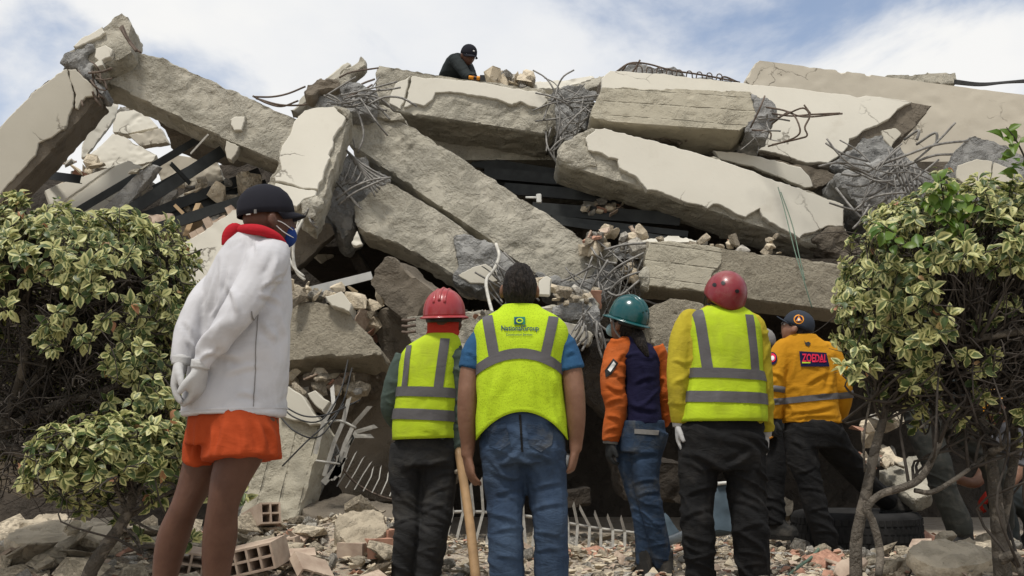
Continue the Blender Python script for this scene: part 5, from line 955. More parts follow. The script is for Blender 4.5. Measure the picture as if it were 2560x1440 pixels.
tv = [(1050, 1700, 1910, .155, 0), (1000, 1710, 1910, .152, 0), (960, 1718, 1906, .148, 0), (920, 1724, 1900, .145, 0), (870, 1720, 1898, .138, 0), (820, 1714, 1898, .125, 0), (795, 1722, 1886, .11, 0), (780, 1742, 1870, .09, 0), (768, 1768, 1852, .072, 0)]
vo, VF = s.vest(tv, 'hivis2', 11, lambda x: -.01, k=.012, amp=.010)
s.band(VF, (1722, 930), (1900, 938), 24); s.band(VF, (1708, 990), (1908, 996), 27)
s.band(VF, (1748, 772), (1768, 922), 25, (772, 922)); s.band(VF, (1874, 782), (1886, 928), 22, (786, 926))
ce = hc + B3 @ Vector((0, -.004, .034)); prof = [(.003, .128)] + [(.120 * math.sin(t), .128 * math.cos(t)) for t in np.linspace(.15, 1.5, 10)] + [(.121, -.012), (.119, -.028), (.115, -.036)]
hb = basis(hf, (.22, 0, 1)); he = s.add('helmet', dome_profile(ce, hb, prof, 44, lambda a, x, y, z, rr: (x * .93, y * 1.07, z - (.028 * max(0, -math.sin(a)) * max(0, -z * 16) if z < 0 else 0))), 'climb_red'); md = he.modifiers.new('t', 'SOLIDIFY'); md.thickness = .006
s.cur = he; hVF = ([tuple(Vector(v.co) + s.root.location) for v in he.data.vertices], [list(p.vertices) for p in he.data.polygons])
def disc(cx, cy, rx, ry, n=16, sh=0): return [(cx + rx * math.cos(a) + sh * math.sin(a), cy + ry * math.sin(a)) for a in np.linspace(0, 2 * math.pi, n, endpoint=False)]
for vx, vy in ((1808, 707), (1843, 728), (1786, 712)): s.poly(hVF, disc(vx, vy, 5.5, 5), 'black_plastic', 'vent_hole', .011)
s.add('chin_strap', tube([hc + B3 @ Vector(v) for v in ((-.100, .02, .0), (-.088, .03, -.06), (-.04, .07, -.12))], .007, 6, 3, flat=.4), 'black_plastic')
hair_cap(s, hc, B3, -.085, .004, 12, 1.03)
s.add('nape_band', tube([hc + B3 @ Vector((math.cos(a) * .085, math.sin(a) * .10, -.055)) for a in np.linspace(3.3, 6.1, 9)], .014, 8, 1, flat=.4), 'black_plastic')
for wr, d, nn, ts, cu in (((1698, 1062, 0), (-.02, .05, -1), (1, -.25, 0), 1, .25), ((1912, 1086, .06), (0, .1, -1), (-1, .1, 0), -1, .3)):
    V, F, N = remesh(*hand_mesh(s.p(wr), d, nn, ts, cu, 1.0, .004), .008, 2); s.add('glove', (V, F), 'glove_w'); s.add('cuff', tube([s.p((wr[0], wr[1] - 12, wr[2])), s.p((wr[0], wr[1] + 6, wr[2]))], [.042, .036], 14), 'glove_w')
for q in (legL, legR): s.boot(s.p(q[-1][:3]) - Vector((0, 0, .0)), (0, 1, 0))
# ---------------------------------------------------------------- 6 amber shirt, lettered back
s = Person('man in amber shirt with lettered back and dark cap, one foot on the tyre', 7.0, 2045, None, 6)
s.lines = [(2010, 965, 2080, 928, .010, 6), (1965, 1030, 2092, 1010, .009, 6), (1970, 1046, 2098, 1040, .009, 5), (1990, 868, 1972, 960, .010, 6), (1926, 930, 1962, 950, .009, 5), (1922, 1010, 1950, 1000, .008, 4), (2080, 910, 2070, 980, .010, 6), (2030, 985, 2085, 975, .007, 5), (1976, 1100, 2020, 1130, .009, 6), (1990, 1180, 2040, 1165, .011, 5), (2000, 1220, 2060, 1230, .011, 5), (2020, 1280, 2080, 1270, .010, 5), (2036, 1330, 2092, 1336, .010, 5), (2080, 1110, 2140, 1140, .010, 6), (2130, 1170, 2180, 1180, .010, 5)]
tr = [(1058, 1962, 2098, .13, 0), (1010, 1958, 2088, .135, 0), (960, 1956, 2084, .135, 0), (920, 1952, 2086, .13, 0), (885, 1946, 2084, .12, 0), (862, 1954, 2066, .10, 0), (848, 1966, 2046, .085, 0), (836, 1976, 2034, .07, 0)]
armL = [(1980, 862, -.01, .038), (1960, 872, -.02, .062), (1944, 910, -.03, .073), (1938, 950, -.04, .068), (1934, 1000, -.03, .060), (1931, 1046, -.02, .050)]
armR = [(2056, 868, 0, .04), (2074, 880, 0, .060), (2094, 926, .0, .066), (2106, 970, .0, .060), (2106, 1010, .05, .055), (2092, 1044, .13, .048)]
legL = [(2000, 1080, 0, .115), (2006, 1140, -.02, .104), (2022, 1200, -.04, .086), (2036, 1262, -.04, .078), (2060, 1330, -.02, .078), (2068, 1366, -.01, .072)]
legR = [(2066, 1080, 0, .115), (2098, 1130, .10, .100), (2142, 1180, .22, .086), (2180, 1220, .32, .078), (2212, 1246, .42, .072), (2222, 1256, .45, .064)]
hc = s.p((1992, 822)); hf = Vector((-.80, .45, .36)); B3 = basis(hf, (.1, 0, 1))
s.skin += [s.torso(tr, 0, .9), s.limb(armL, 0, .8), s.limb(armR, 0, .8), s.limb(legL, 0, .8), s.limb(legR, 0, .8), tube([s.p((2004, 860)), s.p((1998, 832))], .060, 12), head_mesh(hc, B3)]
s.skin += [hand_mesh(s.p((2090, 1048, .14)), (-.3, .5, -1), (-1, 0, 0), 1, .5)]
s.body('skin_md')
sh, VF = s.cloth('shirt', [s.torso(tr, .012), s.limb(armL, .010), s.limb(armR, .010), tube([s.p((2004, 852)), s.p((2002, 838))], [.078, .074], 16, 2)], 'amber', .013, 'arm', .009)
s.band(VF, (1952, 1003), (2086, 990), 15, None); 
for arm, pr in ((armL, ((1915, 972), (1957, 976))),): pass
for x0, y0, x1, y1, dy, r in ((1936, 966, 1935, 981, -.035, .079), (2107, 976, 2107, 991, .01, .071)): s.add('reflective_band', tube([s.p((x0, y0, dy)), s.p((x1, y1, dy))], [r, r - .002], 20, 1, ref=(1, 0, 0)), 'refl')
s.poly(VF, [(1998, 878), (2066, 882), (2074, 916), (2002, 916)], 'patchnavy', 'back_print', .009); s.text(VF, 'ZOEDAI', 2034, 895, 58, 21, 'ink_red', bold=.03, slope=.03, off=.013)
s.poly(VF, [(2005, 905), (2026, 905), (2026, 908), (2005, 908)], 'ink_green', 'print_bar', .012); s.poly(VF, [(2048, 903), (2066, 902), (2066, 905), (2048, 906)], 'ink_red', 'print_bar', .012)
s.poly(VF, [(2010, 850), (2014, 856), (2022, 854), (2027, 858), (2022, 866), (2014, 862)], 'ink_dark', 'collar_logo', .007)
def disc(cx, cy, rx, ry, n=16, sh=0): return [(cx + rx * math.cos(a) + sh * math.sin(a), cy + ry * math.sin(a)) for a in np.linspace(0, 2 * math.pi, n, endpoint=False)]
s.poly(VF, disc(1931, 896, 12, 16), 'patchnavy', 'arm_badge', .008); s.poly(VF, disc(1931, 894, 9, 11), 'ink_red', 'arm_badge', .011); s.poly(VF, disc(1931, 895, 5, 6), 'ink_white', 'arm_badge', .013)
s.cloth('trousers', [s.torso([(1050, 1966, 2094, .135, 0), (1085, 1964, 2100, .14, 0), (1120, 1970, 2096, .13, 0)], .004), s.limb(legL, .006), s.limb(legR, .006)], 'black', .013, 'leg', .012)
B3c = capm(s, hc + B3 @ Vector((0, -.004, .038)), hf + Vector((0, 0, .06)), 'cap_blue', (.1, 0, 1), vis=.070, droop=-.15)
cp = [c_ for c_ in s.root.children if c_.name.startswith('cap')][0].data; s.cur = [c_ for c_ in s.root.children if c_.name.startswith('cap')][0]; cVF = ([tuple(Vector(v.co) + s.root.location) for v in cp.vertices], [list(p.vertices) for p in cp.polygons])
s.poly(cVF, disc(1997, 798, 13, 12), 'ink_orange', 'cap_badge', .006); s.poly(cVF, disc(1997, 798, 10, 9), 'patchnavy', 'cap_badge', .008); s.poly(cVF, [(1989, 803), (1997, 790), (2005, 803)], 'ink_orange', 'cap_badge', .010); s.poly(cVF, disc(1997, 799, 3, 3), 'ink_white', 'cap_badge', .012)
face_bits(s, hc, B3)
for sx in (-1, 1):
    s.add('spectacles', tube([hc + B3 @ Vector((sx * .031 + math.cos(a) * .019, .100, .002 + math.sin(a) * .014)) for a in np.linspace(0, 6.28, 12)], .0018, 5, 1), 'strap'); s.add('spectacle_arm', tube([hc + B3 @ Vector(v) for v in ((sx * .05, .098, .006), (sx * .074, .06, .008), (sx * .080, 0, .006))], .0016, 5, 2), 'strap')
hair_cap(s, hc, B3, -.05, .003, 6, 1.03)
V, F, N = remesh(*hand_mesh(s.p((1931, 1046, -.02)), (-.05, 0, -1), (1, .3, 0), 1, .6, 1.0, .004), .008, 2); s.add('glove', (V, F), 'glove_d')
s.boot(s.p((2070, 1366, -.01)), (.55, .5, 0)); s.boot(s.p((2224, 1250, .46)), (.9, .3, 0))
# ---------------------------------------------------------------- 7 man hidden behind the yellow sleeve
s = Person('man in dark uniform mostly hidden between yellow vest and amber shirt', 7.7, 1925, None, 7)
tr = [(1075, 1898, 1956, .12, 0), (1010, 1890, 1955, .12, 0), (950, 1886, 1952, .12, 0), (905, 1888, 1944, .11, 0), (885, 1896, 1934, .08, 0)]
armR = [(1934, 920, -.04, .055), (1944, 970, -.06, .050), (1938, 1020, -.10, .045), (1930, 1056, -.12, .036)]
armL = [(1898, 920, -.04, .055), (1892, 980, -.06, .050), (1894, 1040, -.08, .040)]
legL = [(1908, 1090, 0, .085), (1910, 1170, 0, .078), (1912, 1240, 0, .064), (1914, 1312, 0, .058)]
legR = [(1934, 1090, -.04, .085), (1936, 1170, -.05, .08), (1938, 1240, -.06, .066), (1942, 1312, -.06, .058)]
hc = s.p((1903, 862)); hf = Vector((-.6, .6, .2)); B3 = basis(hf)
s.skin += [s.torso(tr, 0, .9), s.limb(armR, 0, .8), s.limb(armL, 0, .8), s.limb(legL, 0, .8), s.limb(legR, 0, .8), tube([s.p((1912, 900)), s.p((1906, 870))], .055, 12), head_mesh(hc, B3), hand_mesh(s.p((1930, 1058, -.12)), (-.1, 0, -1), (-1, -.2, 0), 1, .5), hand_mesh(s.p((1894, 1042, -.08)), (-.1, 0, -1), (1, -.2, 0), 1, .5)]
s.body('skin_dk'); s.cloth('shirt', [s.torso(tr, .008), s.limb(armR, .008), s.limb(armL, .008)], 'shirt_dark', .015, 'arm', .007)
s.cloth('trousers', [s.torso([(1070, 1896, 1956, .125, 0), (1110, 1896, 1958, .12, 0)], .004), s.limb(legL, .006), s.limb(legR, .006)], 'black', .014, 'leg', .012)
capm(s, hc + B3 @ Vector((0, 0, .04)), hf, 'strap')
V, F, N = remesh(*hand_mesh(s.p((1930, 1056, -.13)), (-.1, 0, -1), (-1, -.2, 0), 1, .5, 1.0, .004), .008, 1); s.add('glove', (V, F), 'ink_orange')
for q in (legL, legR): s.boot(s.p(q[-1][:3]), (.7, -.5, 0))
# ---------------------------------------------------------------- 8 camouflage trousers
s = Person('man in dark camouflage trousers stepping behind the right hand bush', 6.7, 2340, None, 8)
tr = [(1010, 2268, 2400, .13, 0), (960, 2270, 2398, .135, 0), (900, 2276, 2398, .13, .02), (840, 2290, 2404, .12, .05), (800, 2308, 2396, .10, .08), (780, 2330, 2376, .06, .1)]
armL = [(2296, 826, 0, .06), (2272, 900, -.02, .055), (2290, 960, .08, .047), (2330, 990, .15, .036)]
armR = [(2396, 826, .05, .06), (2424, 900, .05, .055), (2436, 950, .05, .046), (2430, 990, .05, .036)]
legL = [(2306, 1030, -.03, .115), (2316, 1090, -.06, .105), (2342, 1160, -.09, .088), (2362, 1230, -.08, .082), (2392, 1300, -.06, .082), (2402, 1335, -.05, .074)]
legR = [(2362, 1030, .03, .112), (2420, 1090, .08, .10), (2480, 1160, .12, .084), (2500, 1240, .2, .076), (2510, 1318, .3, .064)]
hc = s.p((2352, 740, .12)); hf = Vector((.3, .9, -.1)); B3 = basis(hf)
s.skin += [s.torso(tr, 0, .9), s.limb(armL, 0, .85), s.limb(armR, 0, .85), s.limb(legL, 0, .8), s.limb(legR, 0, .8), tube([s.p((2352, 800, .1)), s.p((2352, 760, .11))], .058, 12), head_mesh(hc, B3), hand_mesh(s.p((2330, 990, .15)), (.6, .5, -.4), (0, 0, 1), 1, .5), hand_mesh(s.p((2430, 992, .05)), (0, .2, -1), (-1, 0, 0), 1, .5)]
s.body('skin_dk'); s.cloth('shirt', [s.torso(tr, .01), s.limb(armL, .008), s.limb(armR, .008)], 'shirt_dark', .015, 'arm', .008)
s.cloth('trousers', [s.torso([(1000, 2268, 2400, .135, 0), (1040, 2266, 2404, .14, 0), (1075, 2272, 2402, .13, 0)], .004), s.limb(legL, .006), s.limb(legR, .006)], 'camo', .013, 'leg', .015)
hair_cap(s, hc, B3, -.07, .006, 9)
s.boot(s.p((2408, 1334, -.05)), (-.85, -.3, 0)); s.boot(s.p((2512, 1318, .3)), (.3, 1, 0))
# ---------------------------------------------------------------- 9 crouching man, amber helmet
s = Person('crouching man in amber helmet and striped shirt behind the right hand trunks', 7.3, 2540, None, 9)
tr = [(1250, 2530, 2640, .14, .1), (1200, 2515, 2620, .14, .06), (1150, 2494, 2590, .14, .0), (1100, 2478, 2564, .125, -.05), (1066, 2478, 2540, .09, -.08), (1050, 2484, 2520, .06, -.09)]
armL = [(2486, 1096, -.10, .055), (2470, 1160, -.14, .05), (2440, 1206, -.18, .040), (2398, 1200, -.2, .034)]
armR = [(2556, 1096, -.02, .055), (2548, 1170, -.1, .05), (2510, 1220, -.15, .04), (2470, 1236, -.2, .034)]
legL = [(2556, 1256, .05, .10), (2520, 1240, -.12, .09), (2492, 1246, -.2, .075), (2520, 1300, -.12, .062), (2526, 1345, -.1, .052)]
legR = [(2610, 1256, .1, .10), (2580, 1240, -.05, .09), (2552, 1246, -.12, .075), (2580, 1300, -.02, .062), (2584, 1345, 0, .052)]
hc = s.p((2488, 1030, -.1)); hf = Vector((-.5, .5, -.55)); B3 = basis(hf)
s.skin += [s.torso(tr, 0, .9), s.limb(armL), s.limb(armR), s.limb(legL, 0, .8), s.limb(legR, 0, .8), tube([s.p((2500, 1062, -.08)), s.p((2494, 1044, -.09))], .056, 12), head_mesh(hc, B3), hand_mesh(s.p((2398, 1200, -.2)), (-1, 0, -.1), (0, -.3, -1), 1, .5), hand_mesh(s.p((2470, 1236, -.2)), (-.6, 0, -.6), (0, -.3, -1), 1, .5)]
s.body('skin'); s.cloth('shirt', [s.torso(tr, .008), s.limb(armL, .012, 1, 14, 2), s.limb(armR, .012, 1, 14, 2)], 'striped', .014, 'arm', .008)
s.cloth('trousers', [s.torso([(1232, 2530, 2636, .14, .08), (1262, 2536, 2640, .14, .1)], .006), s.limb(legL, .006), s.limb(legR, .006)], 'shirt_dark', .014, 'leg', .012)
hardhat(s, hc + B3 @ Vector((0, -.004, .04)), hf, 'hard_yel')
V, F, N = remesh(*hand_mesh(s.p((2472, 1234, -.2)), (-.6, 0, -.6), (0, -.3, -1), 1, .5, 1.0, .005), .008, 1); s.add('glove', (V, F), 'redorange')
for q in (legL, legR): s.boot(s.p(q[-1][:3]), (-.7, .4, 0))
# ---------------------------------------------------------------- 10 man kneeling on the top
Yt = 11.3
s = Person('man in black cap and dark jacket leaning over on top of the collapse', Yt, 1120, 4.12, 10)
tr = [(205, 1096, 1160, .13, .12), (188, 1100, 1162, .14, .05), (168, 1108, 1166, .13, 0), (150, 1118, 1166, .11, -.05), (140, 1128, 1160, .08, -.08)]
armL = [(1138, 150, -.14, .065), (1152, 166, -.20, .060), (1164, 184, -.25, .05), (1176, 194, -.32, .036)]
armR = [(1160, 152, .06, .06), (1172, 170, .0, .055), (1178, 184, -.15, .046), (1184, 194, -.28, .036)]
legL = [(1118, 208, .1, .10), (1120, 228, -.1, .085), (1122, 246, -.2, .07), (1118, 250, .05, .06), (1116, 250, .25, .05)]
legR = [(1146, 208, .12, .10), (1150, 228, -.05, .085), (1152, 246, -.18, .07), (1148, 250, .07, .06), (1146, 250, .27, .05)]
hc = s.p((1171, 139, -.20)); hf = Vector((.50, -.72, -.40)); B3 = basis(hf)
s.skin += [s.torso(tr, 0, .9), s.limb(armL, 0, .8), s.limb(armR, 0, .8), s.limb(legL, 0, .8), s.limb(legR, 0, .8), tube([s.p((1148, 152, -.06)), s.p((1164, 146, -.18))], .056, 12), head_mesh(hc, B3), hand_mesh(s.p((1177, 194, -.33)), (.9, -.2, -.3), (0, 0, -1), 1, .6), hand_mesh(s.p((1185, 194, -.3)), (.9, -.1, -.3), (0, 0, -1), -1, .6)]
s.body('skin_dk'); s.cloth('jacket', [s.torso(tr, .012), s.limb(armL, .012), s.limb(armR, .012)], 'shirt_dark', .014, 'arm', .010)
s.cloth('trousers', [s.torso([(200, 1098, 1162, .135, .12), (212, 1098, 1164, .13, .14)], .004), s.limb(legL, .006), s.limb(legR, .006)], 'black', .015, 'leg', .008)
capm(s, hc + B3 @ Vector((0, -.004, .038)), hf, 'cap'); face_bits(s, hc, B3)
a = hc + B3 @ Vector((0, .101, .062)); s.add('cap_badge', ellips(a, .012, .012, .009, None, 8, 6), 'ink_white')
o = empty('hand_tool', P(1176, 196, 10.9), 'yellow banded hand tool gripped by the man on the top', 'tool'); child(o, 'grip', *tube([P(1172, 193, 10.92), P(1184, 195, 10.92)], .022, 10, 2), C['ink_orange'], True); child(o, 'shaft', *tube([P(1182, 195, 10.92), P(1216, 196, 10.9)], .014, 8, 2), C['black_plastic'], True); child(o, 'tool_band', *tube([P(1192, 195, 10.9), P(1204, 196, 10.9)], .024, 10, 2), C['ink_orange'], True); child(o, 'tool_head', *boxm(P(1210, 196, 10.9), .09, .06, .06), C['black_plastic'])
# pole held by red hat worker
o = empty('pole', P(1190, 1445, 5.2), 'smooth wooden pole held upright by the worker in red hard hat', 'pole'); child(o, 'shaft', *tube([P(1144, 1120, 5.43), P(1160, 1210, 5.38), P(1176, 1320, 5.3), P(1192, 1470, 5.2)], [.022, .024, .025, .026], 12, 4), M['wood_handle'], True)
# ============================================================ shrubs
def leafm():
    s = NT('variegated_leaf'); e = s.n('Attribute', _attribute_name='edge'); r = s.n('Attribute', _attribute_name='rnd'); oi = s.n('ObjectInfo')
    rr = s.n('Math', _operation='FRACT', i0=s.math('ADD', r.outputs['Fac'], oi.outputs['Random']))
    nz = s.noise(s.coord(), 95, 5, .65); th = s.math('ADD', s.math('MULTIPLY', s.math('SUBTRACT', nz, .5), 1.3), s.math('ADD', e.outputs['Fac'], s.math('MULTIPLY', s.math('SUBTRACT', rr, .40), .85)))
    g = s.mix(rr, (.050, .085, .022), (.16, .19, .055)); c = s.mix(nz, (.40, .40, .14), (.58, .56, .27))
    col = s.mix(s.ramp(th, .50, .60), g, c); col = s.mix(s.ramp(rr, .985, .99), col, (.42, .20, .10))
    s.fin(col, .45); s.b.inputs['Specular IOR Level'].default_value = .4
    tr = s.n('BsdfTranslucent', Color=col); mx = s.n('MixShader', Fac=.28); s.t.links.new(s.b.outputs[0], mx.inputs[1]); s.t.links.new(tr.outputs[0], mx.inputs[2]); s.t.links.new(mx.outputs[0], s.o.inputs[0]); return s.m
def greenleafm():
    s = NT('green_leaf'); oi = s.n('ObjectInfo'); col = s.mix(oi.outputs['Random'], (.055, .12, .012), (.15, .22, .03)); s.fin(col, .4)
    tr = s.n('BsdfTranslucent', Color=col); mx = s.n('MixShader', Fac=.3); s.t.links.new(s.b.outputs[0], mx.inputs[1]); s.t.links.new(tr.outputs[0], mx.inputs[2]); s.t.links.new(mx.outputs[0], s.o.inputs[0]); return s.m
M['leaf'] = leafm(); M['leaf_green'] = greenleafm()
M['bark'] = concrete('bark', (.17, .145, .115), (.10, .085, .068), (.21, .185, .15), (.45, .6), 14, 1.6, fine=.8)
M['twig'] = simple('twig_bark', (.045, .037, .03), .9, 0, .4, 30, .3)
ROWS = [(0, .05), (.14, .19), (.38, .31), (.62, .27), (.84, .13), (1, .0)]; COLS = [-1, -.62, 0, .62, 1]
def leaf_arrays(cup, bend):
    V = []; E = []
    for t, hw in ROWS:
        for c in COLS:
            V.append((c * hw, t, cup * (abs(c) * hw) * 1.0 - bend * t * t + .025 * math.sin(t * 9 + c * 3) * abs(c))); E.append(max(abs(c) * .85, (t - .55) * 1.2 if t > .7 else 0, .0))
    nc = len(COLS); F = [(i * nc + j, i * nc + j + 1, (i + 1) * nc + j + 1, (i + 1) * nc + j) for i in range(len(ROWS) - 1) for j in range(nc - 1)]
    return np.array(V), np.array(E), F
LEAFV = [leaf_arrays(c, b) for c, b in ((.5, .15), (.2, .35), (.8, .25), (.35, .05), (.6, .45), (.1, .2))]
def attr(me, name, arr):
    a = me.attributes.new(name, 'FLOAT', 'POINT'); a.data.foreach_set('value', np.asarray(arr, np.float32))
def leaf_variants(mat, tagn):
    o = []
    for i, (V, E, F) in enumerate(LEAFV):
        me = mesh(tagn, V, F, mat, True); attr(me, 'edge', E); attr(me, 'rnd', np.full(len(V), (i * .37) % 1)); o.append(me)
    return o
LV = leaf_variants(M['leaf'], 'leaf'); LG = leaf_variants(M['leaf_green'], 'green_leaf')
def leaf_frame(pos, d, up, size, roll):
    d = Vector(d).normalized(); up = Vector(up); up = up - d * up.dot(d)
    up = up.normalized() if up.length > 1e-4 else d.orthogonal().normalized(); r = d.cross(up)
    if roll: q = Matrix.Rotation(roll, 3, d); up = q @ up; r = q @ r
    return Matrix(((r.x * size, d.x * size, up.x * size, pos.x), (r.y * size, d.y * size, up.y * size, pos.y), (r.z * size, d.z * size, up.z * size, pos.z), (0, 0, 0, 1)))
def rosette(rr, p, out, size, n):
    o = []; out = Vector(out).normalized()
    for k in range(n):
        a = 2 * math.pi * (k * .382 + rr.random() * .25); t = out.orthogonal(); t = Matrix.Rotation(a, 3, out) @ t
        d = out * rr.uniform(-.1, .9) + t * rr.uniform(.6, 1.1) + Vector((0, 0, rr.uniform(-.55, .25)))
        pos = Vector(p) - out * rr.uniform(0, size * 1.1) + t * size * .1
        o.append(leaf_frame(pos, d, out + Vector((0, -.25, .55)), size * rr.uniform(.6, 1.15), rr.uniform(-.5, .5)))
    return o
def foliage(root, mats, maxp=300, lv=None, name='leaf'):
    lv = lv or LV
    # the leaves that face the camera and lie nearest become parts, the rest one mass
    key = sorted(range(len(mats)), key=lambda i: -(np.linalg.norm(np.array(mats[i])[:3, 1]) / (mats[i].translation - CAM).length))
    iv = root.matrix_basis.inverted()
    for i in key[:maxp]: link(name, lv[i % len(lv)], root, iv @ mats[i])
    rest = key[maxp:]
    if rest:
        Vs = []; Es = []; Rs = []; Fs = []; n = 0
        for i in rest:
            V, E, F = LEAFV[i % 6]; A = np.array(iv @ mats[i]); Vs.append(V @ A[:3, :3].T + A[:3, 3]); Es.append(E); Rs.append(np.full(len(V), (i * .618) % 1)); Fs += [(a + n, b + n, c + n, d + n) for a, b, c, d in F]; n += len(V)
        me = mesh('foliage', np.concatenate(Vs), Fs, M['leaf'], True); attr(me, 'edge', np.concatenate(Es)); attr(me, 'rnd', np.concatenate(Rs)); o = link('foliage', me, root); o['kind'] = 'stuff'
def twigs(root, curves, name='twigs'):
    V, F = join(*[tube(c, r, 5, 3) for c, r in curves]); o = child(root, name, V, F, M['twig'], True); o['kind'] = 'stuff'
def wig(rr, a, b, n=3, amp=.12, sag=0.):
    a = Vector(a); b = Vector(b); L = (b - a).length; pts = [a]
    for k in range(1, n): pts.append(a.lerp(b, k / n) + Vector([rr.gauss(0, amp * L * .5) for _ in range(3)]) + Vector((0, 0, sag * L * math.sin(math.pi * k / n))))
    pts.append(b); return pts
def shrub(name, label, cen, rad, base, trunks, accept, nclump, size, per, seed, ex=2.4, ntw=160, stray=(), shell=(.78, 1.05), rsc=1.):
    rr = random.Random(seed); root = empty(name, base, label, 'shrub'); cen = Vector(cen); nodes = []
    for i, (pts, rads) in enumerate(trunks):
        pts = [Vector(q) for q in pts]; rads = [r_ * rsc for r_ in rads]; V, F = tube(pts, rads, 10, 5); V = np.array([tuple(v) for v in V]); c = V + (.12 * np.mean(rads)) * np.stack([fbm(V, 30, 2, 5), fbm(V, 30, 2, 8), fbm(V, 12, 2, 3)], 1)
        child(root, 'trunk' if i == 0 else 'branch', c, F, M['bark'], True); nodes += [Vector(tuple(q)) for q in catmull(pts, 4)[len(pts) * 2:]]
    cl = []
    while len(cl) < nclump:
        d = Vector((rr.gauss(0, 1), rr.gauss(0, 1), rr.gauss(0, 1))).normalized(); 
        k = (abs(d.x) ** ex + abs(d.y) ** ex + abs(d.z) ** ex) ** (-1 / ex); r = rr.uniform(*shell)
        u = d * k * r; nz = float(fbm(np.array([[d.x * 3, d.y * 3, d.z * 3]]), 1, 2, seed)[0])
        if rr.random() > accept(u): continue
        u = u * (1 + .16 * nz); q = cen + Vector((u.x * rad[0], u.y * rad[1], u.z * rad[2])); nrm = Vector((u.x / rad[0], u.y / rad[1], u.z / rad[2])).normalized(); cl.append((q, nrm))
    for q, nrm in stray: cl.append((Vector(q), Vector(nrm)))
    mats = []; cv = []
    nodes = nodes or [cen]
    for q, nrm in cl:
        mats += rosette(rr, q, nrm, size, rr.randint(per[0], per[1])); cand = sorted(rr.sample(nodes, min(10, len(nodes))), key=lambda v: (v - q).length)[0]
        mid = cand.lerp(q, rr.uniform(.35, .6)) + Vector((rr.gauss(0, .05), rr.gauss(0, .05), rr.gauss(0, .04)))
        if rr.random() < .75: cv.append((wig(rr, mid, q - nrm * .01, 3, .15), [.004, .0032, .0025, .0018]))
        if rr.random() < .35: cv.append((wig(rr, cand, mid, 3, .12), [.009, .007, .006, .0045]))
    for _ in range(ntw):
        u = Vector((rr.uniform(-1, 1), rr.uniform(-1, .9), rr.uniform(-1, .75)))
        if u.length > 1: u.normalize()
        a = cen + Vector((u.x * rad[0], u.y * rad[1], u.z * rad[2])) * .92; b = a + Vector((rr.gauss(0, .13), rr.gauss(0, .10), rr.gauss(.02, .09)))
        cv.append((wig(rr, a, b, 4, .3), [.0038, .003, .0026, .002, .0012]))
        if rr.random() < .16:
            b = rr.choice(nodes); cv.append((wig(rr, b, a, 5, .2), [.008, .006, .005, .004, .003, .002]))
    foliage(root, mats); twigs(root, cv); return root
# left hedge
YL = 5.1; c = P(140, 890, YL); m = 1 / PXM(YL)
def acc_l(u):
    if u.y > .35: return 1. if u.z > -.75 else .3
    if u.z > .38: return 1.
    if u.z > .02: return .12 + .75 * (u.x > .25)
    if u.z > -.35: return .02 + .45 * (u.x > .55)
    return .01 + .10 * (u.x > .7)
b0 = P(-40, 1370, YL + .1); b0.z = 0
tk = [([b0, P(-30, 1250, YL + .1), P(-20, 1130, YL), P(40, 1020, YL), P(120, 900, YL), P(180, 780, YL + .05)], [.05, .045, .042, .034, .026, .014]),
      ([P(-60, 1080, YL), P(30, 1122, YL - .05), P(110, 1150, YL - .05), P(170, 1180, YL - .05)], [.03, .026, .02, .008]), ([P(0, 1080, YL), P(150, 1010, YL - .1), P(300, 960, YL), P(420, 860, YL)], [.03, .024, .018, .008]),
      ([P(20, 1050, YL), P(60, 900, YL - .2), P(60, 760, YL - .2), P(40, 640, YL - .1)], [.024, .02, .015, .006]), ([P(60, 1000, YL), P(220, 880, YL + .1), P(330, 760, YL), P(420, 690, YL)], [.024, .018, .012, .006])]
shrub('hedge_shrub', 'big variegated shrub on the left with bare tangled twigs below its leafy top', c, (362 * m, .60, 392 * m), b0, tk, acc_l, 1150, .055, (8, 12), 3, 2.5, 900,
      stray=[(P(x, y, YL - .5), (.2, -1, .3)) for x, y in ((100, 830), (120, 822), (270, 790), (255, 800), (330, 880), (350, 860), (65, 1190), (60, 1200), (330, 1000), (400, 990), (440, 1020), (430, 980), (380, 940))])
# small shrub in front
YS = 4.6; c = P(285, 1150, YS); m = 1 / PXM(YS)
b0 = P(222, 1450, YS + .05); b0.z = 0.0
tk = [([b0, P(222, 1440, YS), P(262, 1370, YS), P(305, 1310, YS), P(330, 1250, YS), P(335, 1190, YS)], [.036, .034, .03, .027, .022, .012]), ([P(318, 1280, YS), P(290, 1220, YS), P(230, 1160, YS), P(170, 1110, YS)], [.014, .012, .009, .004]), ([P(330, 1250, YS), P(370, 1200, YS), P(410, 1130, YS)], [.014, .01, .004]),
      ([P(312, 1300, YS), P(370, 1260, YS + .05), P(450, 1220, YS + .05), P(510, 1210, YS + .05)], [.012, .01, .008, .004]), ([P(300, 1320, YS), P(340, 1340, YS - .05), P(360, 1400, YS - .08)], [.008, .006, .003]), ([P(330, 1300, YS), P(400, 1330, YS), P(480, 1310, YS)], [.007, .005, .003])]
def acc_s(u): return (1. if u.z > .1 else (.35 if u.z > -.4 else .12)) * (1 if u.y < .4 else .35)
shrub('small_shrub', 'small variegated shrub with crooked trunk in front of the big left one', c, (200 * m, .34, 118 * m), b0, tk, acc_s, 230, .056, (8, 12), 7, 2.2, 60,
      stray=[(P(x, y, YS + .05), (.2, -.6, .6)) for x, y in ((470, 1080), (490, 1120), (520, 1160), (500, 1200), (530, 1230), (480, 1240), (440, 1200), (400, 1240), (240, 1260), (205, 1270), (160, 1240), (300, 1290), (600, 1180), (612, 1230), (590, 1140), (420, 1180), (380, 1230), (350, 1330), (480, 1340))], shell=(.62, 1.03))
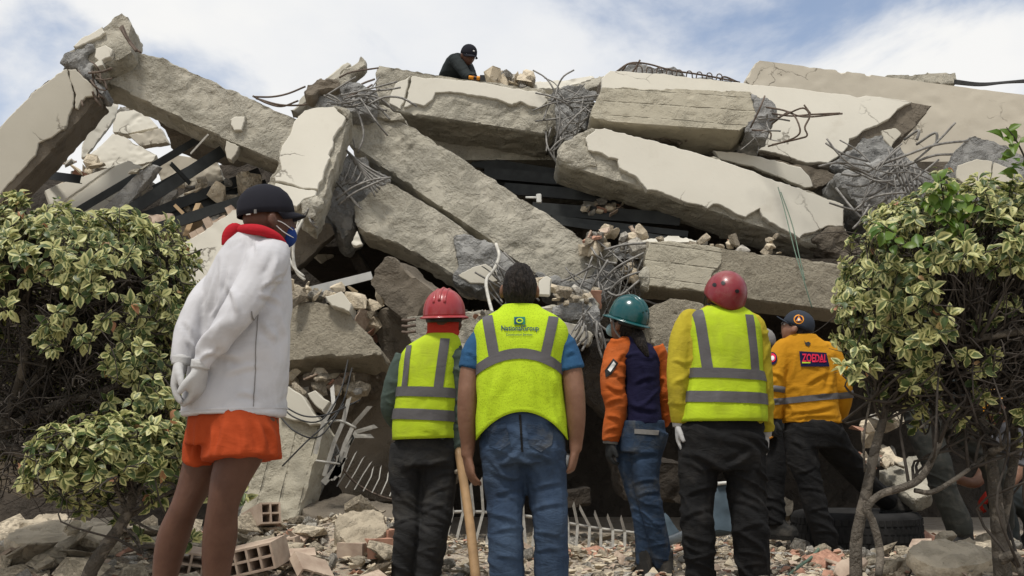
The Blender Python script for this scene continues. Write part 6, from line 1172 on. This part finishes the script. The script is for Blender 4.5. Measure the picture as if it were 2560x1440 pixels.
# right shrub
YR = 4.75; c = P(2470, 770, YR); m = 1 / PXM(YR)
b0 = P(2136, 1395, YR - .1); b0.z = float(gh(b0.x, b0.y)) - .03
tk = [([b0, P(2140, 1360, YR - .1), P(2166, 1230, YR - .1), P(2186, 1130, YR - .08), P(2212, 1030, YR - .05), P(2222, 950, YR), P(2236, 880, YR)], [.036, .034, .030, .027, .022, .020, .012]),
      ([P(2196, 1440, YR - .25), P(2200, 1380, YR - .22), P(2184, 1310, YR - .2), P(2170, 1270, YR - .2), P(2200, 1236, YR - .2), P(2260, 1218, YR - .2), P(2306, 1190, YR - .2), P(2346, 1110, YR - .18), P(2370, 1020, YR - .1), P(2376, 940, YR)], [.020, .022, .021, .020, .020, .021, .020, .017, .015, .013]),
      ([P(2286, 1226, YR - .2), P(2330, 1230, YR - .2), P(2390, 1196, YR - .2), P(2450, 1150, YR - .15), P(2490, 1110, YR - .1)], [.013, .014, .012, .011, .008]),
      ([P(2510, 1460, YR - .1), P(2500, 1360, YR - .1), P(2492, 1280, YR - .1), P(2482, 1180, YR - .1), P(2466, 1100, YR - .05), P(2440, 1010, YR), P(2426, 930, YR), P(2420, 860, YR)], [.050, .044, .038, .034, .031, .027, .024, .016]),
      ([P(2500, 1330, YR - .05), P(2520, 1230, YR - .05), P(2538, 1120, YR), P(2530, 1000, YR), P(2550, 900, YR)], [.030, .028, .024, .020, .014]), ([P(2478, 1130, YR - .15), P(2500, 1120, YR - .2), P(2512, 1110, YR - .22)], [.022, .018, .013]),
      ([P(2540, 1060, YR), P(2480, 1000, YR), P(2460, 940, YR + .1)], [.012, .01, .006]), ([P(2162, 1180, YR - .12), P(2160, 1090, YR - .12), P(2176, 1000, YR - .1), P(2188, 930, YR - .08)], [.006, .007, .006, .004]),
      ([P(2600, 820, YR - .3), P(2500, 836, YR - .3), P(2440, 850, YR - .28), P(2430, 880, YR - .2), P(2390, 920, YR - .1)], [.024, .02, .018, .014, .01]), ([P(2300, 1070, YR - .25), P(2340, 1040, YR - .22), P(2390, 1024, YR - .2), P(2440, 1010, YR - .1)], [.006, .006, .006, .005]), ([P(2500, 1400, YR - .2), P(2540, 1390, YR - .22), P(2555, 1440, YR - .25)], [.03, .024, .018])]
def acc_r(u):
    if u.y > .4: return .9 if u.z > -.3 else .05
    if u.z > .5: return .8
    if u.x < -.55: return 1. if u.z > -.35 else .55
    if u.z > .15: return .75 if u.x < .1 else .4
    return .10
st = [(P(x, y, YR - .3), (-.3, -.6, .5)) for x, y in ((2210, 560), (2230, 580), (2250, 548), (2195, 550), (2130, 730), (2110, 750), (2150, 900), (2130, 930), (2105, 905), (2140, 860), (2500, 750), (2480, 800), (2440, 800), (2540, 760), (2390, 880), (2300, 900))]
rt = shrub('tall_shrub', 'multi stemmed variegated shrub at the right edge', c, (372 * m, .55, 322 * m), b0, tk, acc_r, 860, .056, (8, 12), 13, 2.3, 800, stray=st, rsc=.82)
rr = random.Random(5)
mats = []
for cx, cy, n_ in ((2345, 450, 8), (2380, 480, 8), (2360, 520, 8), (2420, 500, 6), (2210, 556, 6), (2235, 575, 6), (2516, 320, 4), (2545, 345, 5), (2530, 390, 5), (2556, 400, 4), (2330, 500, 5), (2390, 540, 6), (2300, 600, 5)):
    mats += rosette(rr, P(cx, cy, YR - .45), (-.2, -.7, .5), .08, n_)
iv = rt.matrix_basis.inverted()
for i, q in enumerate(mats): link('green_leaf', LG[i % 6], rt, iv @ q)
cv = [(wig(rr, P(2360, 620, YR - .3), P(2350, 440, YR - .45), 3, .1), [.006, .005, .004, .002]), (wig(rr, P(2620, 520, YR - .4), P(2516, 318, YR - .45), 4, .08), [.008, .006, .005, .004, .002]), (wig(rr, P(2330, 660, YR - .3), P(2200, 556, YR - .45), 3, .1), [.006, .005, .004, .002])]
twigs(rt, cv, 'shoots')
# ============================================================ loose rubble, fence, tyre, small things
def hull(seed, dims, n=14, mat='conc', facet=.0):
    rr = random.Random(seed); bm = bmesh.new()
    for _ in range(n):
        d = Vector((rr.gauss(0, 1), rr.gauss(0, 1), rr.gauss(0, 1))).normalized(); mxc = max(abs(d.x), abs(d.y), abs(d.z)); d = d.lerp(d / mxc, .65) * rr.uniform(.82, 1.05)
        bm.verts.new((d.x * dims[0] / 2, d.y * dims[1] / 2, d.z * dims[2] / 2))
    r = bmesh.ops.convex_hull(bm, input=bm.verts); bmesh.ops.delete(bm, geom=[v for v in bm.verts if not v.link_faces], context='VERTS')
    V = [tuple(v.co) for v in bm.verts]; bm.verts.index_update(); F = [[v.index for v in f.verts] for f in bm.faces]; bm.free(); return V, F
M['rub'] = concrete('rubble_pale', (.60, .53, .415), (.50, .435, .335), (.44, .385, .30), (.48, .66), 9, .8, fine=.6, var=.42)
M['rub2'] = concrete('rubble_grey', (.44, .42, .38), (.34, .325, .295), (.50, .475, .42), (.48, .62), 12, 1.2, fine=.6, var=.4)
KIND = {'lump': [], 'shard': [], 'flake': []}
for k in range(9): KIND['lump'].append(mesh('concrete_lump', *hull(100 + k, (1, .85, .7), 16), M['rub' if k % 3 else 'rub2']))
for k in range(8): KIND['flake'].append(mesh('plaster_flake', *hull(200 + k, (1, .8, .2), 14), M['rub']))
def ridged(seed):
    rr = random.Random(seed); nx = rr.randint(5, 8); L = rr.uniform(.5, .9); V = []; F = []
    for i in range(nx):
        x = (i / (nx - 1) - .5); h = .055 if i % 2 else .09
        for y in (-L / 2 * rr.uniform(.75, 1), L / 2 * rr.uniform(.75, 1)): V += [(x, y, h), (x, y, -.03)]
    for i in range(nx - 1):
        a = i * 4; b = a + 4; F += [(a, b, b + 2, a + 2), (a + 1, a + 3, b + 3, b + 1), (a, a + 1, b + 1, b), (a + 2, b + 2, b + 3, a + 3)]
    F += [(0, 2, 3, 1), (nx * 4 - 4, nx * 4 - 3, nx * 4 - 1, nx * 4 - 2)]; return V, F
for k in range(8): KIND['shard'].append(mesh('brick_shard', *(ridged(k) if k < 5 else hull(300 + k, (1, .6, .2), 12)), M['brick' if k % 2 else 'brick_dusty']))
LAB = {'lump': ('concrete_lump', 'small pale concrete lump lying loose on the rubble strewn ground', 'concrete lump', 'concrete lumps strewn over the ground'), 'flake': ('plaster_flake', 'thin pale plaster flake lying loose on the rubble strewn ground', 'plaster flake', 'plaster flakes strewn over the ground'), 'shard': ('brick_shard', 'small broken red clay brick shard lying on the rubble strewn ground', 'brick shard', 'brick shards strewn over the ground')}
rr = random.Random(77)
def put(kind, pos, size, tilt=.35, lab=None):
    me = rr.choice(KIND[kind]); nm, l, c_, g = lab or LAB[kind]; o = link(nm, me); o.location = pos; o.rotation_euler = (rr.gauss(0, tilt), rr.gauss(0, tilt), rr.uniform(0, 6.28)); o.scale = (size * rr.uniform(.8, 1.2), size * rr.uniform(.8, 1.2), size * rr.uniform(.8, 1.2)); tag(o, l, c_, g); return o
for kind, n_ in (('lump', 215), ('flake', 190), ('shard', 110)):
    for _ in range(n_):
        Y = 4.5 + 3.9 * rr.random() ** .9; px = rr.uniform(-60, 2620); x = P(px, 1300, Y).x
        s_ = min(.28, .06 * math.exp(rr.gauss(.35, .55))) * (1.25 if px < 1000 or px > 2100 else .85); z = float(gh(x, Y)) + s_ * (.16 if kind == 'lump' else .10) + rr.random() * .03
        put(kind, (x, Y, z), s_)
for _ in range(70):
    px = rr.choice((rr.uniform(-40, 420), rr.uniform(560, 1000), rr.uniform(2150, 2600), rr.uniform(-40, 420))); Y = rr.uniform(5.0, 6.9); x = P(px, 1300, Y).x; s_ = rr.uniform(.14, .34); put('flake', (x, Y, float(gh(x, Y)) + rr.uniform(.02, .09)), s_, .22)
def chips(n_, seed):
    r2 = np.random.default_rng(seed); Vs = []; Fs = []; mi = []; off = 0
    base = [hull(400 + k, (1, .8, .5 if k % 2 else .25), 8) for k in range(6)]
    for i in range(n_):
        Y = 4.3 + 4.6 * r2.random(); px = r2.uniform(-80, 2640); x = (px - 1280) / FPX * Y * 1.01; s_ = .016 + .075 * r2.random() ** 2.3; V, F = base[i % 6]; V = np.array(V) * s_
        a = r2.uniform(0, 6.28); b = r2.normal(0, .5); ca, sa = math.cos(a), math.sin(a); cb, sb = math.cos(b), math.sin(b)
        Rm = np.array([[ca, -sa, 0], [sa, ca, 0], [0, 0, 1]]) @ np.array([[1, 0, 0], [0, cb, -sb], [0, sb, cb]]); z = float(gh(x, Y)) + s_ * .2 + r2.random() * .02
        Vs.append(V @ Rm.T + np.array([x, Y, z])); Fs += [[q + off for q in f] for f in F]; mi += [(0, 0, 0, 1, 1, 1, 0, 0, 2, 3)[r2.integers(10)]] * len(F); off += len(V)
    o = link('rubble_chips', mesh('rubble_chips', np.concatenate(Vs), Fs, [M['rub'], M['rub2'], M['brick'], M['brick_dusty']], False, mi)); tag(o, 'fine broken concrete and brick chips covering the ground', None, None, 'stuff')
chips(17000, 5)
# lodged rubble between the beams
CR = []
LB = {'lump': ('concrete_lump', 'loose concrete lump lodged among the fallen beams', 'concrete lump', 'loose lumps lodged among the beams'), 'flake': ('plaster_flake', 'loose plaster flake lodged among the fallen beams', 'plaster flake', 'loose flakes lodged among the beams'), 'shard': ('brick_shard', 'loose red brick shard lodged among the fallen beams', 'brick shard', 'brick shards lodged among the beams')}
for (x0, y0, x1, y1, Y0, Y1, n_, s0, s1) in ((1470, 575, 1620, 625, 8.75, 9.0, 26, .08, .22), (1450, 505, 1560, 535, 9.85, 10.2, 22, .06, .16), (1390, 725, 1490, 760, 7.75, 8.1, 20, .05, .16), (1060, 778, 1330, 792, 7.75, 8.1, 24, .04, .12), (700, 715, 890, 755, 7.9, 8.3, 30, .06, .20), (1225, 186, 1330, 222, 10.2, 10.6, 22, .12, .30), (1640, 590, 1960, 640, 8.65, 8.95, 20, .05, .16), (400, 440, 620, 560, 9.5, 10.1, 40, .10, .3), (150, 400, 260, 480, 10.0, 10.5, 26, .1, .25),
        (1190, 385, 1400, 420, 10.8, 11.3, 22, .08, .25), (1560, 620, 1610, 700, 8.7, 9.1, 22, .06, .14), (2000, 660, 2200, 690, 8.7, 8.9, 10, .06, .14), (720, 930, 900, 990, 7.9, 8.4, 34, .08, .2), (880, 740, 960, 860, 8.3, 8.7, 20, .08, .22), (2130, 1040, 2230, 1160, 8.0, 8.6, 12, .1, .22), (1290, 690, 1400, 740, 8.2, 8.6, 14, .05, .16), (2150, 1130, 2260, 1180, 7.4, 7.8, 16, .05, .14), (300, 270, 350, 290, 11.3, 11.6, 6, .08, .2)):
    for _ in range(n_):
        k = rr.choice(('lump', 'lump', 'flake', 'shard' if x0 != 1225 else 'flake', 'lump')); o = put(k, P(rr.uniform(x0, x1), rr.uniform(y0, y1), rr.uniform(Y0, Y1)), rr.uniform(s0, s1), .6, LB[k])
        if _ >= max(4, n_ * .34): CR.append(o)
def merge(obs):
    Vs = []; Fs = []; mi = []; off = 0; ms = ['rub', 'rub2', 'brick', 'brick_dusty']; nm = [M[k].name for k in ms]
    for o in obs:
        A = np.array(Matrix.LocRotScale(o.location, o.rotation_euler, o.scale)); V = np.array([tuple(v.co) for v in o.data.vertices]); Vs.append(V @ A[:3, :3].T + A[:3, 3]); k = nm.index(o.data.materials[0].name)
        for p in o.data.polygons: Fs.append([q + off for q in p.vertices]); mi.append(k)
        off += len(V); bpy.data.objects.remove(o)
    o = link('lodged_rubble', mesh('lodged_rubble', np.concatenate(Vs), Fs, [M[k] for k in ms], False, mi)); tag(o, 'crumbled masonry lying in the hollows between the beams', None, None, 'stuff')
merge(CR)
# big ground pieces
slab('flat_slab', 'large flat mortar topped slab on the ground below the small shrub', 'concrete slab', [(8, 1350), (40, 1322), (110, 1302), (200, 1300), (290, 1312), (300, 1335), (250, 1352), (150, 1358), (40, 1362)], 5.7, (0, -.22, 1), .17, 'rub', vox=.02, amp=.010, jag=.02)
slab('flat_slab', 'tilted pale slab piece leaning on the large flat one at left', 'concrete slab', [(46, 1306), (100, 1284), (150, 1284), (190, 1300), (120, 1312)], 6.2, (0, -.3, 1), .06, 'rub', vox=.015, jag=.02)
slab('flat_slab', 'pale slab piece propped right of the small shrub trunk', 'concrete slab', [(150, 1310), (180, 1292), (212, 1298), (206, 1320), (170, 1326)], 5.5, (.3, -.3, 1), .05, 'rub', vox=.015, jag=.02)
slab('flat_slab', 'smooth pale slab piece behind the small shrub trunk', 'concrete slab', [(210, 1310), (230, 1296), (285, 1298), (290, 1320), (230, 1330)], 5.9, (0, -.3, 1), .06, 'rub', vox=.015, jag=.02)
slab('mortar_plank', 'narrow broken mortar plank at the bottom left corner', 'mortar plank', [(74, 1410), (120, 1385), (142, 1388), (136, 1400), (90, 1424)], 5.15, (0, -.5, 1), .04, 'rub', vox=.012, jag=.01)
slab('mortar_plank', 'long dusty mortar plank lying at the lower left', 'mortar plank', [(140, 1430), (200, 1405), (226, 1408), (220, 1424), (160, 1450)], 5.0, (0, -.5, 1), .05, 'rub', vox=.012, jag=.01)
o = slab('brick_masonry', 'big mortar covered brick chunk left of the charcoal trouser legs', 'masonry chunk', [(832, 1318), (842, 1288), (872, 1277), (930, 1276), (962, 1284), (968, 1306), (978, 1320), (945, 1346), (905, 1366), (868, 1364), (846, 1340)], 6.0, (.05, -.62, 1), .20, 'rub', vox=.016, amp=.014, jag=.02)
child(o, 'clay_brick', *boxm(P(945, 1370, 5.93), .15, .12, .11, Matrix.Rotation(.4, 3, 'Z')), M['brick']); child(o, 'clay_brick', *boxm(P(885, 1376, 5.9), .16, .12, .09, Matrix.Rotation(-.3, 3, 'Z')), M['brick_dusty']); child(o, 'clay_brick', *boxm(P(968, 1345, 6.05), .10, .12, .10, Matrix.Rotation(.9, 3, 'Z')), M['brick'])
slab('grey_stone', 'upright grey stone below the brick chunk', 'stone', [(814, 1418), (822, 1392), (834, 1382), (842, 1396), (834, 1418), (824, 1428)], 5.45, (0, -1, .3), .08, 'rub2', vox=.012, amp=.008)
slab('mortar_slab', 'mortar slab sloping over hollow bricks right of the bare legs', 'mortar slab', [(585, 1372), (620, 1340), (690, 1330), (705, 1344), (680, 1362), (600, 1382)], 5.35, (0, -.45, 1), .05, 'rub', vox=.014, jag=.015)
slab('flat_slab', 'grey pebbled slab in the right foreground under the shrub trunks', 'concrete slab', [(2262, 1378), (2300, 1346), (2400, 1342), (2470, 1372), (2492, 1394), (2440, 1414), (2370, 1424), (2300, 1404)], 4.9, (0, -.42, 1), .08, 'rub', vox=.016, amp=.010, jag=.02)
slab('tile_shard', 'curved pink clay tile shard at the foot of the right shrub', 'tile shard', [(2092, 1408), (2120, 1394), (2166, 1392), (2174, 1404), (2140, 1432), (2100, 1446), (2084, 1430)], 4.75, (0, -1, .9), .03, 'brick_dusty', vox=.011, amp=.004)
for i, (poly, l) in enumerate((([(2380, 1350), (2420, 1335), (2450, 1352), (2440, 1376), (2400, 1380)], 'angular pale block behind the pebbled slab'), ([(2420, 1380), (2470, 1366), (2510, 1380), (2500, 1410), (2440, 1416)], 'pale rock right of the pebbled slab'), ([(2200, 1400), (2250, 1384), (2290, 1400), (2280, 1436), (2220, 1440)], 'pale rock left of the pebbled slab'), ([(2340, 1330), (2380, 1322), (2396, 1340), (2360, 1352)], 'small brown rock just behind the pebbled slab'))):
    slab('pale_rock', l, 'rock', poly, 5.0 + .1 * (i % 2), (0, -.8, .8), .1, 'rub', vox=.014, amp=.02, jag=.02)
# hollow clay blocks
def hollow(label, cpx, Y, dims, rot, cols=4, rows=2, mat='brick_dusty'):
    w_, d_, h_ = dims; t = .011; parts = []
    for i in range(cols + 1): parts.append(boxm((-w_ / 2 + t / 2 + i * (w_ - t) / cols, 0, 0), t, d_, h_))
    for j in range(rows + 1): parts.append(boxm((0, .0007 * (j + 1), -h_ / 2 + t / 2 + j * (h_ - t) / rows), w_ - .002, d_ - .004, t * .98))
    V, F = join(*parts); o = link('hollow_block', mesh('hollow_block', V, F, M[mat])); o.location = P(cpx[0], cpx[1], Y); o.rotation_euler = rot; return tag(o, label, 'hollow block')
hollow('hollow clay block with dark square holes right of the bare legs', (640, 1392), 5.2, (.27, .22, .13), (.1, R(-13), R(-8)), 4, 2, 'brick_dusty')
hollow('hollow clay block tilted above the other by the leaning column', (652, 1296), 6.4, (.13, .35, .13), (R(-14), 0, R(34)), 2, 2, 'brick_dusty')
hollow('broken hollow clay block half hidden behind the bare legs', (490, 1405), 5.3, (.2, .2, .12), (.1, R(10), R(20)), 3, 2, 'brick_dusty')
for i, (cx, cy, Y) in enumerate(((700, 1360, 5.7), (740, 1392, 5.4), (1030, 1345, 6.2), (780, 1420, 5.2))): hollow(['red block piece behind the lower hollow block', 'red block piece beneath the lower hollow block', 'red block piece between the charcoal legs', 'red block piece at the bottom beside the grey stone'][i], (cx, cy), Y, (.2, .14, .05), (.2 * i, R(-10 + 9 * i), R(15 * i)), 3, 1, 'brick_dusty')
# torn brick edge bricks of the wall behind the man
for k in range(9):
    t = k / 8; x = 490 + t * 150; y = 586 - t * 78 + 6 * math.sin(k * 2.1); child(B['U6'], 'brick', *boxm(P(x, y + 8, 9.0), .066, .10, .10 + .04 * (k % 3), Matrix.Rotation(.48 if False else -.48, 3, 'Y')), M['brick_dusty'])
# fence with bent pickets
def picket(o, pts, wd=.020, th=.007):
    q = [P(*p) for p in pts]; V = []; F = []
    for i, p in enumerate(q):
        d = (q[min(i + 1, len(q) - 1)] - q[max(0, i - 1)]).normalized(); u = d.cross(Vector((0, 1, 0))).normalized(); v = Vector((0, 1, 0)); ww = wd / 2 if i < len(q) - 1 else wd / 2
        V += [p + u * ww - v * th / 2, p - u * ww - v * th / 2, p - u * ww + v * th / 2, p + u * ww + v * th / 2]
    V[-1] = V[-1] - (q[-1] - q[-2]).normalized() * .03; V[-4] = V[-4] - (q[-1] - q[-2]).normalized() * .03
    for i in range(len(q) - 1):
        for j in range(4): F.append((i * 4 + j, i * 4 + (j + 1) % 4, i * 4 + 4 + (j + 1) % 4, i * 4 + 4 + j))
    F += [(3, 2, 1, 0), tuple(len(V) - 4 + j for j in range(4))]; child(o, 'picket', V, F, M['fence'])
YF = 7.35
o = empty('fence', P(1350, 1375, YF), 'fallen grey iron fence with chisel tipped pickets behind the jeans', 'fence'); o.location.z = 0.05
child(o, 'rail', *tube([P(1090, 1282, YF), P(1180, 1279, YF), P(1300, 1288, YF), P(1420, 1308, YF), P(1500, 1322, YF), P(1640, 1338, YF)], .011, 6, 4), M['fence'], True)
for x0, y0, x1, y1, x2, y2 in ((1112, 1362, 1132, 1281, 1122, 1210), (1136, 1372, 1158, 1280, 1152, 1204), (1160, 1372, 1184, 1280, 1176, 1204), (1186, 1366, 1208, 1280, 1202, 1192), (1212, 1372, 1234, 1281, 1226, 1200), (1240, 1380, 1258, 1283, 1252, 1205), (1316, 1380, 1308, 1290, 1306, 1216), (1420, 1372, 1420, 1308, 1408, 1240), (1440, 1372, 1444, 1312, 1432, 1254), (1472, 1370, 1474, 1316, 1446, 1262), (1502, 1370, 1502, 1322, 1484, 1276), (1532, 1368, 1532, 1326, 1516, 1284), (1562, 1366, 1562, 1330, 1550, 1288), (1592, 1366, 1594, 1333, 1582, 1296), (1330, 1376, 1340, 1292, 1330, 1224)):
    picket(o, [(x0, y0, YF - .05), (x1, y1, YF - .02), (x2, y2, YF - .05)])
YG = 7.25
o = empty('fence', P(830, 1270, YG), 'twisted pale fence section splayed beside the leaning column', 'fence'); o.location.z = .1
for pts in ([(788, 1135, YG), (808, 1060, YG), (834, 1010, YG), (830, 962, YG + .1)], [(810, 1190, YG), (836, 1105, YG), (858, 1055, YG), (874, 990, YG)], [(838, 1190, YG), (862, 1110, YG), (884, 1062, YG), (928, 1012, YG - .1)], [(846, 1192, YG), (868, 1118, YG), (890, 1080, YG), (944, 1064, YG - .1)], [(826, 1200, YG), (862, 1130, YG), (884, 1090, YG), (936, 1090, YG - .05)]): picket(o, pts, .030)
for pts in ([(808, 1208, YG), (840, 1172, YG), (862, 1140, YG)], [(830, 1196, YG), (846, 1180, YG), (850, 1130, YG)]): picket(o, pts, .045)
child(o, 'rail', *tube([P(812, 1058, YG), P(850, 1052, YG), P(890, 1070, YG)], .009, 6, 4), M['fence'], True); child(o, 'rail', *tube([P(790, 1152, YG), P(820, 1156, YG), P(850, 1160, YG)], .009, 6, 4), M['fence'], True)
for k in range(8): picket(o, [(842 + k * 22, 1216 + k * 4, YG + .35), (868 + k * 20, 1176 + k * 5, YG + .4), (892 + k * 14 + (k % 3) * 5, 1126 + k * 9 + (k * 5 % 4) * 4, YG + .45)], .008)
child(o, 'rail', *tube([P(836, 1140, YG + .3), P(880, 1200, YG + .38), P(940, 1236, YG + .4), P(1000, 1254, YG + .4)], .008, 6, 4), M['rebar_rust'], True)
for i, pts in enumerate(([(700, 1010, 7.2), (760, 1040, 7.1), (820, 1036, 7.1), (900, 1000, 7.4)], [(690, 1030, 7.2), (740, 1080, 7.1), (800, 1090, 7.15), (860, 1010, 7.3)], [(706, 1165, 7.15), (760, 1110, 7.1), (850, 1020, 7.3), (880, 920, 7.7)], [(690, 990, 7.2), (730, 1040, 7.1), (800, 1052, 7.1), (850, 980, 7.3), (870, 900, 7.8)])):
    o = link('loose_wire', mesh('loose_wire', *tube([P(*p) for p in pts], .006, 5, 6), M['cable'], True)); tag(o, ['wire sagging across the leaning column top', 'wire looping lowest over the leaning column', 'straight stiff wire across the leaning column face', 'wire rising from the column to the shadowed rubble'][i], 'wire')
o = link('rope', mesh('rope', *tube([P(*p) for p in ((1240, 610, 8.6), (1248, 640, 8.5), (1236, 672, 8.45), (1216, 700, 8.4), (1220, 740, 8.3), (1236, 800, 8.1))], .015, 8, 6), M['hose'], True)); tag(o, 'pale rope curling down left of the dark haired head', 'rope')
o = link('green_rope', mesh('green_rope', *tube([P(1960, 1450, 5.75), P(1992, 1420, 6.0), P(2026, 1396, 6.2), P(2044, 1376, 6.5), P(2050, 1364, 6.7)], .010, 6, 6), M['rope'], True)); tag(o, 'green rope trailing over the ground to the boot by the tyre', 'rope')
# tyre lying flat
def tyre(cp, Rr=.43, w_=.30):
    o = empty('tyre', cp, 'worn black truck tyre lying flat under the boot of the amber shirted man', 'tyre'); prof = [(r * 1.09, z) for r, z in ((.25, -.11), (.30, -.14), (.37, -.150), (.405, -.140), (.425, -.115), (.43, 0), (.425, .115), (.405, .140), (.37, .150), (.30, .14), (.25, .11))]; n = 72; V = []; F = []
    for i, (r, z) in enumerate(prof):
        for j in range(n):
            a = 2 * math.pi * j / n; V.append((cp[0] + r * math.cos(a), cp[1] + r * math.sin(a), cp[2] + z))
    k = len(prof)
    for i in range(k):
        for j in range(n): F.append((i * n + j, i * n + (j + 1) % n, ((i + 1) % k) * n + (j + 1) % n, ((i + 1) % k) * n + j))
    child(o, 'casing', V, F, M['rubber'], True); bl = []
    for row, z in enumerate((-.085, -.03, .03, .085)):
        for j in range(60):
            a = 2 * math.pi * (j + .5 * (row % 2)) / 60; Mr = Matrix.Rotation(a, 3, 'Z'); bl.append(boxm((cp[0] + .467 * math.cos(a), cp[1] + .467 * math.sin(a), cp[2] + z), .010, .034, .042, Mr))
    t = child(o, 'tread', *join(*bl), M['rubber']); t['kind'] = 'stuff'
    o.rotation_euler = (0, 0, 0); return o
cp = P(2148, 1324, 7.55); tyre(Vector((cp.x, 7.62, float(gh(cp.x, 7.5)) + .15)))
# blue box behind the yellow vest, grey plate
o = slab('blue_box', 'dented blue grey metal box between the black trouser legs', 'metal box', [(1768, 1330), (1776, 1230), (1790, 1204), (1838, 1200), (1850, 1240), (1852, 1328)], 7.3, (.1, -1, .2), .3, 'blue_metal', vox=.02, amp=.006, jag=.006)
patch(o, [(1790, 1206), (1838, 1202), (1840, 1210), (1792, 1214)], .03, .05, 'white_plastic', .002, 'lid_edge')
slab('metal_sheet', 'bluish metal sheet leaning right of the worn dark jeans', 'metal sheet', [(1650, 1290), (1664, 1282), (1700, 1330), (1694, 1350), (1652, 1346)], 7.2, (.3, -1, .4), .02, 'blue_metal', vox=.012, amp=.004)
slab('shaded_slab', 'beige slab with broken edge between tyre and camouflage trousers', 'concrete slab', [(2196, 1178), (2270, 1142), (2310, 1130), (2330, 1232), (2290, 1250), (2240, 1220)], 7.5, (-.25, -.7, 1), .12, 'conc', vox=.02, amp=.006)
slab('shaded_slab', 'short pale slab behind the amber shirted man and hidden man', 'concrete slab', [(1935, 1270), (1960, 1240), (1985, 1250), (1980, 1290), (1940, 1296)], 7.9, (0, -1, .5), .1, 'rub', vox=.02)
slab('tumbled_slab', 'brown tumbled slab low behind the left hedge', 'concrete slab', [(-60, 1150), (60, 1130), (160, 1180), (150, 1240), (60, 1250), (-60, 1210)], 6.8, (.1, -1, -.2), .3, 'conc_dark', vox=.03)
o = link('water_bottle', mesh('water_bottle', *rings([(P(1690 + 0, 1362, 6.5) + Vector((.03 * k - .1, 0, .012 * k)), Vector((0, 0, r_)), Vector((0, r_, 0))) for k, r_ in enumerate((.028, .032, .032, .030, .032, .032, .026, .012, .012))], 14), C['glasswater'], True)); tag(o, 'crushed clear water bottle lying by the worn dark jeans', 'bottle')
